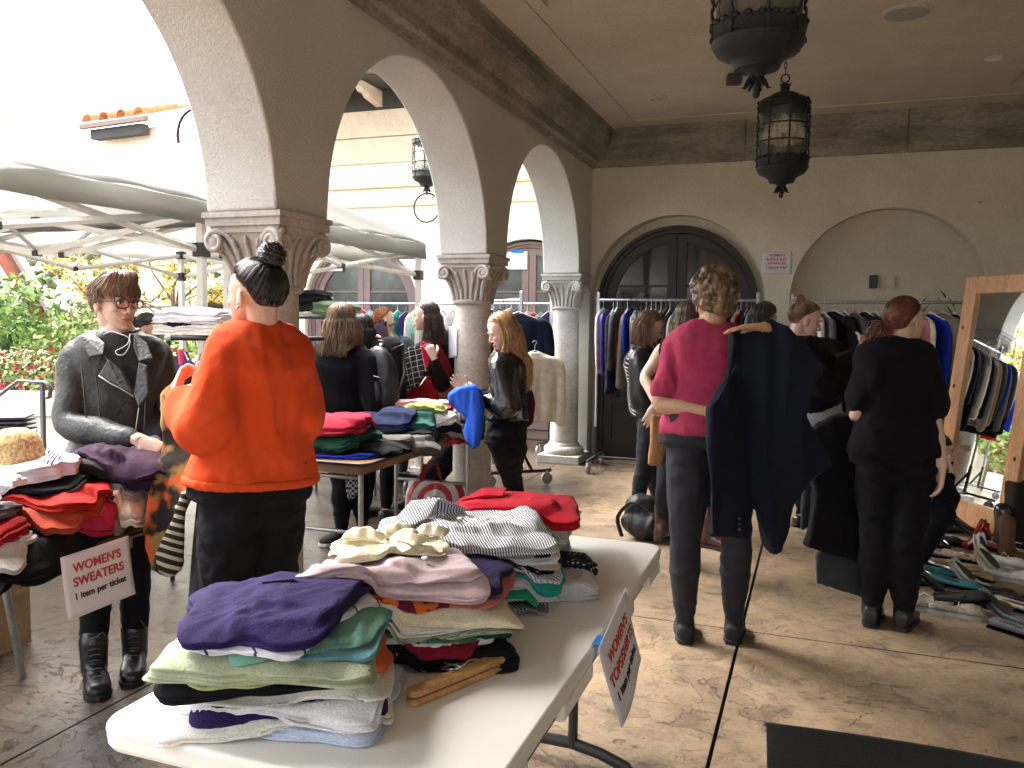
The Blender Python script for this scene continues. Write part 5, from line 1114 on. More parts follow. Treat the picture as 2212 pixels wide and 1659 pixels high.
# 9 crouching
A16 = person('crouching person in black beside the shoe pile, behind the woman in the black tee', (.78, 5.2), R_(60), 1.62,
    over=dict(pelvis=J(1945, 1080, 4.95), hipL=J(1955, 1095, 5.05), hipR=J(1935, 1095, 4.9), knL=J(2052, 1065, 4.95), knR=J(2040, 1098, 4.72), anL=J(1985, 1182, 5.0), anR=J(1975, 1200, 4.8), toL=J(2020, 1200, 4.95), toR=J(2012, 1216, 4.75), neck=J(1985, 985, 4.85), head=J(2015, 975, 4.9), shL=J(1990, 1000, 5.05), shR=J(1975, 1005, 4.75), elL=J(2030, 1050, 5.05), elR=J(2030, 1060, 4.7), wrL=J(2060, 1000, 5.0), wrR=J(2052, 1030, 4.75)),
    top=(BLK, 'long', .005), pants=(BLK, .008), shoes=(M_BOOT, 'low', M_SOLE), head=(R_(20), R_(35), 0), hair=dict(style='bun', col=(.03, .02, .015), tie=(0, -.09, .03), taillen=.03, n=300, seed=13), skinc=SK_L, loose=.02)
# 10 blonde with a leather jacket
A9 = person('woman with long strawberry blond hair and glossy black leather jacket', (-1.80, 5.02), R_(-108), 1.56,
    over=dict(head=J(1083, 716, 5.05), neck=J(1098, 765, 5.08), shL=J(1078, 792, 4.90), shR=J(1115, 790, 5.25), elL=J(1098, 880, 4.86), wrL=J(1035, 860, 4.92), elR=J(1100, 870, 5.3), wrR=J(1010, 852, 5.2), pelvis=J(1092, 940, 5.07), hipL=J(1088, 955, 4.98), hipR=J(1098, 955, 5.16)),
    top=(LEATHB, 'long', .008), pants=(BLK, .008), shoes=(M_BOOT, 'boot', M_SOLE), head=(R_(-16), R_(26), 0), face=dict(closed=True, brow=(.2, .12, .06)), skinc=SK_P,
    hair=dict(style='long', col=(.34, .17, .07), col2=(.60, .36, .17), length=.42, wave=.018, n=760, thick=.0026, seed=8, window=78), sleeve=.014, loose=.022, hem=.18, hands=dict(L=dict(d=CR*-.8-CD*.3, n=-CF, curl=.7), R=dict(d=CR*-.6-CD*.7, n=CF, curl=.2)))
# 11 wavy hair, back
A5 = person('woman with long wavy brown hair, all in black, seen from behind', (-2.98, 4.80), R_(10), 1.58,
    over=dict(head=J(741, 692, 5.42), neck=J(738, 748, 5.44), shL=J(690, 782, 5.5), shR=J(792, 782, 5.4), elL=J(675, 880, 5.5), wrL=J(690, 960, 5.6), elR=J(812, 880, 5.4), wrR=J(800, 960, 5.5), anL=J(738, 1138, 5.5), anR=J(782, 1128, 5.6), toL=J(712, 1162, 5.42), toR=J(765, 1145, 5.45), knL=J(738, 1045, 5.48), knR=J(776, 1040, 5.5)),
    girth=1.12, top=(BLK, 'long', .005), pants=(BLK, .007, .93), shoes=(mat('black_canvas', (.012, .013, .016), .8), 'low', M_SOLEW), hair=dict(style='long', col=(.11, .065, .038), col2=(.25, .16, .09), length=.26, wave=.020, n=760, thick=.0028, seed=21), loose=.03, hem=-.02, skinc=SK_P)
# 12 red coat
A8 = person('woman with long dark brown hair pulling on a crimson coat over a black plaid scarf', (-2.72, 6.25), R_(-75), 1.60,
    over=dict(head=J(917, 684, 6.35), neck=J(932, 735, 6.4), shL=J(905, 765, 6.25), shR=J(955, 765, 6.55), elL=J(958, 835, 6.2), wrL=J(938, 775, 6.08), anL=J(885, 1050, 6.5), anR=J(925, 1050, 6.7), toL=J(868, 1078, 6.45), toR=J(905, 1074, 6.65)),
    top=(BLK, 'long', .004), pants=(BLK, .007), shoes=(M_BOOT, 'boot', M_SOLE), head=(R_(-32), R_(2), 0), face=dict(brow=(.02, .015, .01)), skinc=SK_P,
    hair=dict(style='long', col=(.022, .014, .012), col2=(.06, .03, .02), length=.24, wave=.008, n=560, thick=.0030, seed=22, window=88), loose=.015, hands=dict(L=dict(d=-CD*.8-CR*.3, n=-CF*.9+CR*.3, curl=1.1, side=1)))
# 13 ginger ponytail
A7 = person('ginger haired woman with a grey denim shirt and a purple backpack, behind the crimson coat', (-3.55, 6.75), R_(35), 1.52,
    over=dict(head=J(832, 692, 7.2), neck=J(838, 732, 7.25)), top=(cloth((.10, .12, .15), .85, name='grey_denim'), 'long', .004), pants=(DENIMB, .006), shoes=(M_BOOT, 'low', M_SOLE), head=(R_(18), 0, 0), face=dict(), skinc=SK_P,
    hair=dict(style='pony', col=(.30, .10, .035), col2=(.45, .18, .07), tie=(-.02, -.10, .03), tail=(-.4, -.5, -.8), taillen=.22, wave=.006, n=380, thick=.003, seed=31), loose=.02)
# 14 black hair with backpack
A6 = person('woman with straight black hair half hidden behind the wavy haired woman', (-3.0, 5.35), R_(5), 1.55,
    over=dict(head=J(782, 712, 6.0)), top=(BLK, 'long', .004), pants=(BLK, .007), shoes=(M_BOOT, 'low', M_SOLE), hair=dict(style='long', col=(.008, .007, .008), length=.26, wave=.003, n=360, seed=32), loose=.02)
# 15 dark ponytail, left
A2 = person('young woman with a dark ponytail and dark top looking down, behind the grey leather jacket', (-4.45, 4.35), R_(68), 1.50,
    over=dict(head=J(322, 716, 5.25), neck=J(310, 760, 5.3)), top=(cloth((.012, .016, .025), name='navy_jersey'), 'long', .004), pants=(DENIMB, .006), shoes=(M_BOOT, 'low', M_SOLE), head=(R_(0), R_(24), 0), face=dict(closed=True, brow=(.02, .015, .01)), skinc=(.46, .27, .19),
    hair=dict(style='pony', col=(.012, .009, .008), col2=(.03, .022, .018), tie=(0, -.10, .05), tail=(0, -1, -.8), taillen=.22, n=420, seed=33), loose=.018)
# 16 behind the pole
A3 = person('woman with reddish brown bobbed hair half hidden behind the tent leg', (-5.2, 6.35), R_(95), 1.56,
    over=dict(head=J(462, 684, 7.4)), top=(cloth((.35, .35, .34), name='grey_jersey'), 'long', .004), pants=(DENIMB, .006), shoes=(M_BOOT, 'low', M_SOLE), head=(R_(-5), R_(22), 0), face=dict(closed=True), skinc=SK_P,
    hair=dict(style='long', col=(.14, .055, .03), col2=(.22, .10, .05), length=.10, wave=.003, n=380, thick=.0035, seed=34), loose=.02)
# ================================================================== TABLES, PILES OF CLOTHES
M_PLAST = mat('white_moulded_plastic', (.72, .71, .67), .42, var=.03, vscale=3, bump=.06, bscale=220, spec=.45)
M_TLEG = mat('black_powder_coat', (.02, .02, .022), .45, spec=.5)
def rrect(x0, x1, y0, y1, r, n=8):
    P = []
    for cx, cy, a0 in ((x1-r, y0+r, -90), (x1-r, y1-r, 0), (x0+r, y1-r, 90), (x0+r, y0+r, 180)):
        for i in range(n+1): a = R_(a0+90*i/n); P.append((cx+r*math.cos(a), cy+r*math.sin(a)))
    return P
WT = empty('folding_table', (-.83, 1.92, 0), 'white plastic folding table in the foreground under four piles of folded tops', 'table')
tx0, tx1, ty0, ty1, tz = -1.205, -.45, 1.105, 2.73, .74; ym = 1.917
for (a, b_, nm) in ((ty0, ym-.0015, 'tabletop'), (ym+.0015, ty1, 'tabletop')):
    mb = MB(); R = []
    near = a == ty0
    def outline(inset):
        x0, x1, y0, y1, r = tx0+inset, tx1-inset, a+(inset if near else 0), b_-(0 if near else inset), .055; P = []
        for cx, cy, a0, rr in ((x1-r, y0+r, -90, near), (x1-r, y1-r, 0, not near), (x0+r, y1-r, 90, not near), (x0+r, y0+r, 180, near)):
            for i in range(9):
                g_ = R_(a0+90*i/8); P.append((cx+r*math.cos(g_), cy+r*math.sin(g_)) if rr else (x1 if a0 in (-90, 0) else x0, y0 if a0 in (-90, 180) else y1))
        return P
    for ins, z in ((.02, tz-.045), (.006, tz-.045), (.002, tz-.036), (.003, tz-.034), (.001, tz-.024), (.002, tz-.022), (0, tz-.012), (.001, tz-.006), (.004, tz-.0015), (.009, tz)):
        R.append([(x, y, z) for x, y in outline(ins)])
    mb.rings(R); me = mb.mesh(); bm = bmesh.new(); bm.from_mesh(me); bmesh.ops.remove_doubles(bm, verts=bm.verts, dist=.0001); bm.to_mesh(me); bm.free()
    o = link(nm, me, M_PLAST, WT); o.data.set_sharp_from_angle(angle=R_(50))
mb = MB(); mb.bx(tx1-.03, tx1-.022, ty0+.1, ty1-.1, tz-.078, tz-.046); mb.bx(tx0+.022, tx0+.03, ty0+.1, ty1-.1, tz-.078, tz-.046); mb.build('side_rail', M_TLEG, WT)
for y0, y1 in ((1.14, 1.36), (1.58, 1.82), (2.0, 2.28), (2.50, 2.69)): mb = MB(); mb.bx(tx1-.026, tx1-.003, y0, y1, tz-.085, tz-.044); mb.build('edge_skirt', M_PLAST, WT, bevel=.008)
for yy, sg in ((1.30, -1), (2.60, -1)):
    for xx in (-.94, -.715):
        mb = MB(); mb.tube([(xx, yy, tz-.05), (xx, yy, .06)], .0165, 10); mb.build('leg', M_TLEG, WT, True)
    mb = MB(); mb.tube([(-1.13, yy, .014), (-1.04, yy, .045), (-.92, yy, .065), (-.72, yy, .065), (-.62, yy, .047), (-.53, yy, .016)], [(.014, .022)]*6, 8, flat=(0, 1, 0)); mb.build('foot_bar', M_TLEG, WT, True)
    mb = MB(); mb.tube([(-.83, yy, .50), (-.83, yy+sg*.12, .6), (-.83, yy+sg*.36, tz-.06)], .010, 8); mb.tube([(-.94, yy, .5), (-.715, yy, .5)], .010, 8); mb.build('brace', M_TLEG, WT, True)
    for xx in (-.535, -1.125): mb = MB(); mb.ell((xx, yy, .012), (.03, .022, .012)); mb.build('foot_cap', M_TLEG, WT, True)

def blur(A, n):
    for _ in range(2):
        for ax in (0, 1):
            k = 2*n+1; P = np.pad(A, [(n+1, n) if i == ax else (0, 0) for i in (0, 1)], mode='edge'); c = np.cumsum(P, axis=ax)
            A = (np.take(c, range(k, c.shape[ax]), axis=ax)-np.take(c, range(0, c.shape[ax]-k), axis=ax))/k
    return A
class Heap:
    def __init__(s, x0, x1, y0, y1, zfun, cell=.008, ts=1.):
        s.ts = ts
        s.x0, s.y0, s.c = x0, y0, cell; s.nx = int((x1-x0)/cell)+1; s.ny = int((y1-y0)/cell)+1
        X, Y = np.meshgrid(x0+np.arange(s.nx)*cell, y0+np.arange(s.ny)*cell, indexing='ij'); s.X, s.Y = X, Y; s.H = zfun(X, Y)
    def samp(s, A, x, y):
        i = np.clip((x-s.x0)/s.c, 0, s.nx-1.001); k = np.clip((y-s.y0)/s.c, 0, s.ny-1.001); a = i.astype(int); b = k.astype(int); f = i-a; g_ = k-b
        return A[a, b]*(1-f)*(1-g_)+A[a+1, b]*f*(1-g_)+A[a, b+1]*(1-f)*g_+A[a+1, b+1]*f*g_
    def lay(s, x, y, w_, d_, rot, T, m, label=None, group=None, seed=0, layers=2, messy=.004, name='folded_garment', cat='clothing', soft=3, wob=.05, freq=11, sq=9., droop=.018):
        rs = np.random.RandomState(seed+100); layers = max(layers, min(6, int(round(T*s.ts/.0062)))); sk = rs.uniform(-1, 1, 4)*(.10, .06, .5, .4); rot = rot+rs.uniform(-.10, .10); N = 112; K = 24; th = np.arange(N)*2*np.pi/N; ca, sa = np.cos(th), np.sin(th)
        m_ = (np.abs(ca)**sq+np.abs(sa)**sq)**(-1/sq); wb = 1+wob*vn(np.stack([ca*1.7+seed, sa*1.7, 0*ca], -1), seed)+wob*.5*vn(np.stack([ca*4, sa*4, 0*ca+seed], -1), seed+1)
        cr, sr = math.cos(rot), math.sin(rot); _lx = (s.X-x)*cr+(s.Y-y)*sr; _ly = -(s.X-x)*sr+(s.Y-y)*cr; _r = np.maximum(np.abs(_lx)/(w_/2), np.abs(_ly)/(d_/2)); _c = float(np.percentile(s.H[_r < .55], 60)); B_ = blur(s.H, soft); S = np.maximum(np.minimum(np.maximum(s.H, B_), _c+.018+B_*0), _c-droop*(.15+_r**2.5)); T = T*s.ts; cr, sr = math.cos(rot), math.sin(rot); rings = []
        def ring(r, q, zoff):
            lx = ca*m_*wb*r*w_/2; ly = sa*m_*wb*r*d_/2; lx = lx+sk[0]*ly+sk[2]*lx*ly/w_; ly = ly+sk[1]*lx+sk[3]*lx*ly/d_; X = x+lx*cr-ly*sr; Y = y+lx*sr+ly*cr; sp = s.samp(S, X, Y)
            P = np.stack([X, Y, 0*X], -1); a = rs_ang; st = np.stack([(X*math.cos(a)+Y*math.sin(a))*freq*.45, (-X*math.sin(a)+Y*math.cos(a))*freq, 0*X+seed], -1)
            st = st+.7*np.stack([vn(st*.5, seed+3), vn(st*.5, seed+4), 0*X], -1); n1 = 1-2*np.abs(vn(st, seed+5)); n2 = 1-2*np.abs(vn(st*2.3, seed+6)); n3 = 1-2*np.abs(vn(st*5.1, seed+7)); wr = messy*(n1+.5*n2+.22*n3-.3)
            for (la, lo_, lh) in steps: wr = wr+lh/(1+np.exp(-((X-x)*math.cos(la)+(Y-y)*math.sin(la)+.012*vn(st*.7, seed+9)-lo_)/.0016))
            return X, Y, sp, wr, zoff
        rs_ang = rs.uniform(0, 3.14); steps = [(rot+rs.choice([0, 1.57, .3, -1.2]), rs.uniform(-.3, .3)*w_, rs.uniform(.0025, .006)*(1 if rs.rand() > .5 else -1)) for _ in range(3)] if w_ > .2 else []
        for k in range(K):
            r = max((k/(K-1))**.85, .02); X, Y, sp, wr, _ = ring(r*.985, 0, 0); fall = 1-.22*r**14; Z = sp+T*fall+wr*(1-.3*r); rings.append(np.stack([X, Y, Z], -1))
        M_ = 4*layers; lof = rs.uniform(-.022, .022, layers+1)
        for j in range(1, M_):
            q = j/M_; bump = abs(math.sin(layers*math.pi*q))**.6; o_ = 1+(.022*bump-.012+lof[j//4]*(bump > .1))*(.36/max(w_, .2)); X, Y, sp, wr, _ = ring(.985*o_, q, 0)
            sh = .014*vn(np.stack([ca*2.2+j//4, sa*2.2, 0*ca+seed*1.3], -1), seed+8)*(1 if j % 4 else .4); X = X+ca*sh; Y = Y+sa*sh
            rings.append(np.stack([X, Y, sp+(T*.78+wr*.7)*(1-q)], -1))
        for r in (.96, .6, .05): X, Y, sp, wr, _ = ring(r, 1, 0); rings.append(np.stack([X, Y, sp+.0008], -1))
        V = np.concatenate(rings); L = len(rings); fs = []
        for j in range(L-1):
            for i in range(N): a = j*N; fs.append((a+i, a+(i+1) % N, a+N+(i+1) % N, a+N+i))
        fs.append(tuple(range(N))[::-1]); fs.append(tuple((L-1)*N+i for i in range(N)))
        me = bpy.data.meshes.new('g'); me.from_pydata(V.tolist(), [], fs); me.update(); o = link(name, me, m)
        bm = bmesh.new(); bm.from_mesh(me); bmesh.ops.recalc_face_normals(bm, faces=bm.faces); bm.to_mesh(me); bm.free()
        tag(o, label, cat, group); s.last = (x, y, w_, d_, rot)
        lx = (s.X-x)*cr+(s.Y-y)*sr; ly = -(s.X-x)*sr+(s.Y-y)*cr; lx = lx-sk[0]*ly-sk[2]*lx*ly/w_; ly = ly-sk[1]*lx-sk[3]*lx*ly/d_; rr = (np.abs(lx/(w_/2))**sq+np.abs(ly/(d_/2))**sq)**(1/sq); ins = rr < 1.0
        top = S+T*(1-.2*np.clip(rr, 0, 1)**12)+messy*.35; s.H = np.where(ins, np.maximum(s.H, top), s.H); s.top = S
        return o
    def z(s, x, y): return float(s.samp(s.H, np.array([x]), np.array([y]))[0])
C = lambda *c, **k: cloth(tuple(c), **k)
c_white = C(.70, .70, .74); c_white2 = C(.72, .70, .66); c_cream = C(.72, .66, .48); c_ivory = C(.68, .62, .52); c_pblue = C(.48, .55, .70); c_grey = C(.30, .30, .32); c_lgrey = C(.48, .48, .50)
c_purple = C(.022, .011, .075); c_dpurple = C(.018, .009, .05); c_black = C(.006, .006, .008); c_sage = C(.36, .41, .28); c_lime = C(.42, .50, .20); c_mint = C(.17, .38, .30); c_teal = C(.12, .30, .34); c_or = C(.55, .10, .04)
c_dgreen = C(.012, .05, .035); c_green = C(.06, .17, .10); c_crim = C(.25, .012, .03); c_red = C(.42, .008, .022); c_salmon = C(.52, .18, .16); c_mauve = mat('mauve_satin', (.42, .30, .32), .38, var=.08, vscale=20, bump=.15, bscale=150, spec=.5, sheen=.3)
c_tealb = C(.02, .30, .26); c_emer = C(.03, .33, .18); c_blueS = mat('blue_satin', (.01, .09, .28), .3, var=.4, vscale=16, spec=.6); c_roy = C(.012, .035, .40); c_navy = C(.008, .012, .032); c_lav = C(.48, .44, .60); c_pmint = C(.42, .60, .50)
p_stripe = pattern('grey_white_stripes', 'stripe', (.72, .72, .75), (.075, .08, .11), 150, direction=(.75, .66, .15), width=.52); p_dots = pattern('navy_printed_dots', 'dots', (.55, .56, .60), (.012, .014, .03), 62, width=.24); p_hound = pattern('houndstooth', 'check', (.5, .5, .5), (.02, .02, .025), 150)
p_sages = pattern('sage_pinstripes', 'stripe', (.36, .42, .30), (.20, .24, .17), 130, direction=(.6, -.7, .3), width=.6); p_ink = pattern('orange_ikat', 'blotch', (.10, .01, .03), (.62, .13, .03), 38, width=.48); p_vs = pattern('white_navy_pinstripes', 'stripe', (.62, .62, .68), (.16, .18, .28), 95, direction=(.3, .9, .2), width=.7)
p_pipe = pattern('white_with_navy_piping', 'stripe', (.72, .72, .80), (.04, .05, .10), 14, direction=(.55, .83, 0), width=.94); p_black_print = pattern('black_white_print', 'blotch', (.015, .017, .02), (.5, .52, .52), 55, width=.58)
def ztab(X, Y): return np.where((X > tx0-.004) & (X < tx1+.004) & (Y > ty0-.004) & (Y < ty1+.004), tz+.0015, tz-.22)
HP = Heap(-1.6, -.2, .8, 3.0, ztab)
gA, gB, gC, gD = 'folded tops in the front left pile', 'folded tops in the pile topped by the cream blouse', 'folded tops in the pile under the striped shirt', 'folded tops in the pile under the red shirt'
A_ = [(-.95, 1.30, .36, .36, .55, .022, c_pblue, 'pale blue folded shirt, lowest in the front left pile', 2), (-.955, 1.29, .36, .36, .50, .014, c_white2, 'off white folded top just above the pale blue one in the front left pile', 2), (-.97, 1.30, .35, .37, .62, .008, c_purple, 'thin purple top whose edge shows low in the front left pile', 1),
      (-.96, 1.29, .35, .35, .50, .026, c_white, 'white shirt with a rolled cuff in the lower part of the front left pile', 3), (-.95, 1.32, .34, .36, .60, .012, c_lgrey, 'light grey folded top in the lower part of the front left pile', 1), (-.955, 1.31, .34, .35, .45, .014, c_dpurple, 'dark purple folded top in the middle of the front left pile', 2),
      (-.96, 1.30, .34, .35, .55, .010, c_white2, 'cream folded tee in the middle of the front left pile', 1), (-.95, 1.33, .32, .33, .60, .009, c_or, 'orange red folded top glimpsed right in the front left pile', 1), (-.985, 1.27, .37, .36, .52, .024, c_black, 'thick black folded sweater in the middle of the front left pile', 2),
      (-.98, 1.28, .35, .35, .6, .008, c_lime, 'lime edged top showing under the sage sweater', 1), (-.99, 1.27, .40, .37, .50, .030, c_sage, 'large sage green folded sweater in the front left pile', 3), (-.945, 1.31, .32, .36, .62, .010, c_teal, 'dusty blue folded top right of the sage sweater', 1),
      (-.955, 1.32, .31, .36, .60, .009, c_mint, 'mint green folded top above the dusty blue one', 1), (-.99, 1.27, .31, .33, .50, .016, p_pipe, 'white blouse with thin navy piping under the purple top', 2), (-.995, 1.275, .33, .34, .45, .020, c_purple, 'purple zip front top lying on the front left pile', 2)]
HP.ts = .73
for i, (x, y, w_, d_, r, T, m, lab, ly) in enumerate(A_): HP.lay(x+.030+random.Random(i).uniform(-.012, .012), y+.045, w_*.97, d_*.95, r-.15, T, m, lab, gA, seed=i, layers=ly, messy=.0045 if i < 14 else .009, wob=.07 if i < 14 else .11, freq=12 if i < 14 else 15)
oP = bpy.data.objects[-1]
zA = HP.z(-.995, 1.275)
top_p = [o for o in bpy.data.objects if o.get('label') == 'purple zip front top lying on the front left pile'][0]
def onpile(x, y, dz=.0): return Vector((x, y, HP.z(x, y)+dz))
mb = MB(); mb.tube([onpile(-.99+.012*i, 1.375-.004*i+.003*math.sin(i), .006) for i in range(12)], .0013, 5); mb.build('zip', mat('brass', (.45, .32, .12), .35, metal=1), top_p, True)
def cflap(mbx, pts, th=.004):
    P = [Vector(p) for p in pts]; mbx.prism(P, (0, 0, th))
mb = MB(); cflap(mb, [onpile(-1.04, 1.385, .008), onpile(-.97, 1.415, .012), onpile(-.90, 1.395, .009), onpile(-.91, 1.37, .010), onpile(-.97, 1.39, .013), onpile(-1.025, 1.36, .009)]); mb.build('collar', c_purple, top_p, bevel=.002)
B_ = [(-.80, 1.67, .34, .30, .45, .050, c_black, 'bulky black sweater at the bottom of the pile beside the wooden hanger', 3), (-.81, 1.655, .29, .26, .5, .010, c_white, 'white top glimpsed low in the pile beside the wooden hanger', 1), (-.81, 1.65, .30, .27, .35, .011, c_crim, 'wine red top low in the pile beside the wooden hanger', 1),
      (-.83, 1.64, .30, .27, .55, .010, c_green, 'muted green top low in the pile beside the wooden hanger', 1), (-.80, 1.68, .33, .30, .4, .022, c_dgreen, 'very dark green folded sweater in the pile beside the wooden hanger', 2), (-.79, 1.66, .36, .29, .45, .020, p_sages, 'sage pinstriped shirt in the pile topped by the cream blouse', 3),
      (-.795, 1.66, .34, .28, .5, .014, c_white2, 'white tee under the cream tee in the pile topped by the cream blouse', 2), (-.80, 1.65, .34, .28, .4, .018, c_cream, 'cream folded tee in the middle of the pile topped by the cream blouse', 2), (-.85, 1.64, .33, .27, .5, .014, p_ink, 'orange and dark red patterned top in the pile topped by the cream blouse', 1),
      (-.80, 1.68, .38, .27, .35, .018, c_salmon, 'salmon pink knitted top folded in the pile topped by the cream blouse', 1), (-.79, 1.72, .30, .27, .5, .020, c_dpurple, 'dark violet folded top in the pile topped by the cream blouse', 1), (-.875, 1.63, .35, .28, .62, .024, c_mauve, 'shiny mauve blouse, lower of the two mauve layers', 2),
      (-.87, 1.64, .34, .27, .52, .020, c_mauve, 'shiny mauve blouse with a button, directly under the cream blouse', 2), (-.91, 1.68, .25, .20, .5, .020, c_cream, 'rumpled cream blouse with ruffles lying on the mauve blouse', 2)]
HP.ts = .72
for i, (x, y, w_, d_, r, T, m, lab, ly) in enumerate(B_): HP.lay(x, y, w_, d_, r, T, m, lab, gB, seed=i+40, layers=ly, messy=.005 if i < 13 else .016, wob=.08 if i < 13 else .2, freq=12 if i < 13 else 17)
HP.ts = 1.0
C_ = [(-.80, 2.02, .32, .30, .3, .012, p_hound, 'small houndstooth top at the bottom of the pile under the striped shirt', 2), (-.81, 2.02, .30, .29, .4, .012, c_ivory, 'ivory top near the bottom of the pile under the striped shirt', 1), (-.80, 2.0, .33, .29, .25, .012, c_emer, 'emerald green tee low in the pile under the striped shirt', 1),
      (-.79, 2.02, .35, .30, .35, .022, c_lgrey, 'pale grey white sweater low in the pile under the striped shirt', 1), (-.79, 2.05, .34, .28, .3, .014, c_tealb, 'bright teal blouse in the pile under the striped shirt', 1), (-.79, 2.04, .36, .27, .45, .010, p_vs, 'white top with fine navy pinstripes in the pile under the striped shirt', 1),
      (-.79, 2.03, .35, .28, .3, .014, p_dots, 'navy dotted blouse in the pile under the striped shirt', 1), (-.80, 2.03, .36, .28, .4, .016, c_ivory, 'ivory knit with a pointed corner in the pile under the striped shirt', 2), (-.80, 2.02, .34, .27, .35, .010, c_white, 'white towelling top in the pile under the striped shirt', 1),
      (-.80, 2.05, .33, .27, .3, .012, c_blueS, 'shiny blue blouse in the pile under the striped shirt', 1), (-.83, 2.03, .33, .28, .4, .014, c_black, 'black top right under the striped shirt', 1), (-.83, 2.02, .34, .28, .3, .008, c_lgrey, 'light grey top peeping out under the striped shirt', 1), (-.845, 1.965, .43, .31, .55, .024, p_stripe, 'grey and white striped button shirt with an open collar', 2)]
HP.lay(-.645, 2.16, .20, .24, .4, .045, c_lgrey, 'loose greyish white cloth spilling from the back pile onto the table', gC, seed=77, layers=1, messy=.012, wob=.15)
HP.lay(-.665, 2.24, .18, .15, .3, .020, p_dots, 'navy dotted cloth draped on the loose greyish white cloth', gC, seed=78, layers=2, messy=.008, wob=.12)
for i, (x, y, w_, d_, r, T, m, lab, ly) in enumerate(C_): HP.lay(x, y, w_, d_, r, T, m, lab, gC, seed=i+60, layers=ly, messy=.005 if i < 12 else .012, wob=.08 if i < 12 else .10, freq=12)
sh_ = [o for o in bpy.data.objects if 'open collar' in str(o.get('label'))][0]
M_BTN = mat('shell_button', (.7, .7, .66), .25, spec=.6)
for i, (x, y) in enumerate(((-.86, 1.97), (-.77, 1.93), (-.93, 2.01))):
    mb = MB(); p = onpile(x, y, .007); mb.lathe(p, [(.007, -.002), (.0075, 0), (.006, .002), (.004, .0015)], 14); mb.build('button', M_BTN, sh_, True)
for pts in ([(-1.02, 1.88, .004), (-1.0, 1.965, .045), (-.93, 1.99, .050), (-.925, 1.915, .014), (-.955, 1.86, .004)], [(-1.0, 2.12, .01), (-.985, 2.03, .050), (-.93, 2.0, .048), (-.88, 2.06, .012), (-.93, 2.13, .008)]):
    mb = MB(); cflap(mb, [onpile(x, y, z) for x, y, z in pts], .004); mb.build('collar', p_stripe, sh_, bevel=.0015)
mb = MB(); mb.tube(smooth_pts([onpile(-1.0, 1.965, .022), onpile(-1.015, 2.0, .032), onpile(-1.0, 2.035, .024), onpile(-.96, 2.03, .02), onpile(-.95, 1.99, .022)], 4), [(.020, .0025)]*17, 6, flat=(0, 0, 1), closed=False); mb.build('collar_stand', p_stripe, sh_, True)
HP.ts = .92
D_ = [(-.85, 2.36, .32, .34, .2, .020, c_lav, 'lilac folded top at the bottom of the back pile under the red shirt', 3), (-.85, 2.36, .31, .33, .3, .022, p_black_print, 'black and white printed top low in the back pile', 2), (-.86, 2.36, .32, .34, .2, .018, c_pmint, 'pale mint folded top low in the back pile', 2), (-.86, 2.35, .31, .32, .15, .012, c_ivory, 'beige folded top in the back pile', 1),
      (-.85, 2.37, .33, .34, .25, .024, c_lgrey, 'grey white folded top in the back pile', 2), (-.86, 2.36, .33, .34, .15, .020, c_pmint, 'mint green top in the upper half of the back pile', 2), (-.86, 2.35, .33, .33, .2, .022, c_white2, 'off white folded blouse in the upper half of the back pile', 2), (-.85, 2.36, .33, .34, .25, .024, c_pblue, 'pale blue white folded top second from the top of the back pile', 2),
      (-.85, 2.33, .32, .33, .2, .008, C(.65, .35, .40), 'thin pink top right under the red shirt', 1), (-.835, 2.33, .38, .37, .35, .022, c_red, 'bright red button shirt on the back pile', 1)]
for i, (x, y, w_, d_, r, T, m, lab, ly) in enumerate(D_): HP.lay(x, y, w_, d_, r, T, m, lab, gD, seed=i+90, layers=ly, messy=.004, wob=.06 if i < 9 else .04)
sh_ = [o for o in bpy.data.objects if o.get('label') == 'bright red button shirt on the back pile'][0]
for x, y in ((-.86, 2.33), (-.78, 2.30), (-.70, 2.27)):
    mb = MB(); mb.lathe(onpile(x, y, .004), [(.008, -.002), (.0085, .001), (.006, .003), (.003, .0035)], 14); mb.build('button', mat('dark_button', (.05, .03, .03), .3), sh_, True)
mb = MB(); cflap(mb, [onpile(-1.0, 2.30, .004), onpile(-.97, 2.40, .014), onpile(-.90, 2.43, .014), onpile(-.88, 2.34, .006), onpile(-.93, 2.32, .010)], .005); mb.build('collar', c_red, sh_, bevel=.002)
mb = MB(); mb.tube([onpile(-.90+.03*i, 2.315-.011*i, .002) for i in range(9)], .0015, 4); mb.build('placket_seam', C(.35, .008, .02), sh_, True)
# cream blouse ruffles
cb = [o for o in bpy.data.objects if 'ruffles' in str(o.get('label'))][0]
rn = random.Random(4)
for (x, y, a, L_) in ((-.97, 1.66, .3, .10), (-.91, 1.73, 1.0, .09), (-.84, 1.75, .1, .08), (-.86, 1.66, -.4, .09)):
    G = []; d = Vector((math.cos(a), math.sin(a), 0)); n_ = Vector((-d.y, d.x, 0)); b0 = onpile(x, y, .006)
    for i in range(17):
        t = i/16; b_ = b0+d*(t-.5)*L_; h = .030*math.sin(math.pi*t)**.5; wv = math.sin(t*17+x*9)*.010; G.append([b_+n_*(-.012), b_+n_*(wv*.4)+Vector((0, 0, h*.7)), b_+n_*(.012+wv)+Vector((0, 0, h)), b_+n_*(.030+wv)+Vector((0, 0, h*.5))])
    mb = MB(); mb.grid(G); o = mb.build('ruffle', c_cream, cb, True); s_ = o.modifiers.new('s', 'SOLIDIFY'); s_.thickness = .003; s_ = o.modifiers.new('u', 'SUBSURF'); s_.levels = s_.render_levels = 1
mb = MB(); mb.lathe(onpile(-.79, 1.62, .004), [(.008, -.002), (.0085, 0), (.006, .002), (.004, .0015)], 14); mb.build('button', M_BTN, [o for o in bpy.data.objects if 'with a button' in str(o.get('label'))][0], True)

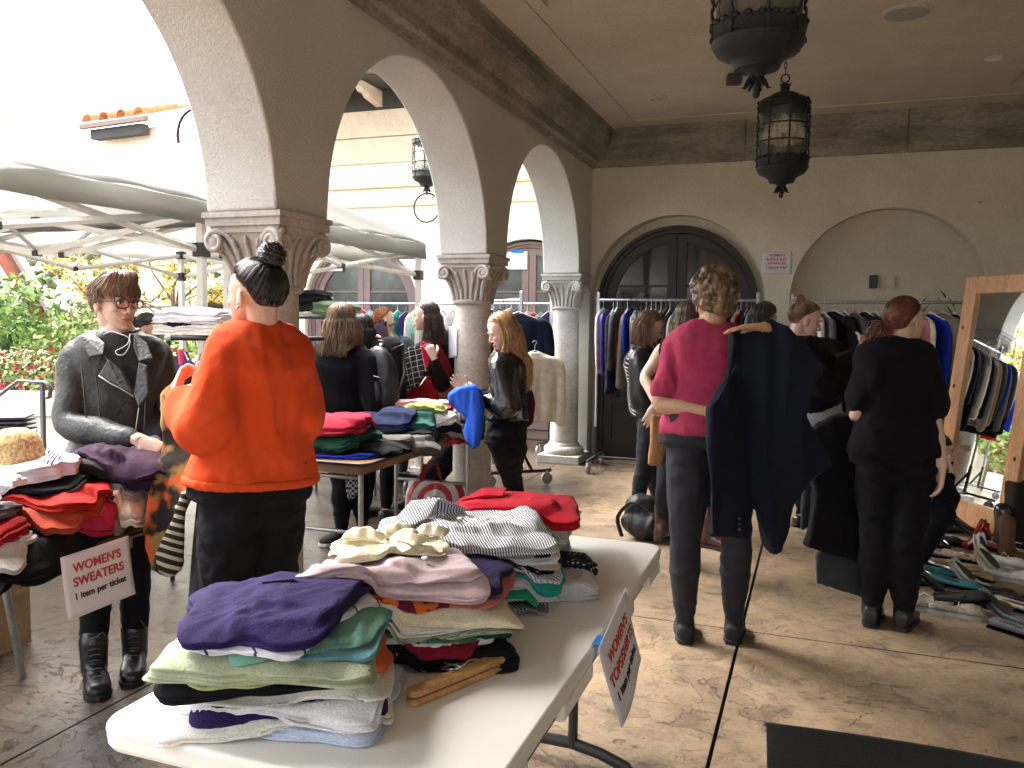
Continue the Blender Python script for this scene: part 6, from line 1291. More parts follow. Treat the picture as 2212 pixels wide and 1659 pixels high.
# wooden clamp hanger
M_WOOD = mat('honey_wood', (.42, .22, .08), .38, var=.22, vscale=9, bump=.08, bscale=40, spec=.5, stretch=(1, 6, 6), coat=.2)
p0, p1 = Vector((-.705, 1.375, tz+.001)), Vector((-.595, 1.62, tz+.001)); d = (p1-p0).normalized(); n_ = Vector((-d.y, d.x, 0)); hg = empty('clamp_hanger', tuple(p0.lerp(p1, .5)), 'wooden clamp trouser hanger lying on the white table', 'hanger')
for zz in (.0, .0165):
    mb = MB(); L_ = (p1-p0).length; P = []
    for i in range(15):
        a = -math.pi/2+math.pi*i/14; P.append(p1+d*(.014*math.cos(a)-.014)+n_*.016*math.sin(a))
    for i in range(15):
        a = math.pi/2+math.pi*i/14; P.append(p0+d*(.014*math.cos(a)+.014)+n_*.016*math.sin(a))
    mb.prism([p+Vector((0, 0, zz)) for p in P], (0, 0, .0145)); mb.build('clamp_bar', M_WOOD, hg, bevel=.004)
c = p0.lerp(p1, .52)+Vector((0, 0, .036)); mb = MB()
mb.tube(smooth_pts([c+d*.05, c+d*.02+Vector((0, 0, .008)), c-d*.01, c+n_*.035-d*.02-Vector((0, 0, .01)), c+n_*.06+d*.0-Vector((0, 0, .02)), c+n_*.05+d*.03-Vector((0, 0, .018)), c+n_*.02+d*.02-Vector((0, 0, .005)), c-d*.03]), .0018, 6)
mb.tube(smooth_pts([c-n_*.0, c+n_*.05-Vector((0, 0, .008)), c+n_*.08+d*.02-Vector((0, 0, .02)), c+n_*.105+d*.01-Vector((0, 0, .028)), c+n_*.10-d*.025-Vector((0, 0, .028)), c+n_*.08-d*.03-Vector((0, 0, .026))]), .0018, 6)
mb.build('wire_hook', M_CHROME, hg, True)

# ---- signs
def text_mesh(body, size, M, depth=.0006, bold=.0, align='CENTER', shear=0.):
    cu = bpy.data.curves.new('t', 'FONT'); cu.body = body; cu.size = size; cu.align_x = align; cu.align_y = 'CENTER'; cu.extrude = depth; cu.offset = bold; cu.shear = shear; cu.space_character = 1.02
    o = bpy.data.objects.new('t', cu); COL.objects.link(o); dg = bpy.context.evaluated_depsgraph_get(); me = bpy.data.meshes.new_from_object(o.evaluated_get(dg)); bpy.data.objects.remove(o)
    me.transform(M); return me
M_PAPER = mat('printer_paper', (.70, .70, .76), .8, var=.02); M_INKR = mat('red_ink', (.50, .05, .045), .7); M_INKB = mat('black_ink', (.015, .015, .02), .7); M_TAPE = mat('blue_painters_tape', (.01, .17, .50), .6)
def sign(name, label, tl, tr, bl_, lines, curl=0., warp=None):
    """paper rectangle given by three corners; lines: (text, size fraction, v fraction, material)"""
    tl, tr, bl_ = Vector(tl), Vector(tr), Vector(bl_); ex = (tr-tl); ey = (tl-bl_); W_, H_ = ex.length, ey.length; X = ex.normalized(); Y = ey.normalized(); Z = X.cross(Y).normalized(); o = empty(name, tuple(tl.lerp(tr, .5)), label, 'sign', 'paper signs taped up around the sale')
    mb = MB(); nx, ny = 14, 12
    f = warp or (lambda a, b: curl*H_*(b*b))
    G = [[bl_+ex*(i/nx)+ey*(k/ny)+Z*f(i/nx, 1-k/ny) for i in range(nx+1)] for k in range(ny+1)]; mb.grid(G); p = mb.build('paper', M_PAPER, o, True); s_ = p.modifiers.new('s', 'SOLIDIFY'); s_.thickness = .0012; s_.offset = 0
    for txt, sz, v, m in lines:
        M = Matrix([X, Y, Z]).transposed().to_4x4(); me = text_mesh(txt, sz*H_, Matrix.Identity(4), bold=sz*H_*.022, shear=.0); co = mco(me); w_ = co[:, 0].max()-co[:, 0].min()
        P = []
        for q in co:
            a = .5+q[0]/W_; b = v-q[1]/H_; P.append(bl_+ex*a+ey*(1-b)+Z*(f(a, b)+.0022+q[2]))
        setco(me, np.array(P)); link('lettering', me, m, o, smooth=False)
    return o
L_SW = [("WOMEN'S", .20, .24, M_INKR), ('SWEATERS', .20, .46, M_INKR), ('1 item per ticket', .145, .68, M_INKB)]
sg1 = sign('paper_sign', "white paper reading WOMEN'S SWEATERS hanging from the left table edge", atX(130, 1205, -2.125), atX(277, 1157, -2.12), atX(145, 1342, -2.112), L_SW, curl=.03)
def w2(a, b): return .008*math.sin(a*4+.5)*b+.012*b*b
sg2 = sign('paper_sign', "white paper reading WOMEN'S TOPS/SHIRTS taped to the white table edge", (-.432, 1.77, .745), (-.432, 2.05, .80), (-.405, 1.84, .535), [("WOMEN'S", .19, .27, M_INKR), ('TOPS/SHIRTS', .19, .50, M_INKR), ('1 item per ticket', .145, .72, M_INKB)], warp=w2)
mb = MB(); mb.add([(-.455, 1.80, .7435), (-.455, 1.86, .7435), (-.436, 1.86, .7435), (-.436, 1.80, .7435), (-.4265, 1.80, .70), (-.4265, 1.86, .705)], [(0, 1, 2, 3), (3, 2, 5, 4)]); o = mb.build('tape', M_TAPE, sg2); s_ = o.modifiers.new('s', 'SOLIDIFY'); s_.thickness = .001
sign('paper_sign', "white paper reading WOMEN'S SUITS & SUIT SEPARATES on the far wall", (-.532, YW-.006, 2.178), (-.254, YW-.006, 2.176), (-.532, YW-.006, 1.963), [("WOMEN'S", .155, .17, M_INKR), ('SUITS & SUIT', .155, .35, M_INKR), ('SEPARATES', .155, .53, M_INKR), ('1 item per ticket', .13, .71, M_INKB), ('for items with jacket & pants, 2 tickets', .045, .83, M_INKB)])
sign('paper_sign', "white paper reading SWEATERS at the far corner of the dark wooden table", (-2.085, 5.22, .70), (-2.07, 5.50, .70), (-2.06, 5.25, .485), L_SW, curl=.05)
for (u, v, w_, lab) in ((720, 568, .42, 'blank white paper on the far courtyard window left of the second column'), (1113, 563, .46, 'blank white paper taped with blue on the window seen through the third arch')):
    p = atY(u, v, YB+.11); s_ = sign('paper_sign', lab, (p.x-.14*w_/.28*.75, YB+.105, p.z+.12), (p.x+.14*w_/.28*.75, YB+.105, p.z+.12), (p.x-.14*w_/.28*.75, YB+.105, p.z-.12), [])
    if 'blue' in lab: mb = MB(); mb.bx(p.x-.05, p.x+.12, YB+.098, YB+.1025, p.z+.10, p.z+.145); mb.build('tape', M_TAPE, s_)
sign('paper_sign', 'narrow lilac paper notice taped on the second column shaft', (-2.635, 5.80, 1.42), (-2.54, 5.735, 1.43), (-2.635, 5.80, 1.18), [])

# ---- dark wooden folding table between the columns
M_TWOOD = mat('brown_laminate', (.23, .125, .06), .45, var=.18, vscale=5, bump=.05, stretch=(6, 1, 1), spec=.5); M_TEDGE = mat('black_vinyl_edge', (.015, .015, .017), .35); M_GALV = mat('galvanised_tube', (.36, .36, .35), .4, metal=.8, var=.15, vscale=20)
def wtable(name, label, x0, x1, y0, y1, z, legs=True, far=True):
    t = empty(name, ((x0+x1)/2, (y0+y1)/2, 0), label, 'table', 'brown laminate folding tables')
    mb = MB(); mb.prism([Vector((x, y, z-.016)) for x, y in rrect(x0, x1, y0, y1, .05)], (0, 0, .016)); mb.build('tabletop', M_TWOOD, t, bevel=.002)
    mb = MB(); mb.tube([(x, y, z-.010) for x, y in rrect(x0, x1, y0, y1, .05)], [(.007, .013)]*36, 8, closed=True, flat=None); mb.build('edge_trim', M_TEDGE, t, True)
    mb = MB()
    for a, b_, c, d_ in ((x0+.06, x0+.085, y0+.07, y1-.07), (x1-.085, x1-.06, y0+.07, y1-.07), (x0+.085, x1-.085, y0+.07, y0+.095), (x0+.085, x1-.085, y1-.095, y1-.07)): mb.bx(a, b_, c, d_, z-.075, z-.017)
    mb.build('apron', M_TWOOD, t, bevel=.002)
    if not far: mb = MB(); mb.tube([(x0+.10, y1-.12, z-.03), (x0-.05, y1+.1, .005)], .015, 10); mb.build('leg', M_GALV, t, True)
    for yy, sg in ((y0+.16, 1), (y1-.25, -1))[:2 if far else 1]:
        for xx in (x0+.12, x1-.12): mb = MB(); mb.tube([(xx, yy, z-.03), (xx, yy, .005)], .015, 10); mb.build('leg', M_GALV, t, True)
        for zz in (.33, .63): mb = MB(); mb.tube([(x0+.12, yy, zz), (x1-.12, yy, zz)], .012, 8); mb.build('crossbar', M_GALV, t, True)
        mb = MB(); xc = (x0+x1)/2; mb.tube([(x0+.12, yy, .50), (xc-.09, yy, .62), (xc-.04, yy+sg*.12, z-.03), (xc-.04, yy+sg*.34, z-.03)], .009, 8); mb.build('folding_brace', M_GALV, t, True)
    return t
wtable('wooden_table', 'brown wooden folding table between the columns with knitwear heaped on it', -2.92, -2.12, 3.66, 5.52, .74)
wtable('wooden_table', 'brown wooden folding table at the left with black and red knitwear on it', -2.93, -2.16, .45, 2.30, .74, far=False)
H2 = Heap(-3.2, -1.9, 3.4, 5.8, lambda X, Y: np.where((X > -2.92) & (X < -2.12) & (Y > 3.66) & (Y < 5.52), .742, .55))
g2 = 'knitwear heaped on the table between the columns'
T2_ = [(-2.40, 3.86, .50, .32, 0, .014, c_roy, 'royal blue thin folded top at the front corner of the wooden table', 1), (-2.44, 3.90, .48, .36, .1, .030, c_black, 'black folded sweater on the royal blue top', 2), (-2.28, 4.0, .40, .40, .4, .035, c_black, 'black knit slumped over the wooden table edge', 2), (-2.42, 3.87, .42, .30, .1, .045, C(.012, .075, .045), 'bottle green folded sweatshirt near the front of the wooden table', 3),
       (-2.47, 3.90, .46, .33, .12, .030, C(.02, .03, .025), 'blackish green knit under the wine red top', 2), (-2.46, 3.88, .47, .34, .08, .048, C(.32, .012, .035), 'wine red folded top, frontmost on the wooden table', 3),
       (-2.25, 4.28, .42, .34, .2, .05, C(.10, .09, .085), 'brownish grey knit behind the wine red top', 2), (-2.35, 4.55, .44, .40, .3, .050, c_black, 'black knit in the middle of the wooden table', 2), (-2.24, 4.78, .36, .34, .2, .018, C(.45, .05, .05), 'red edged top low near the wooden table edge', 2), (-2.24, 4.80, .34, .32, .35, .030, C(.42, .38, .34), 'beige knitted top low on the wooden table', 2),
       (-2.28, 4.74, .38, .34, .3, .05, c_navy, 'near black blue sweater under the pale sweatshirt on the wooden table', 2), (-2.23, 4.72, .30, .26, .5, .040, c_white2, 'off white sweatshirt in the middle of the wooden table', 2), (-2.36, 4.55, .36, .28, .4, .045, C(.03, .12, .10), 'dark teal sweater beside the lime knit', 2), (-2.30, 4.70, .26, .24, .5, .035, C(.25, .32, .10), 'lime green ribbed knit on the wooden table', 2),
       (-2.52, 4.48, .48, .36, .35, .05, C(.012, .018, .055), 'indigo folded sweater behind the wine red top', 1), (-2.42, 4.82, .48, .36, .3, .06, C(.30, .015, .03), 'deep red cable knit on top of the heap', 2), (-2.44, 4.92, .42, .28, .4, .045, C(.62, .38, .40), 'pale pink knit crowning the heap on the wooden table', 2), (-2.28, 5.15, .40, .36, .2, .10, c_navy, 'big navy sweater mound beside the blue sweater', 1), (-2.42, 5.38, .40, .24, .2, .12, C(.55, .12, .08), 'coral red garment behind the navy mound', 1)]
for i, (x, y, w_, d_, r, T, m, lab, ly) in enumerate(T2_): H2.lay(x, y, w_, d_, r, T, m, lab, g2, seed=i+120, layers=ly, messy=.009, wob=.10, soft=4, sq=3.2, freq=10, droop=.05)
# left table
H3 = Heap(-3.3, -1.8, .3, 2.7, lambda X, Y: np.where((X > -2.93) & (X < -2.15) & (Y > .45) & (Y < 2.31), .742, .50))
g3 = 'knitwear heaped on the left table'
T3_ = [(-2.48, 1.95, .68, .66, 0, .055, c_black, 'large black knit spread over the left table behind the sign', 2), (-2.3, 1.55, .42, .42, .2, .03, c_black, 'black sweater at the left edge over the table side', 2), (-2.27, 1.72, .26, .24, .3, .020, C(.45, .44, .42), 'grey edged sock like knit hanging over the left table edge', 1), (-2.29, 1.70, .26, .26, .2, .050, C(.30, .01, .015), 'dark red sweater at the very left edge of the picture', 1), (-2.33, 1.74, .22, .2, .3, .035, C(.12, .11, .11), 'dark grey rolled knit above the dark red sweater', 1), (-2.31, 1.70, .16, .14, .3, .030, C(.18, .36, .34), 'grey teal rolled knit at the very left edge', 1),
       (-2.30, 2.12, .26, .22, .2, .022, C(.25, .24, .20), 'khaki knit under the red ones right of the pink top', 1), (-2.33, 2.0, .36, .32, .3, .028, C(.38, .022, .08), 'hot pink top under the orange red ones on the left table', 1), (-2.36, 1.98, .42, .34, .25, .030, C(.34, .055, .028), 'rust orange sweater with folds on the left table', 2), (-2.38, 2.03, .40, .32, .2, .032, C(.34, .014, .010), 'bright red knitted sweater on the left table', 1),
       (-2.23, 2.20, .16, .16, .2, .05, c_ivory, 'pale beige cuff near the corner of the left table', 1), (-2.27, 2.22, .22, .14, .2, .018, c_grey, 'grey sleeve lying near the corner of the left table', 1),
       (-2.48, 2.05, .46, .38, .2, .028, c_black, 'black knit under the white sweater on the left table', 2), (-2.36, 2.2, .30, .24, .2, .04, C(.014, .014, .014), 'black crumpled knit right of the white sweater', 2), (-2.53, 1.99, .50, .34, .12, .055, C(.66, .66, .80), 'white sweater with a black chevron band on the left table', 2),
       (-2.62, 2.24, .56, .30, .2, .06, C(.012, .015, .03), 'midnight blue heap behind the white sweater', 3), (-2.30, 2.28, .34, .24, .3, .045, C(.022, .011, .042), 'dark violet sweater heap in front of the folded hands', 3), (-2.24, 2.24, .3, .2, .3, .02, C(.028, .010, .028), 'aubergine knit under the violet heap', 2)]
for i, (x, y, w_, d_, r, T, m, lab, ly) in enumerate(T3_): H3.lay(x, y, w_, d_, r, T, m, lab, g3, seed=i+150, layers=ly, messy=.010, wob=.10, soft=4, sq=3.2, freq=10, droop=.05)
wsw = [o for o in bpy.data.objects if 'chevron' in str(o.get('label'))][0]
mb = MB()
def h3(x, y, dz): return Vector((x, y, H3.z(x, y)+dz))
bandp = [(-2.72, 2.03), (-2.66, 2.07), (-2.56, 2.09), (-2.46, 2.085), (-2.38, 2.06), (-2.33, 2.02), (-2.31, 1.965)]
BP = smooth_pts([Vector((x, y, 0)) for x, y in bandp], 8); G = []
p_chev = pattern('black_white_chevron', 'stripe', (.012, .012, .03), (.66, .66, .8), 75, direction=(.8, .6, 0), width=.55)
for i, q in enumerate(BP):
    t_ = (BP[min(i+1, len(BP)-1)]-BP[max(i-1, 0)]).normalized(); n_ = Vector((-t_.y, t_.x, 0)); zz = wsw.bound_box and 0; G.append([Vector((*(q+n_*s*.021).xy, 0)) for s in (-1, 0, 1)])
# settle the band on the finished surface of the sweater
dg = bpy.context.evaluated_depsgraph_get(); ev = wsw.evaluated_get(dg)
def settle(P, dz=.0022):
    r = ev.ray_cast(Vector((P.x, P.y, 2.)), Vector((0, 0, -1))); return Vector((P.x, P.y, (r[1].z if r[0] else .8)+dz))
G = [[settle(p) for p in row] for row in G]; mb.grid(G); o = mb.build('chevron_band', p_chev, wsw, True)
# cardboard box, straw hat, size cubes
M_CARD = mat('cardboard', (.30, .19, .11), .85, var=.12, vscale=3, bump=.08)
bx_ = empty('cardboard_box', (-2.95, 1.95, 0), 'brown cardboard box on the floor under the left table', 'box'); a = atZ(85, 1395, 0)
mb = MB(); M = Matrix.Rotation(.08, 3, 'Z'); c0 = Vector((a.x-.28, a.y-.32, .2)); mb.box(c0, (.5, .62, .39), M); mb.build('box_body', M_CARD, bx_, bevel=.004)
mb = MB(); mb.box(c0+Vector((.02, 0, .205)), (.62, .32, .006), M @ Matrix.Rotation(.12, 3, 'X')); mb.box(c0+Vector((.255, 0, .05)), (.004, .625, .015), M); mb.build('flap', M_CARD, bx_)
p = J(35, 1012, 2.75); ht = empty('straw_hat', tuple(p), 'honey coloured straw hat on the heap at the left edge', 'hat')
M_STRAW = mat('straw', (.50, .34, .15), .8, var=.45, vscale=90, bump=.9, bscale=110)
mb = MB(); prof = [(.001, .135), (.035, .132), (.062, .118), (.078, .090), (.086, .05), (.095, .015), (.13, -.005), (.165, -.022)]; mb.lathe(p, prof[::-1], 40); mb.build('crown_and_brim', M_STRAW, ht, True)
for i, (x, y) in enumerate(((-.02, 0), (.02, .01))):
    pass
mb = MB(); q = J(20, 1040, 2.5); mb.box(q, (.09, .05, .02)); mb.ell(q+Vector((.02, 0, .015)), (.03, .012, .01)); tag(mb.build('price_tag_bundle', mat('clear_tag', (.6, .55, .5), .3), None, bevel=.004), 'clear plastic tags lying by the straw hat', 'tags')
# ================================================================== CLOTHES RAILS AND WHAT HANGS ON THEM
M_RAILM = mat('galvanised_rail', (.45, .48, .50), .3, metal=.9, var=.08); M_POSTW = mat('pale_grey_post', (.42, .46, .50), .45, metal=.3); M_BASE = mat('black_base', (.02, .02, .022), .5); M_CAST = mat('grey_wheel', (.30, .31, .31), .5)
def rack(label, A, B, z, group='rolling clothes rails', casters=True):
    A = Vector((A[0], A[1], 0)); B = Vector((B[0], B[1], 0)); d = (B-A).normalized(); n_ = Vector((-d.y, d.x, 0)); t = empty('clothes_rail', tuple(A.lerp(B, .5)), label, 'clothes rail', group)
    mb = MB(); mb.tube([A+Vector((0, 0, z)), B+Vector((0, 0, z))], .014, 10); mb.build('rail', M_RAILM, t, True)
    for P in (A, B):
        mb = MB(); mb.tube([P+Vector((0, 0, z+.06)), P+Vector((0, 0, z-.3))], .020, 4); mb.build('post_head', M_POSTW, t)
        mb = MB(); mb.tube([P+Vector((0, 0, z-.28)), P+Vector((0, 0, .12))], .014, 8); mb.build('post', M_RAILM, t, True)
        mb = MB(); mb.tube([P-n_*.3+Vector((0, 0, .125)), P+n_*.3+Vector((0, 0, .125))], .02, 4); mb.tube([P-n_*.0+Vector((0, 0, .36)), P+n_*.12+Vector((0, 0, .14))], .016, 4); mb.tube([P+Vector((0, 0, .42)), P+Vector((0, 0, .12))], .021, 4); bs = mb.build('foot', M_BASE, t, bevel=.003)
        for s in (-1, 1):
            mb = MB(); w = P+n_*.27*s; mb.tube([w-d*.012+Vector((0, 0, .055)), w+d*.012+Vector((0, 0, .055))], [.052, .052], 18, cap=False); mb.build('wheel', M_CAST, bs, True, auto=40)
            mb = MB(); mb.tube([w+Vector((0, 0, .115)), w+Vector((0, 0, .10))], .02, 10); mb.box(w+d*.018+Vector((0, 0, .08)), (.005, .03, .06)); mb.box(w-d*.018+Vector((0, 0, .08)), (.005, .03, .06)); mb.tube([w-d*.022+Vector((0, 0, .055)), w+d*.022+Vector((0, 0, .055))], .012, 8); mb.build('fork', M_CHROME, bs)
    mb = MB(); mb.tube([A+Vector((0, 0, .125)), B+Vector((0, 0, .125))], .012, 8); mb.build('base_bar', M_BASE, t, True)
    return t
def hung_mesh(kind, seed):
    """garment hanging from a hook at the origin; shoulders along local Y"""
    rn = random.Random(seed); mb = MB(); W = {'jacket': .22, 'coat': .225, 'blouse': .195, 'vest': .17, 'dress': .18, 'tee': .20}[kind]; L_ = {'jacket': .70, 'coat': .98, 'blouse': .62, 'vest': .60, 'dress': .95, 'tee': .60}[kind]*rn.uniform(.93, 1.08); th = {'jacket': .030, 'coat': .036}.get(kind, .018)
    rows = []; prof = [(-.085, .045), (-.10, .07), (-.12, W*.62), (-.145, W*.93), (-.17, W), (-.24, W*.95), (-.40, W*.90), (-.55, W*.95)]+[(-.60-(L_-.52)*q, W*(.97+.05*q)) for q in (.3, .65, 1.)]
    ph = rn.uniform(0, 6)
    for z, w in prof:
        R = []; f = min(1, max(0, (-z-.15)/.3)); e = 3.0
        for i in range(28):
            a = 2*math.pi*i/28; ca, sa = math.cos(a), math.sin(a); m = (abs(ca)**e+abs(sa)**e)**(-1/e); y = w*m*sa; x = th*m*ca*(1 if z < -.12 else .7)+f*.014*math.sin(y*34+ph)+f*.006*math.sin(y*80+ph*2); R.append((x, y, z-.012*abs(y)/W*(z < -.5)))
        rows.append(R)
    mb.rings(rows)
    if kind in ('jacket', 'coat', 'blouse', 'tee'):
        for s in (-1, 1):
            l = {'jacket': .58, 'coat': .60, 'blouse': .50, 'tee': .16}[kind]; fx = rn.uniform(-.02, .02)
            pts = [(0, s*(W-.05), -.17), (fx*.3, s*(W+.01), -.22), (fx, s*(W+.035), -.22-l*.45), (fx*1.4, s*(W+.02), -.20-l)]; mb.tube(smooth_pts(pts), slerp_list([(.05, th*.9), (.058, th*.95), (.052, th*.95), (.04, th*.8)], 4) if False else [(.052-.012*i/12, th*.95-.004*i/12) for i in range(13)], 12, flat=(0, 1, 0))
    me = wrinkle(blob(mb, .0125, 3), .0045, 9, seed, (1, 1, .45)); 
    hm = MB(); hm.tube([(0, 0.02, .012), (0, .014, .022), (0, 0, .027), (0, -.014, .02), (0, -.016, .006), (0, -.006, -.008), (0, 0, -.02), (0, 0, -.07)], .0024, 5); hm.tube([(0, -.17, -.135), (0, -.08, -.10), (0, 0, -.068), (0, .08, -.10), (0, .17, -.135)], [(.006, .004)]*5, 6)
    return me, hm.mesh()
_HK = {}
M_HGW = mat('white_plastic_hanger', (.62, .62, .62), .4); M_HGC = mat('wire_hanger', (.35, .35, .36), .3, metal=.8)
M_EMPTYM = None
def hang(kind, P, rz, m, label, group, seed=0, tilt=0., sc_=1., hm=None, v=0):
    key = (kind, v)
    if key not in _HK: _HK[key] = hung_mesh(kind, 50+v+hash(kind) % 1)
    g_, h = _HK[key]; t = bpy.data.objects.new('hanging_'+kind, None); COL.objects.link(t); t.location = P; t.rotation_euler = (tilt, 0, rz); _q = random.Random(seed*7+3); t.scale = (sc_*_q.uniform(.85, 1.7), sc_*_q.uniform(.9, 1.08), sc_*_q.uniform(.82, 1.12)); tag(t, label, 'hanging clothes', group)
    for nm, me, mm in (('garment', g_, m), ('hanger', h, hm or M_HGW)):
        o = bpy.data.objects.new(nm, me); COL.objects.link(o); o.parent = t
        if not len(me.materials): me.materials.append(None); me.polygons.foreach_set('use_smooth', [True]*len(me.polygons))
        o.material_slots[0].link = 'OBJECT'; o.material_slots[0].material = mm
    return t
ORD = ['first', 'second', 'third', 'fourth', 'fifth', 'sixth', 'seventh', 'eighth', 'ninth', 'tenth', 'eleventh', 'twelfth', 'thirteenth', 'fourteenth', 'fifteenth', 'sixteenth', 'seventeenth', 'eighteenth', 'nineteenth', 'twentieth', 'twenty first', 'twenty second', 'twenty third', 'twenty fourth', 'twenty fifth', 'twenty sixth', 'twenty seventh', 'twenty eighth', 'twenty ninth', 'thirtieth', 'thirty first', 'thirty second', 'thirty third', 'thirty fourth', 'thirty fifth', 'thirty sixth']
def fill(items, A, B, z, where, group, seed=0, rz0=0., jit=.12, sc_=1.):
    rn = random.Random(seed); A = Vector((*A, z)); B = Vector((*B, z)); n = len(items); ang = math.atan2((B-A).y, (B-A).x)
    for i, (kind, m, cname) in enumerate(items):
        t = (i+.5)/n; P = A.lerp(B, t)+Vector((rn.uniform(-.006, .006), rn.uniform(-.01, .01), 0)); hang(kind, P, ang+rz0+rn.uniform(-jit, jit), m, f'{cname} {kind}, {ORD[i]} from the left on {where}', group, seed=i, sc_=sc_*rn.uniform(.95, 1.05), hm=rn.choice((M_HGW, M_HGW, M_HGC, M_BASE)), v=rn.randrange(3))
RA, RB = (-2.03, 8.02), (-.52, 8.02); RZ = 1.685
rack('rolling clothes rail with suits in front of the dark double door', RA, RB, RZ)
gs = 'jackets and tops on the suit rail'
p_hd2 = pattern('grey_white_houndstooth', 'check', (.45, .45, .45), (.03, .03, .03), 90)
items = [('blouse', c_white, 'long white'), ('blouse', C(.20, .13, .58), 'bright lilac'), ('jacket', c_navy, 'dark navy'), ('jacket', C(.05, .05, .055), 'charcoal'), ('blouse', C(.35, .06, .03), 'rust orange'), ('jacket', C(.14, .14, .13), 'mid grey'), ('blouse', c_roy, 'cobalt blue'), ('jacket', p_hd2, 'black and white houndstooth'), ('jacket', c_black, 'black'), ('jacket', C(.05, .055, .065), 'slate'),
         ('blouse', C(.40, .09, .04), 'burnt orange'), ('jacket', C(.34, .22, .12), 'camel'), ('jacket', C(.28, .18, .10), 'tan'), ('jacket', c_black, 'black'), ('jacket', C(.06, .055, .045), 'brown black'), ('jacket', c_grey, 'grey'), ('blouse', C(.6, .55, .45), 'ivory'), ('jacket', c_black, 'black'), ('blouse', c_purple, 'deep purple'), ('jacket', c_white2, 'off white'), ('jacket', c_grey, 'steel grey'), ('jacket', C(.06, .07, .10), 'blue grey'), ('dress', p_dots, 'blue printed'), ('jacket', c_black, 'black'), ('jacket', c_black, 'black'), ('vest', c_grey, 'grey'), ('jacket', c_navy, 'navy'), ('jacket', c_white2, 'chalk white'), ('blouse', c_crim, 'burgundy'), ('jacket', c_navy, 'navy'), ('jacket', C(.10, .14, .18), 'airforce blue')]
fill(items, (RA[0]+.03, RA[1]), (RB[0]-.03, RB[1]), RZ-.012, 'the suit rail', gs, 3)
QA, QB = (-.22, 8.10), (1.28, 8.0)
rack('rolling clothes rail with coats in front of the blind arch', QA, QB, 1.675)
items = [('blouse', C(.36, .40, .50), 'pale blue'), ('jacket', c_white, 'white'), ('jacket', C(.10, .10, .10), 'grey'), ('jacket', c_black, 'black'), ('jacket', c_black, 'black'), ('coat', C(.08, .08, .085), 'dark grey'), ('coat', c_black, 'black'), ('coat', C(.13, .12, .11), 'speckled grey'), ('coat', C(.09, .085, .08), 'brownish grey'), ('dress', c_red, 'red'), ('blouse', C(.5, .2, .25), 'pink'), ('blouse', c_cream, 'cream'), ('blouse', c_roy, 'cobalt blue'), ('coat', C(.16, .15, .12), 'herringbone grey'), ('coat', c_black, 'black'), ('coat', C(.12, .12, .11), 'heather grey')]
fill(items, (QA[0]+.05, QA[1]), (QB[0]-.05, QB[1]), 1.663, 'the coat rail before the blind arch', 'coats on the rail before the blind arch', 5, rz0=.62, jit=.22)
# courtyard rails
CA, CB = (-5.85, 9.25), (-4.02, 9.35)
rack('rolling clothes rail with bright tops and white hangers in the courtyard', CA, CB, 1.66)
items = [('blouse', c_roy, 'blue'), ('tee', C(.5, .02, .30), 'magenta'), ('tee', c_red, 'red'), ('blouse', C(.55, .02, .12), 'raspberry red'), ('tee', C(.30, .45, .55), 'sky blue'), ('blouse', C(.45, .5, .6), 'pale denim blue'), ('blouse', c_white, 'white'), ('tee', c_tealb, 'turquoise'), ('dress', c_purple, 'plum'), ('blouse', c_white, 'plain white'), ('tee', c_mint, 'mint'), ('blouse', c_white2, 'chalk white'), ('blouse', c_white, 'sheer white'), ('blouse', c_lgrey, 'pale grey'), ('blouse', c_white, 'creased white')]
fill(items, CA, CB, 1.648, 'the courtyard rail of bright tops', 'bright tops on the courtyard rail', 7, sc_=1.)
DA, DB = (-3.72, 9.0), (-2.78, 8.86)
rack('rolling clothes rail partly hidden behind the second column', DA, DB, 1.66)
items = [('jacket', c_black, 'black'), ('dress', c_teal, 'petrol'), ('jacket', c_navy, 'ink blue'), ('blouse', c_crim, 'crimson'), ('dress', c_black, 'black'), ('dress', C(.3, .22, .12), 'khaki'), ('vest', c_black, 'black'), ('dress', C(.35, .42, .2), 'lime green'), ('dress', c_red, 'red'), ('dress', pattern('turquoise_flowers', 'blotch', (.12, .42, .42), (.5, .12, .14), 30, width=.5), 'turquoise flowered'), ('dress', c_purple, 'violet')]
fill(items, DA, DB, 1.648, 'the rail behind the second column', 'dresses on the rail behind the second column', 9)
EA, EB = (-2.62, 7.75), (-2.08+.0, 7.35)
EA, EB = tuple(J(1058, 655, 8.1).xy), tuple(J(1126, 650, 7.3).xy)
rack('rolling clothes rail between the second and third columns', EA, EB, 1.655)
items = [('jacket', c_black, 'black'), ('blouse', c_lgrey, 'pale grey'), ('blouse', C(.3, .42, .40), 'sea green'), ('jacket', C(.15, .17, .2), 'denim grey'), ('coat', c_navy, 'midnight blue')]
fill(items, EA, EB, 1.643, 'the rail between the second and third columns', 'coats on the rail between the columns', 11, rz0=.5)
p = J(1155, 768, 7.1); hang('jacket', Vector((p.x, p.y, 1.28)), 2.0, c_ivory, 'ivory suit jacket hanging low between the blond woman and the third column', 'coats on the rail between the columns', v=1, sc_=.95)
p = J(1120, 650, 7.25); hang('jacket', Vector((p.x, p.y, 1.62)), 1.9, c_navy, 'midnight blue blazer at the end of the rail beside the third column', 'coats on the rail between the columns', v=2, sc_=1.1)
mb = MB(); mb.tube([Vector((p.x, p.y, 1.64)), Vector((p.x, p.y, 1.26))], .004, 6)
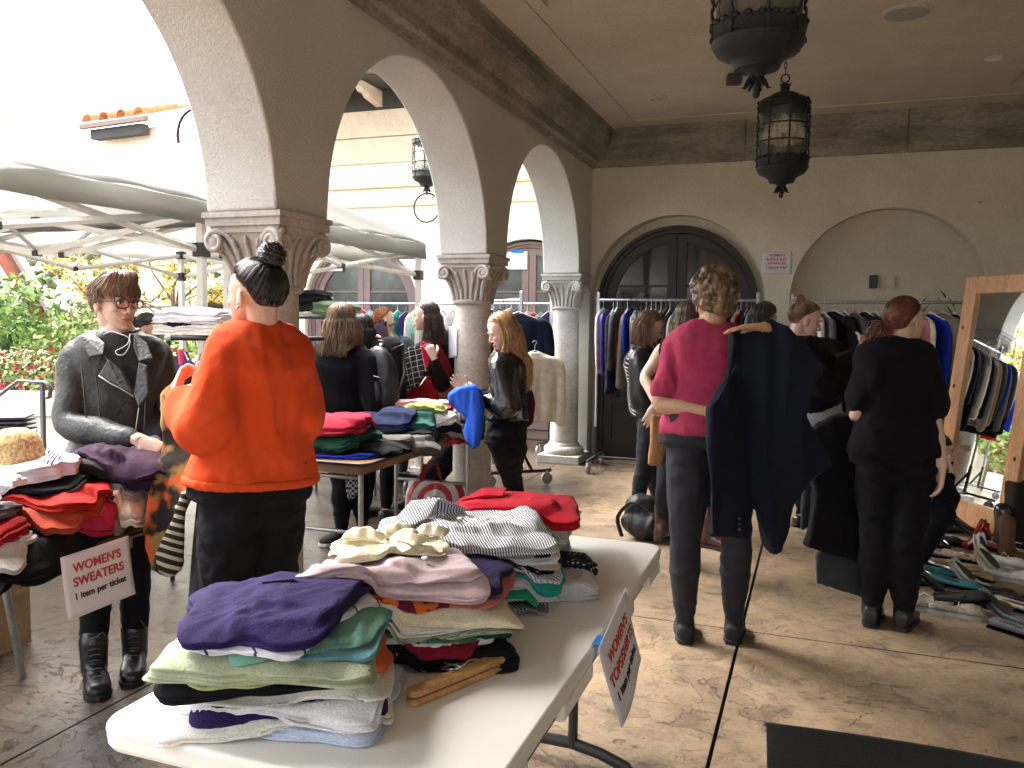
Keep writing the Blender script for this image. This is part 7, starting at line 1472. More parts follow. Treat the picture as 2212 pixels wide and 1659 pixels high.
# black garment frame behind the leather jacket, purple jacket and white folded clothes
f0, f1 = J(363, 730, 4.55), J(560, 733, 4.65); fr_ = empty('garment_frame', tuple(f0.lerp(f1, .5)), 'black metal garment frame behind the leather jacket wearer', 'clothes rail')
for nm, pts in (('top_bar', [f0, f1]), ('post', [f0, Vector((f0.x, f0.y, 0))]), ('post', [f1, Vector((f1.x, f1.y, 0))]), ('top_bar', [f0+Vector((.15, .4, 0)), f1+Vector((.15, .4, 0))]), ('end_bar', [f0, f0+Vector((.15, .4, 0))]), ('end_bar', [f1, f1+Vector((.15, .4, 0))])):
    mb = MB(); mb.tube(pts, .013, 8); mb.build(nm, M_BASE, fr_, True)
for q in (f0,): mb = MB(); mb.ell(q, (.02, .02, .02)); mb.build('corner_cap', mat('clear_cap', (.4, .4, .4), .3), fr_, True)
p = J(395, 735, 4.7); hang('jacket', Vector((p.x, p.y, f0.z)), .9, C(.035, .025, .10), 'purple hooded jacket with a pink pull tag on the black garment frame', 'clothes on the black garment frame', v=0)
hj = [o for o in bpy.data.objects if 'pink pull tag' in str(o.get('label'))][0]
mb = MB(); mb.tube([J(392, 760, 4.42), J(394, 790, 4.42)], .014, 6); mb.build('pull_tag', mat('pink_tag', (.7, .03, .12), .5), hj)
p = J(440, 735, 4.75); hang('blouse', Vector((p.x, p.y, f0.z)), .5, c_white, 'white blouse on the black garment frame next to the purple jacket', 'clothes on the black garment frame', v=1)
HF_ = Heap(f0.x-.3, f1.x+.4, f0.y-.3, f1.y+.7, lambda X, Y: X*0+f0.z+.014)
for i, (u, dx, m, w_, lab, T) in enumerate(((430, 0, c_white2, .42, 'white folded blanket like top lying on the black garment frame', .06), (440, .0, c_navy, .34, 'navy top between the white ones on the garment frame', .02), (428, .0, c_white, .40, 'white folded sweater on top of the black garment frame', .06))):
    q = J(u, 720, 4.75); HF_.lay(q.x, q.y, w_, .30, .2, T, m, lab, 'folded clothes on the garment frame', seed=200+i, messy=.008, layers=2)
# second frame glimpse: black folded stack by the first column
f2 = J(672, 683, 6.3); HG = Heap(f2.x-.6, f2.x+.6, f2.y-.5, f2.y+.5, lambda X, Y: X*0+f2.z)
fr2 = empty('clothes_shelf', (f2.x, f2.y, 0), 'black shelf of folded clothes right behind the first column', 'shelf')
mb = MB(); mb.box(f2-Vector((0, 0, .012)), (.62, .34, .02)); mb.build('shelf_board', M_BASE, fr2)
for sx in (-.28, .28): mb = MB(); mb.tube([f2+Vector((sx, 0, -.02)), Vector((f2.x+sx, f2.y, 0))], .012, 6); mb.build('post', M_BASE, fr2)
for i, (dx, m, lab, T) in enumerate(((0, c_white2, 'cream folded top at the bottom of the shelf stack', .03), (-.03, C(.03, .03, .03), 'charcoal folded top on the shelf behind the first column', .07), (-.02, c_black, 'black folded sweater crowning the shelf stack', .08), (.20, C(.14, .22, .12), 'sage green towel like knit on the shelf beside the black ones', .09))):
    HG.lay(f2.x+dx, f2.y, .34 if i < 3 else .3, .26, .1, T, m, lab, 'folded clothes on the shelf behind the first column', seed=220+i, messy=.010, layers=2)

# ================================================================== CLOTH HELD OR WORN LOOSE, BAGS
def slab(name, outline, th, m, label=None, cat=None, parent=None, group=None, amp=.008, freq=9, vox=.012, stretch=(1, 1, .3), seed=0, back=None, sm=4):
    """a hanging piece of cloth: outline points (u, v, depth) given real thickness and folds"""
    P = [J(*p) for p in outline]; e = (back or CF)*th; bm = bmesh.new(); vs = [bm.verts.new(p-e/2) for p in P]; f = bm.faces.new(vs); bmesh.ops.triangulate(bm, faces=[f])
    r = bmesh.ops.extrude_face_region(bm, geom=bm.faces[:]); bmesh.ops.translate(bm, verts=[g for g in r['geom'] if isinstance(g, bmesh.types.BMVert)], vec=e); bmesh.ops.recalc_face_normals(bm, faces=bm.faces)
    me = bpy.data.meshes.new('s'); bm.to_mesh(me); bm.free(); me = bake(me, [('REMESH', dict(mode='VOXEL', voxel_size=vox)), ('SMOOTH', dict(iterations=sm, factor=.5))])
    o = link(name, wrinkle(me, amp, freq, seed, stretch), m, parent); return tag(o, label, cat, group)
# navy coat held by the raspberry tee person
D0 = 3.50
slab('coat', [(1580, 716, D0), (1600, 704, D0), (1640, 704, D0-.03), (1665, 694, D0-.05), (1700, 706, D0-.1), (1742, 745, D0-.1), (1772, 790, D0-.1), (1768, 812, D0-.08), (1720, 822, D0-.05), (1725, 880, D0-.03), (1762, 960, D0), (1790, 1000, D0+.02), (1745, 1040, D0), (1722, 1095, D0), (1712, 1150, D0), (1690, 1196, D0), (1668, 1195, D0), (1648, 1150, D0), (1628, 1085, D0), (1612, 1168, D0-.06), (1528, 1162, D0-.10), (1530, 1050, D0-.10), (1532, 920, D0-.10), (1530, 880, D0-.10), (1556, 845, D0-.06), (1578, 800, D0)], .075, NAVY, 'long navy wool coat hanging off the shoulder of the raspberry tee wearer', 'coat', amp=.022, freq=6, sm=5)
slab('coat_lapel', [(1582, 716, D0-.05), (1596, 712, D0-.05), (1592, 780, D0-.06), (1560, 860, D0-.10), (1540, 900, D0-.12), (1534, 890, D0-.12), (1570, 820, D0-.08)], .02, NAVY, parent=[o for o in bpy.data.objects if o.name == 'coat'][0], amp=.003)
for i in range(3):
    mb = MB(); mb.ell(J(1598, 1120+i*12, D0-.115), (.007, .004, .007)); mb.build('cuff_button', mat('navy_button', (.01, .012, .02), .3), bpy.data.objects['coat'], True)
# dark coat and grey trousers carried by the ponytailed woman
slab('coat', [(1752, 925, 4.12), (1800, 900, 4.1), (1850, 892, 4.1), (1862, 920, 4.1), (1858, 1040, 4.12), (1852, 1130, 4.14), (1862, 1215, 4.14), (1800, 1202, 4.14), (1740, 1178, 4.12), (1748, 1150, 4.12), (1760, 1060, 4.12), (1745, 1000, 4.1)], .07, BLK, 'black coat draped over the forearm of the woman with the auburn ponytail', 'coat', amp=.012, freq=7, seed=3)
slab('trousers', [(1762, 1190, 4.16), (1865, 1205, 4.16), (1895, 1260, 4.16), (1868, 1275, 4.16), (1862, 1290, 4.16), (1762, 1262, 4.16)], .03, C(.035, .04, .045), 'dark grey trousers hanging below the black coat near the floor', 'trousers', amp=.006, seed=4)
slab('skirt', [(1736, 1020, 4.3), (1770, 990, 4.3), (1762, 1110, 4.3), (1735, 1150, 4.3), (1728, 1142, 4.3)], .03, C(.03, .035, .038), 'dark green grey skirt edge left of the black coat', 'skirt', amp=.006, seed=5)
# tan jacket and grey one held by the ombre haired woman
slab('jacket', [(1406, 895, 4.72), (1440, 893, 4.72), (1442, 930, 4.72), (1428, 1005, 4.72), (1398, 1006, 4.72), (1404, 950, 4.72)], .045, C(.30, .16, .07), 'camel jacket sleeve hanging from the hand of the fair haired woman', 'jacket', amp=.006, seed=6)
slab('jacket', [(1440, 895, 4.74), (1475, 890, 4.74), (1480, 1010, 4.74), (1462, 1030, 4.74), (1436, 1014, 4.74), (1428, 1005, 4.74), (1442, 940, 4.74)], .05, C(.045, .05, .055), 'dark grey jacket held beside the camel sleeve', 'jacket', amp=.006, seed=7)
# patterned shawl held by the orange sweatshirt woman
p_leo = pattern('autumn_print', 'blotch', (.020, .018, .014), (.28, .19, .07), 11, width=.50)
nt_ = p_leo.node_tree; N = nt_.nodes; L = nt_.links; nz = N.new('ShaderNodeTexNoise'); nz.inputs['Scale'].default_value = 9; tc = N.new('ShaderNodeTexCoord'); mp_ = N.new('ShaderNodeMapping'); mp_.inputs['Location'].default_value = (3, 1, 5); L.new(tc.outputs['Object'], mp_.inputs[0]); L.new(mp_.outputs[0], nz.inputs['Vector']); r_ = N.new('ShaderNodeValToRGB'); r_.color_ramp.elements[0].position = .55; r_.color_ramp.elements[1].position = .61; L.new(nz.outputs['Fac'], r_.inputs[0]); mx = N.new('ShaderNodeMix'); mx.data_type = 'RGBA'; b = N['Principled BSDF']; src = b.inputs['Base Color'].links[0].from_socket; L.new(r_.outputs[0], mx.inputs[0]); L.new(src, mx.inputs[6]); mx.inputs[7].default_value = (.50, .10, .03, 1); L.new(mx.outputs[2], b.inputs['Base Color'])
slab('shawl', [(352, 850, 2.95), (375, 830, 2.95), (400, 800, 3.0), (440, 790, 3.02), (450, 850, 3.0), (425, 905, 2.95), (420, 990, 2.88), (425, 1060, 2.84), (395, 1120, 2.84), (390, 1190, 2.84), (392, 1225, 2.84), (372, 1245, 2.84), (340, 1228, 2.84), (322, 1185, 2.84), (315, 1120, 2.84), (325, 1060, 2.86), (352, 1000, 2.9), (356, 950, 2.92)], .07, p_leo, 'brown orange and gold printed shawl held by the woman in orange', 'shawl', amp=.010, freq=8, seed=8)
p_zeb = pattern('black_cream_ripples', 'stripe', (.02, .018, .016), (.42, .38, .30), 34, direction=(.2, .3, 1), width=.58)
slab('shawl_lining', [(395, 1060, 2.80), (412, 1062, 2.80), (398, 1120, 2.80), (396, 1180, 2.80), (392, 1232, 2.80), (368, 1246, 2.80), (345, 1232, 2.80), (332, 1200, 2.80), (352, 1160, 2.80), (378, 1120, 2.80)], .03, p_zeb, parent=bpy.data.objects['shawl'], amp=.010, freq=14, seed=9)
# blue sweater in the blond woman's hands
slab('sweater', [(968, 852, 4.95), (990, 838, 4.9), (1022, 830, 4.86), (1040, 842, 4.86), (1044, 890, 4.86), (1040, 930, 4.86), (1034, 958, 4.86), (1022, 972, 4.86), (1008, 955, 4.88), (1005, 930, 4.9), (1012, 900, 4.9), (985, 880, 4.92), (970, 868, 4.95)], .09, C(.015, .07, .42), 'vivid blue sweater held up by the strawberry blond woman', 'sweater', amp=.014, freq=11, seed=10)
slab('rucksack', [(1128, 850, 5.25), (1148, 840, 5.28), (1155, 870, 5.28), (1150, 915, 5.28), (1128, 930, 5.25)], .09, C(.06, .008, .012), 'dark red and black backpack at the back of the blond woman', 'backpack', amp=.006, seed=11)
# crimson coat on the dark haired woman
RC = C(.20, .008, .018); Rc2 = C(.42, .012, .03)
slab('coat', [(930, 742, 6.3), (950, 745, 6.35), (968, 770, 6.4), (978, 800, 6.4), (972, 820, 6.35), (950, 828, 6.3), (940, 810, 6.25), (945, 850, 6.2), (955, 900, 6.2), (958, 960, 6.25), (935, 985, 6.3), (890, 975, 6.3), (866, 930, 6.3), (858, 860, 6.25), (895, 840, 6.2), (925, 815, 6.15), (915, 780, 6.2), (906, 752, 6.2), (912, 738, 6.2)], .08, RC, 'crimson wool coat being pulled on by the long haired woman', 'coat', amp=.012, seed=12)
slab('coat_collar', [(908, 748, 6.12), (930, 740, 6.15), (936, 755, 6.15), (928, 790, 6.12), (920, 800, 6.12), (914, 775, 6.12)], .05, Rc2, parent=[o for o in bpy.data.objects if 'crimson wool coat' in str(o.get('label'))][0], amp=.006, seed=13)
p_sc = pattern('black_plaid', 'plaid', (.012, .012, .014), (.42, .42, .42), 24, direction=(.2, .3, .4), width=.07)
slab('scarf', [(882, 752, 6.22), (905, 745, 6.2), (925, 752, 6.18), (925, 800, 6.15), (900, 838, 6.15), (868, 838, 6.2), (860, 800, 6.25), (866, 770, 6.25)], .10, p_sc, 'black shawl with thin white plaid lines round the crimson coat wearer', 'scarf', amp=.008, seed=14)
# backpacks
def backpack(label, u, v, d, m, k=1., yaw=0.):
    c = J(u, v, d); t = empty('backpack', tuple(c), label, 'backpack'); M = frame(yaw)
    mb = MB(); mb.ell(c, (.155*k, .09*k, .23*k), M, 18, 14); mb.ell(c-Vector((0, 0, .10*k)), (.16*k, .10*k, .15*k), M, 16, 10); link('bag_body', wrinkle(blob(mb, .012, 3), .006, 9, 4, (1, 1, .5)), m, t)
    mb = MB(); mb.ell(c+M @ Vector((0, -.085*k, -.08*k)), (.11*k, .035*k, .12*k), M); mb.build('front_pocket', m, t, True)
    mb = MB(); mb.tube([c+M @ Vector((-.03, .02, .225*k)), c+M @ Vector((-.02, .02, .26*k)), c+M @ Vector((.02, .02, .26*k)), c+M @ Vector((.03, .02, .225*k))], .008, 6); mb.build('loop_handle', m, t, True)
    for s in (-1, 1): mb = MB(); mb.tube([c+M @ Vector((s*.07, .05, .20*k)), c+M @ Vector((s*.10, .12, .24*k)), c+M @ Vector((s*.11, .13, .05)), c+M @ Vector((s*.10, .06, -.15*k))], [(.022, .005)]*4, 8); mb.build('strap', m, t, True)
    mb = MB(); mb.tube([c+M @ Vector((-.10*k, -.09*k, .03*k)), c+M @ Vector((0, -.115*k, .05*k)), c+M @ Vector((.10*k, -.09*k, .03*k))], .003, 5); mb.build('zip', M_ZIP, t, True)
backpack('large black backpack hanging behind the wavy haired woman', 818, 822, 5.45, mat('black_nylon', (.010, .011, .013), .55, bump=.2), 1.0, .3)
backpack('plum backpack on the ginger haired woman', 820, 745, 6.95, C(.045, .03, .05), .8, R_(25))
mb = MB(); c = J(966, 838, 6.6); t = empty('leather_handbag', tuple(c), 'brown leather handbag beside the second column', 'handbag'); mb.box(c, (.30, .12, .18)); mb.build('bag_body', mat('tan_leather', (.16, .06, .025), .45), t, bevel=.03); mb = MB(); mb.tube([c+Vector((-.1, 0, .08)), c+Vector((-.06, 0, .2)), c+Vector((.06, 0, .2)), c+Vector((.1, 0, .08))], .008, 6); mb.build('handle', mat('tan_leather', (.16, .06, .025), .45), t, True)
q = atZ(1400, 1165, 0); bb = empty('rucksack', (q.x, q.y, 0), 'black rucksack slumped on the floor beside the oxblood boots', 'backpack')
mb = MB(); mb.ell((q.x, q.y, .11), (.19, .14, .11)); mb.ell((q.x-.05, q.y+.02, .20), (.13, .10, .10)); link('bag_body', wrinkle(blob(mb, .01, 3), .012, 10, 6), mat('black_nylon', (.010, .011, .013), .55, bump=.2), bb)
mb = MB(); mb.tube(smooth_pts([(q.x-.16, q.y-.10, .03), (q.x-.2, q.y-.06, .15), (q.x-.1, q.y-.08, .26), (q.x+.02, q.y-.1, .22)]), [(.016, .004)]*13, 6); mb.build('strap', M_TLEG, bb, True)
# bullseye shopping bag under the wooden table
c = J(940, 1030, 5.9); c.z = 0.0; bg_ = empty('shopping_bag', tuple(c), 'red and white shopping bag with concentric rings under the wooden table', 'bag')
m = bpy.data.materials.new('red_rings'); m.use_nodes = True; N = m.node_tree.nodes; L = m.node_tree.links; tc = N.new('ShaderNodeTexCoord'); vm = N.new('ShaderNodeVectorMath'); vm.operation = 'DISTANCE'; vm.inputs[1].default_value = (c.x+.04, c.y-.1, .20); L.new(tc.outputs['Object'], vm.inputs[0]); mu = N.new('ShaderNodeMath'); mu.operation = 'MULTIPLY'; mu.inputs[1].default_value = 11; L.new(vm.outputs['Value'], mu.inputs[0]); fr2_ = N.new('ShaderNodeMath'); fr2_.operation = 'FRACT'; L.new(mu.outputs[0], fr2_.inputs[0]); cr = N.new('ShaderNodeValToRGB'); cr.color_ramp.interpolation = 'CONSTANT'; cr.color_ramp.elements[0].color = (.50, .02, .03, 1); cr.color_ramp.elements[1].color = (.6, .58, .55, 1); cr.color_ramp.elements[1].position = .5; L.new(fr2_.outputs[0], cr.inputs[0]); L.new(cr.outputs[0], N['Principled BSDF'].inputs['Base Color'])
mb = MB(); R = []
for z, a, b in ((0.002, .19, .10), (.10, .22, .11), (.24, .22, .09), (.33, .20, .04)):
    R.append([c+Vector((a*math.copysign(abs(math.cos(t))**.5, math.cos(t)), b*math.copysign(abs(math.sin(t))**.5, math.sin(t)), z)) for t in np.linspace(0, 2*math.pi, 29)[:-1]])
mb.rings(R); link('bag_body', wrinkle(blob(mb, .012, 2), .008, 8, 3), m, bg_)
mb = MB(); mb.tube([c+Vector((-.09, -.03, .32)), c+Vector((-.06, -.04, .45)), c+Vector((.03, -.04, .46)), c+Vector((.07, -.03, .32))], [(.018, .004)]*4, 6); mb.build('handle', mat('bag_red', (.45, .02, .03), .6), bg_, True)
c = J(762, 1050, 5.35); mb = MB(); R = torso = None
sk = slab('tote', [(748, 995, 5.35), (778, 990, 5.35), (780, 1050, 5.35), (770, 1075, 5.35), (752, 1080, 5.35), (746, 1030, 5.35)], .09, pattern('black_white_weave', 'check', (.35, .35, .35), (.015, .015, .018), 60), 'black and white woven tote hanging behind the table legs', 'bag', amp=.004, seed=15)
# low bench with clothes beyond the table legs
mb = MB(); c = J(640, 1075, 6.2)
tb = wtable('wooden_table', 'low dark table with odds and ends far behind the orange sweatshirt', J(560, 1000, 6.6).x, J(700, 1000, 6.0).x, 5.9, 7.2, .45)
HL = Heap(-4.6, -2.9, 5.6, 7.4, lambda X, Y: X*0+.452)
for i, (dx, m, lab) in enumerate(((0, c_black, 'black garment heap on the low dark table'), (.1, c_grey, 'grey crumpled garment on the low dark table'), (-.05, c_white2, 'whitish crumpled garment on the low dark table'), (.05, c_black, 'black bag like garment on the low dark table'))):
    q = Vector((-3.72, 6.4, 0)); HL.lay(q.x+dx, q.y+.1*i, .5, .4, .3*i, .07, m, lab, 'clothes on the low dark table', seed=240+i, messy=.02, layers=2, wob=.2)

# ================================================================== MIRROR, SHOES, CHAIR, PLANT
ex = Vector((.50, -.866, 0)); bl_p, n_m = Vector((.97, 7.02, .02))-ex*.13, Vector((-.866, -.50, 0)); ex = ex.normalized(); Wm, Hm = .80, 1.84; upv = (Vector((0, 0, 1.80))-n_m*.20).normalized(); fz = ex.cross(upv).normalized()
if fz.dot(n_m) < 0: fz = -fz
mt = empty('standing_mirror', tuple(bl_p+ex*Wm/2), 'large leaning mirror in an orange pine frame at the right', 'mirror')
M_PINE = mat('orange_pine', (.48, .235, .09), .42, var=.22, vscale=3.5, bump=.08, bscale=30, spec=.45, stretch=(4, 4, .8), coat=.15)
def mbox(m, a0, a1, b0, b1, c0, c1):
    P = [bl_p+ex*a+upv*b for a, b in ((a0, b0), (a1, b0), (a1, b1), (a0, b1))]; m.prism([p+fz*c0 for p in P], fz*(c1-c0))
fw_ = .13
for (a0, a1, b0, b1) in ((0, fw_, 0, Hm), (Wm-fw_, Wm, 0, Hm)): mb = MB(); mbox(mb, a0, a1, b0, b1, -.02, .02); mb.build('frame_side', M_PINE, mt, bevel=.006)
for (b0, b1) in ((.0, fw_+.04), (Hm-fw_, Hm)): mb = MB(); mbox(mb, fw_+.0005, Wm-fw_-.0005, b0, b1, -.018, .0195); mb.build('frame_rail', M_PINE, mt, bevel=.006)
mb = MB(); mbox(mb, fw_-.01, Wm-fw_+.01, fw_, Hm-fw_+.01, -.012, -.002)
mm = bpy.data.materials.new('mirror_glass'); mm.use_nodes = True; b = mm.node_tree.nodes['Principled BSDF']; b.inputs['Metallic'].default_value = 1; b.inputs['Roughness'].default_value = .015; b.inputs['Base Color'].default_value = (.88, .90, .90, 1); mb.build('mirror_glass', mm, mt)
mb = MB(); a = bl_p+ex*.15+upv*1.5; a2 = Vector((a.x+.40, a.y+.17, 0)); mb.tube([a-fz*.03, a2], .018, 4); a = bl_p+ex*(Wm-.15)+upv*1.5; mb.tube([a-fz*.03, Vector((a.x+.40, a.y+.17, 0))], .018, 4); mb.build('back_leg', M_PINE, mt)
for a_, b_ in ((.05, 1.0), (Wm-.05, .55), (.05, 1.45)):
    mb = MB(); mb.ell(bl_p+ex*a_+upv*b_+fz*.0195, (.012, .009, .016)); mb.build('wood_knot', mat('knot', (.13, .045, .015), .6), mt, True)
def shoe_obj(kind, x, y, z, rz, m, label, lean=(0, 0), lining=None):
    """kinds: flat, pump, sneaker, loafer, boot"""
    t = bpy.data.objects.new({'flat': 'ballet_flat', 'pump': 'high_heel_shoe', 'sneaker': 'sneaker', 'loafer': 'loafer', 'boot': 'ankle_boot'}[kind], None); COL.objects.link(t); tag(t, label, 'shoe', 'second hand shoes in the pile')
    hh = .075 if kind == 'pump' else .0; R = []; R2 = []; fl_ = []
    for q, w_, h in ((0, .018, .055), (.04, .028, .062), (.18, .033, .058), (.38, .033, .046), (.58, .040, .040), (.72, .043, .042), (.86, .038, .038), (.96, .022, .026), (1., .008, .012)):
        x_ = (q-.5)*.245; zb = hh*max(0, 1-q/.62)**1.3; ht = h*(1.25 if kind in ('sneaker', 'loafer') and .3 < q < .9 else 1)*(1.1 if kind == 'sneaker' else 1); wz = w_*(1.1 if kind == 'sneaker' else (.86 if kind == 'pump' else 1)); op = q < .66 if kind in ('pump', 'flat', 'loafer') else q < .50
        ring = []
        for i in range(12):
            a = 2*math.pi*i/12; ca, sa = math.cos(a), math.sin(a); zz = zb+.006+ht*(.5+.5*sa); 
            if op and sa > .6: zz = zb+.006+ht*.34
            ring.append((x_, wz*ca*(1 if sa < .6 or not op else .55), zz))
        R.append(ring)
    mb = MB(); mb.rings(R); up = link('upper', mb.mesh(), m, t); sm = up.modifiers.new('s', 'SUBSURF'); sm.levels = sm.render_levels = 1
    mb = MB(); P = []
    for q, w_ in ((0, .022), (.1, .03), (.3, .032), (.5, .034), (.7, .043), (.88, .036), (1., .01)):
        P.append((q, w_))
    G = [[((q-.5)*.25, s*w_*(.9 if kind == 'pump' else 1.08), hh*max(0, 1-q/.62)**1.3+.0) for s in (-1, 0, 1)] for q, w_ in P]; th = .020 if kind in ('sneaker', 'boot') else .006
    mb.grid(G); mb.grid([[(p[0], p[1], p[2]+th) for p in r] for r in G]); 
    so = mb.build('sole', M_SOLEW if kind == 'sneaker' else (m if kind == 'pump' else M_SOLE), t); s_ = so.modifiers.new('s', 'SOLIDIFY'); s_.thickness = th
    if kind == 'pump': mb = MB(); mb.tube([(-.108, 0, hh+.004), (-.115, 0, hh*.5), (-.118, 0, .003)], [(.020, .018), (.008, .007), (.005, .005)], 8); mb.build('heel', m, t, True)
    if kind in ('pump', 'flat', 'loafer'): mb = MB(); mb.ell((-.045, 0, hh*.55+.028), (.068, .024, .008), Matrix.Rotation(.42 if kind == 'pump' else 0, 3, 'Y')); mb.build('insole', lining or mat('insole', (.05, .04, .035), .7), t, True)
    if kind == 'sneaker':
        mb = MB()
        for i in range(5): xx = .0+.014*i; mb.tube([(xx, -.026, .050-.003*i), (xx+.004, 0, .062-.0035*i), (xx, .026, .050-.003*i)], .0025, 5)
        mb.tube([(-.01, .01, .062), (-.03, .03, .07), (-.045, .045, .05)], .002, 4); mb.build('laces', mat('laces', (.55, .53, .50), .8), t, True)
    if kind == 'boot': mb = MB(); mb.tube([(-.08, 0, .03), (-.085, 0, .10), (-.09, 0, .20)], [(.048, .040), (.045, .038), (.05, .042)], 12); mb.build('shaft', m, t, True)
    t.location = (x, y, z); t.rotation_euler = (lean[0], lean[1], rz); t.scale = (1.1, 1.12, 1.15); return t
S_BLK = mat('black_patent', (.012, .012, .013), .2, spec=.7, var=.1); S_BLM = mat('black_suede', (.015, .014, .015), .8); S_BEI = mat('dusty_pink_leather', (.36, .25, .20), .45); S_GOLD = mat('pale_gold', (.40, .30, .17), .35, metal=.3); S_WHT = mat('white_patent', (.62, .60, .56), .25, spec=.6); S_TEAL = mat('turquoise_suede', (.03, .19, .22), .7); S_RED = mat('red_patent', (.30, .01, .012), .18, spec=.7); S_GRY = mat('grey_beige_mesh', (.33, .29, .23), .75, var=.3, vscale=20, bump=.5); S_BRN = mat('brown_leather', (.12, .055, .03), .5); S_SNK = pattern('snake_print', 'dots', (.03, .03, .035), (.14, .15, .16), 110, .35, width=.3); S_CRM = mat('cream_patent', (.55, .50, .38), .25, spec=.6)
SH = [('sneaker', (2068, 1330), -.12, S_GRY, 'grey beige mesh sneaker at the front of the shoe pile, laces loose', 0, (0, 0)), ('sneaker', (2012, 1318), .1, S_GRY, 'grey beige mesh sneaker half hidden behind its front twin', .0, (0, 0)), ('pump', (2118, 1215), -.9, S_WHT, 'white high heel standing on its toe in the middle of the pile', .05, (0, .75)), ('pump', (2150, 1238), -.6, S_CRM, 'cream patent high heel lying below the white one', .02, (.3, .3)), ('pump', (2098, 1268), -.7, S_WHT, 'second white heel with a strap beneath the first', .0, (0, .1)),
      ('flat', (2010, 1240), -.35, S_TEAL, 'turquoise ballet flat at the left of the pile', .02, (0, 0)), ('flat', (2062, 1268), -.35, S_TEAL, 'turquoise ballet flat nearer the white heels', .02, (0, 0)), ('flat', (2040, 1205), -.3, S_BEI, 'dusty pink ballet flat, left of the pair', .03, (0, 0)), ('flat', (2085, 1212), -.3, S_BEI, 'dusty pink ballet flat, right of the pair', .03, (0, 0)), ('flat', (2020, 1222), -.25, S_GOLD, 'gold thin strapped sandal at the left of the pile', .015, (0, 0)), ('flat', (2065, 1232), -.2, S_GOLD, 'gold strapped flat in the middle of the pile', .015, (0, 0)),
      ('pump', (2030, 1290), .2, S_BLK, 'shiny black heel above the grey sneaker', .04, (0, .2)), ('flat', (2078, 1300), .0, S_BLM, 'black suede flat above the sneaker', .06, (.2, -.2)), ('pump', (2170, 1340), -.75, S_SNK, 'snake print dark heel at the lower right of the pile', .0, (0, 0)), ('loafer', (2200, 1372), -.6, S_SNK, 'snake print loafer at the right edge', .0, (0, 0)), ('pump', (2112, 1176), 2.2, S_RED, 'glossy red shoe upright at the back of the pile', .05, (0, .6)), ('flat', (2150, 1190), -.5, S_RED, 'dark red flat at the back right of the pile', .0, (0, 0)),
      ('loafer', (2005, 1182), -.2, S_BLK, 'black patent loafer in the back row nearest the trousers', .0, (0, 0)), ('loafer', (2035, 1176), .1, S_BLM, 'black suede loafer in the back row beside the patent one', .0, (0, 0)), ('flat', (2072, 1180), -.4, S_BLK, 'black patent flat in the back row centre', .0, (0, 0)), ('pump', (2095, 1158), -.6, S_BLM, 'black suede heel leaning towards the mirror', .0, (0, 0)), ('boot', (2065, 1150), .3, S_BRN, 'brown ankle boot in front of the mirror frame', .0, (0, 0)), ('sneaker', (2175, 1225), -.5, S_WHT, 'white laced sneaker at the right of the pile', .0, (0, 0)), ('sneaker', (2185, 1255), -.3, S_WHT, 'white sneaker with loose laces below the other white one', .0, (0, 0)),
      ('flat', (2140, 1285), -.3, S_BLM, 'black flat under the cream heel', .0, (0, 0)), ('loafer', (2180, 1300), -.5, S_BLK, 'black loafer between the cream heel and the snake print one', .0, (0, 0)), ('flat', (2205, 1320), -.4, S_CRM, 'cream sandal at the right edge', .0, (0, 0)), ('boot', (2195, 1180), -.6, S_BLK, 'tall black boot before the mirror foot at the right edge', .0, (0, 0)), ('boot', (2208, 1210), -.4, S_BRN, 'dark brown boot at the right edge of the shoe pile', .0, (0, 0)), ('flat', (2100, 1245), -.8, S_GOLD, 'gold strappy flat under the white heels', .0, (0, 0)), ('flat', (2130, 1310), -.6, S_BRN, 'brown strap sandal right of the sneaker toe', .0, (0, 0)), ('loafer', (1990, 1262), .3, S_BLM, 'black loafer touching the ankle boots', .0, (0, 0))]
for i, (k, uv, rz, m, lab, z, ln) in enumerate(SH):
    p = atZ(uv[0], uv[1], z); shoe_obj(k, p.x, p.y, z+.001, rz, m, lab, ln)
# tall black boots leaning by the mirror foot
q = J(2195, 1130, 5.7); slab('bag', [(2180, 1040, 5.7), (2230, 1040, 5.7), (2230, 1180, 5.7), (2150, 1185, 5.7), (2175, 1150, 5.7)], .12, C(.03, .018, .014), 'dark brown leather bag leaning at the right edge in front of the mirror', 'bag', amp=.006, seed=16)
# mesh chair back at the lower right
ch = empty('mesh_chair', (.25, 1.3, 0), 'black mesh fabric patio chair cut off by the bottom right corner', 'chair')
a, b_ = J(1655, 1562, 1.55), J(2330, 1672, 1.50); M_MESH = mat('black_sling_mesh', (.016, .018, .018), .7, var=.25, vscale=4, bump=1., bscale=420, spec=.35)
G = []; dn = Vector((.02, -.03, -.35)); n_ = (b_-a).cross(dn).normalized()
for k in range(9):
    G.append([a.lerp(b_, i/16)+dn*(k/8)+n_*(.03*math.sin(math.pi*i/16)*.6) for i in range(17)])
mb = MB(); mb.grid(G); o = mb.build('sling', M_MESH, ch, True); s_ = o.modifiers.new('s', 'SOLIDIFY'); s_.thickness = .006
mb = MB(); mb.grid([[q-n_*.0045 for q in row[:2]] for row in G]); mb.tube([g+Vector((0, 0, -.002)) for g in G[0]], .004, 8); mb.build('hem', mat('chair_hem', (.022, .025, .025), .5), ch, True)
mb = MB(); 
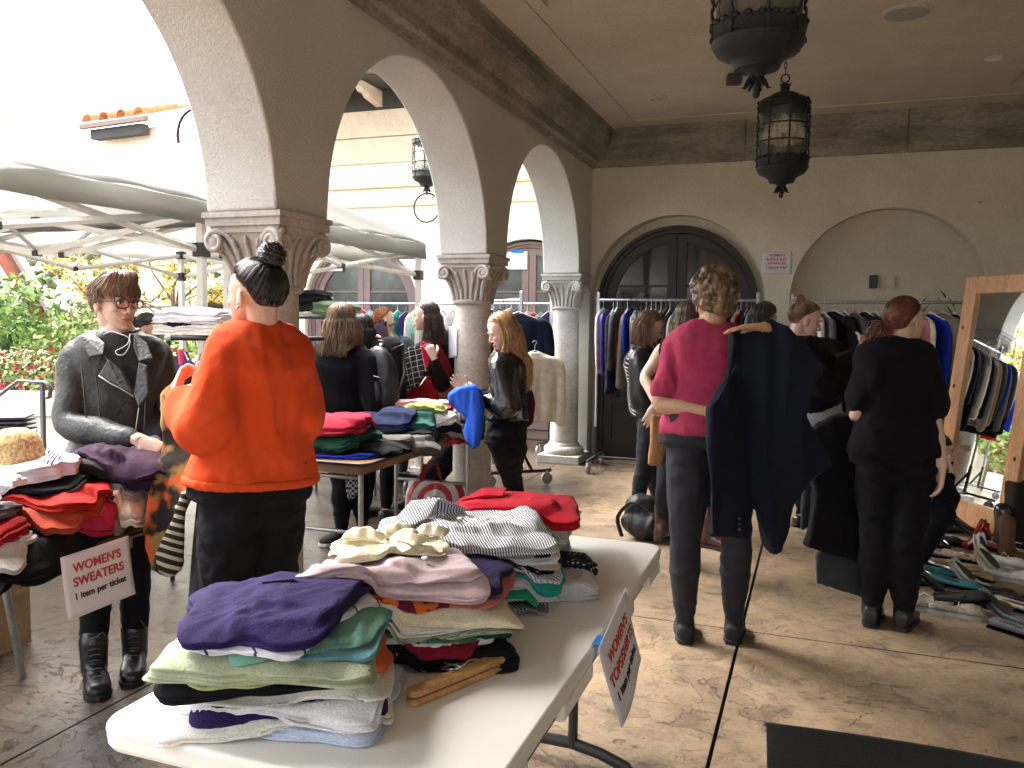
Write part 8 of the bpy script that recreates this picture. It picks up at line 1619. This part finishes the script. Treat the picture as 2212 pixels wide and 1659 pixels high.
for e, s in ((a, 1), (b_, -1)):
    ux = (b_-a).normalized()*s
    mb = MB(); mb.tube([e+ux*.03+n_*.012+Vector((0, 0, -.02)), e+ux*.03+n_*.012+dn, e+ux*.03+Vector((0, .05, -.45)), Vector((e.x+ux.x*.03, e.y+.1, 0.01))], [(.012, .010)]*4, 8); mb.build('side_tube', M_TLEG, ch, True)
    mb = MB(); mb.tube([Vector((e.x, e.y+.04, .42)), Vector((e.x, e.y-.42, .42)), Vector((e.x, e.y-.46, .01))], .012, 8); mb.build('leg', M_TLEG, ch, True)
mb = MB(); mb.grid([[Vector((a.x+.02+(b_.x-a.x-.04)*i/8, a.y+.02-.42*k/6, .42-.01*math.sin(math.pi*i/8))) for i in range(9)] for k in range(7)]); o = mb.build('seat', M_MESH, ch, True); s_ = o.modifiers.new('s', 'SOLIDIFY'); s_.thickness = .006
# palm behind the mirror
c = J(2018, 900, 8.1); c.z = 0; pl = empty('potted_palm', tuple(c), 'dark green palm standing between the coat rail and the mirror', 'plant'); rn = random.Random(6)
mb = MB(); mb.lathe(c, [(.12, .002), (.16, .30), (.17, .30), (.15, .28)], 20); mb.build('pot', mat('dark_pot', (.04, .03, .025), .6), pl, True)
G1_ = mat('palm_leaf', (.03, .07, .025), .45, var=.3)
for k in range(16):
    a = rn.uniform(0, 6.28); h = rn.uniform(1.2, 1.75); e = c+Vector((math.cos(a)*rn.uniform(.15, .45), math.sin(a)*rn.uniform(.1, .35), h)); st = smooth_pts([c+Vector((0, 0, .28)), c.lerp(e, .55)+Vector((0, 0, .25)), e]); mb = MB(); mb.tube(st, [.005*(1-.7*i/(len(st)-1)) for i in range(len(st))], 5)
    for i in range(3, len(st)):
        for s in (-1, 1):
            d = (st[i]-st[i-1]).normalized(); sd = d.cross(Vector((0, 0, 1))).normalized()*s; L_ = .24; w = .012; p = st[i]; q = p+(sd*.75+d*.7+Vector((0, 0, .1))).normalized()*L_; mdl = p.lerp(q, .5)+Vector((0, 0, .02)); pr_ = d*w; mb.add([p-pr_*.3, mdl-pr_, q, mdl+pr_, p+pr_*.3], [(0, 1, 2, 3, 4)])
    mb.build('frond', G1_, pl)
# stack of dark folders on the garden ledge at the far left
t = empty('folder_stack', tuple(J(20, 915, 5.8)), 'fanned stack of dark folders on the pale wall at the left edge', 'folders')
for i in range(6): mb = MB(); p = J(5, 945-i*9, 5.8); mb.box(p, (.34, .26, .012), Matrix.Rotation(.2+i*.09, 3, 'Z')); mb.build('folder', mat('dark_card', (.04, .04, .06), .5), t)
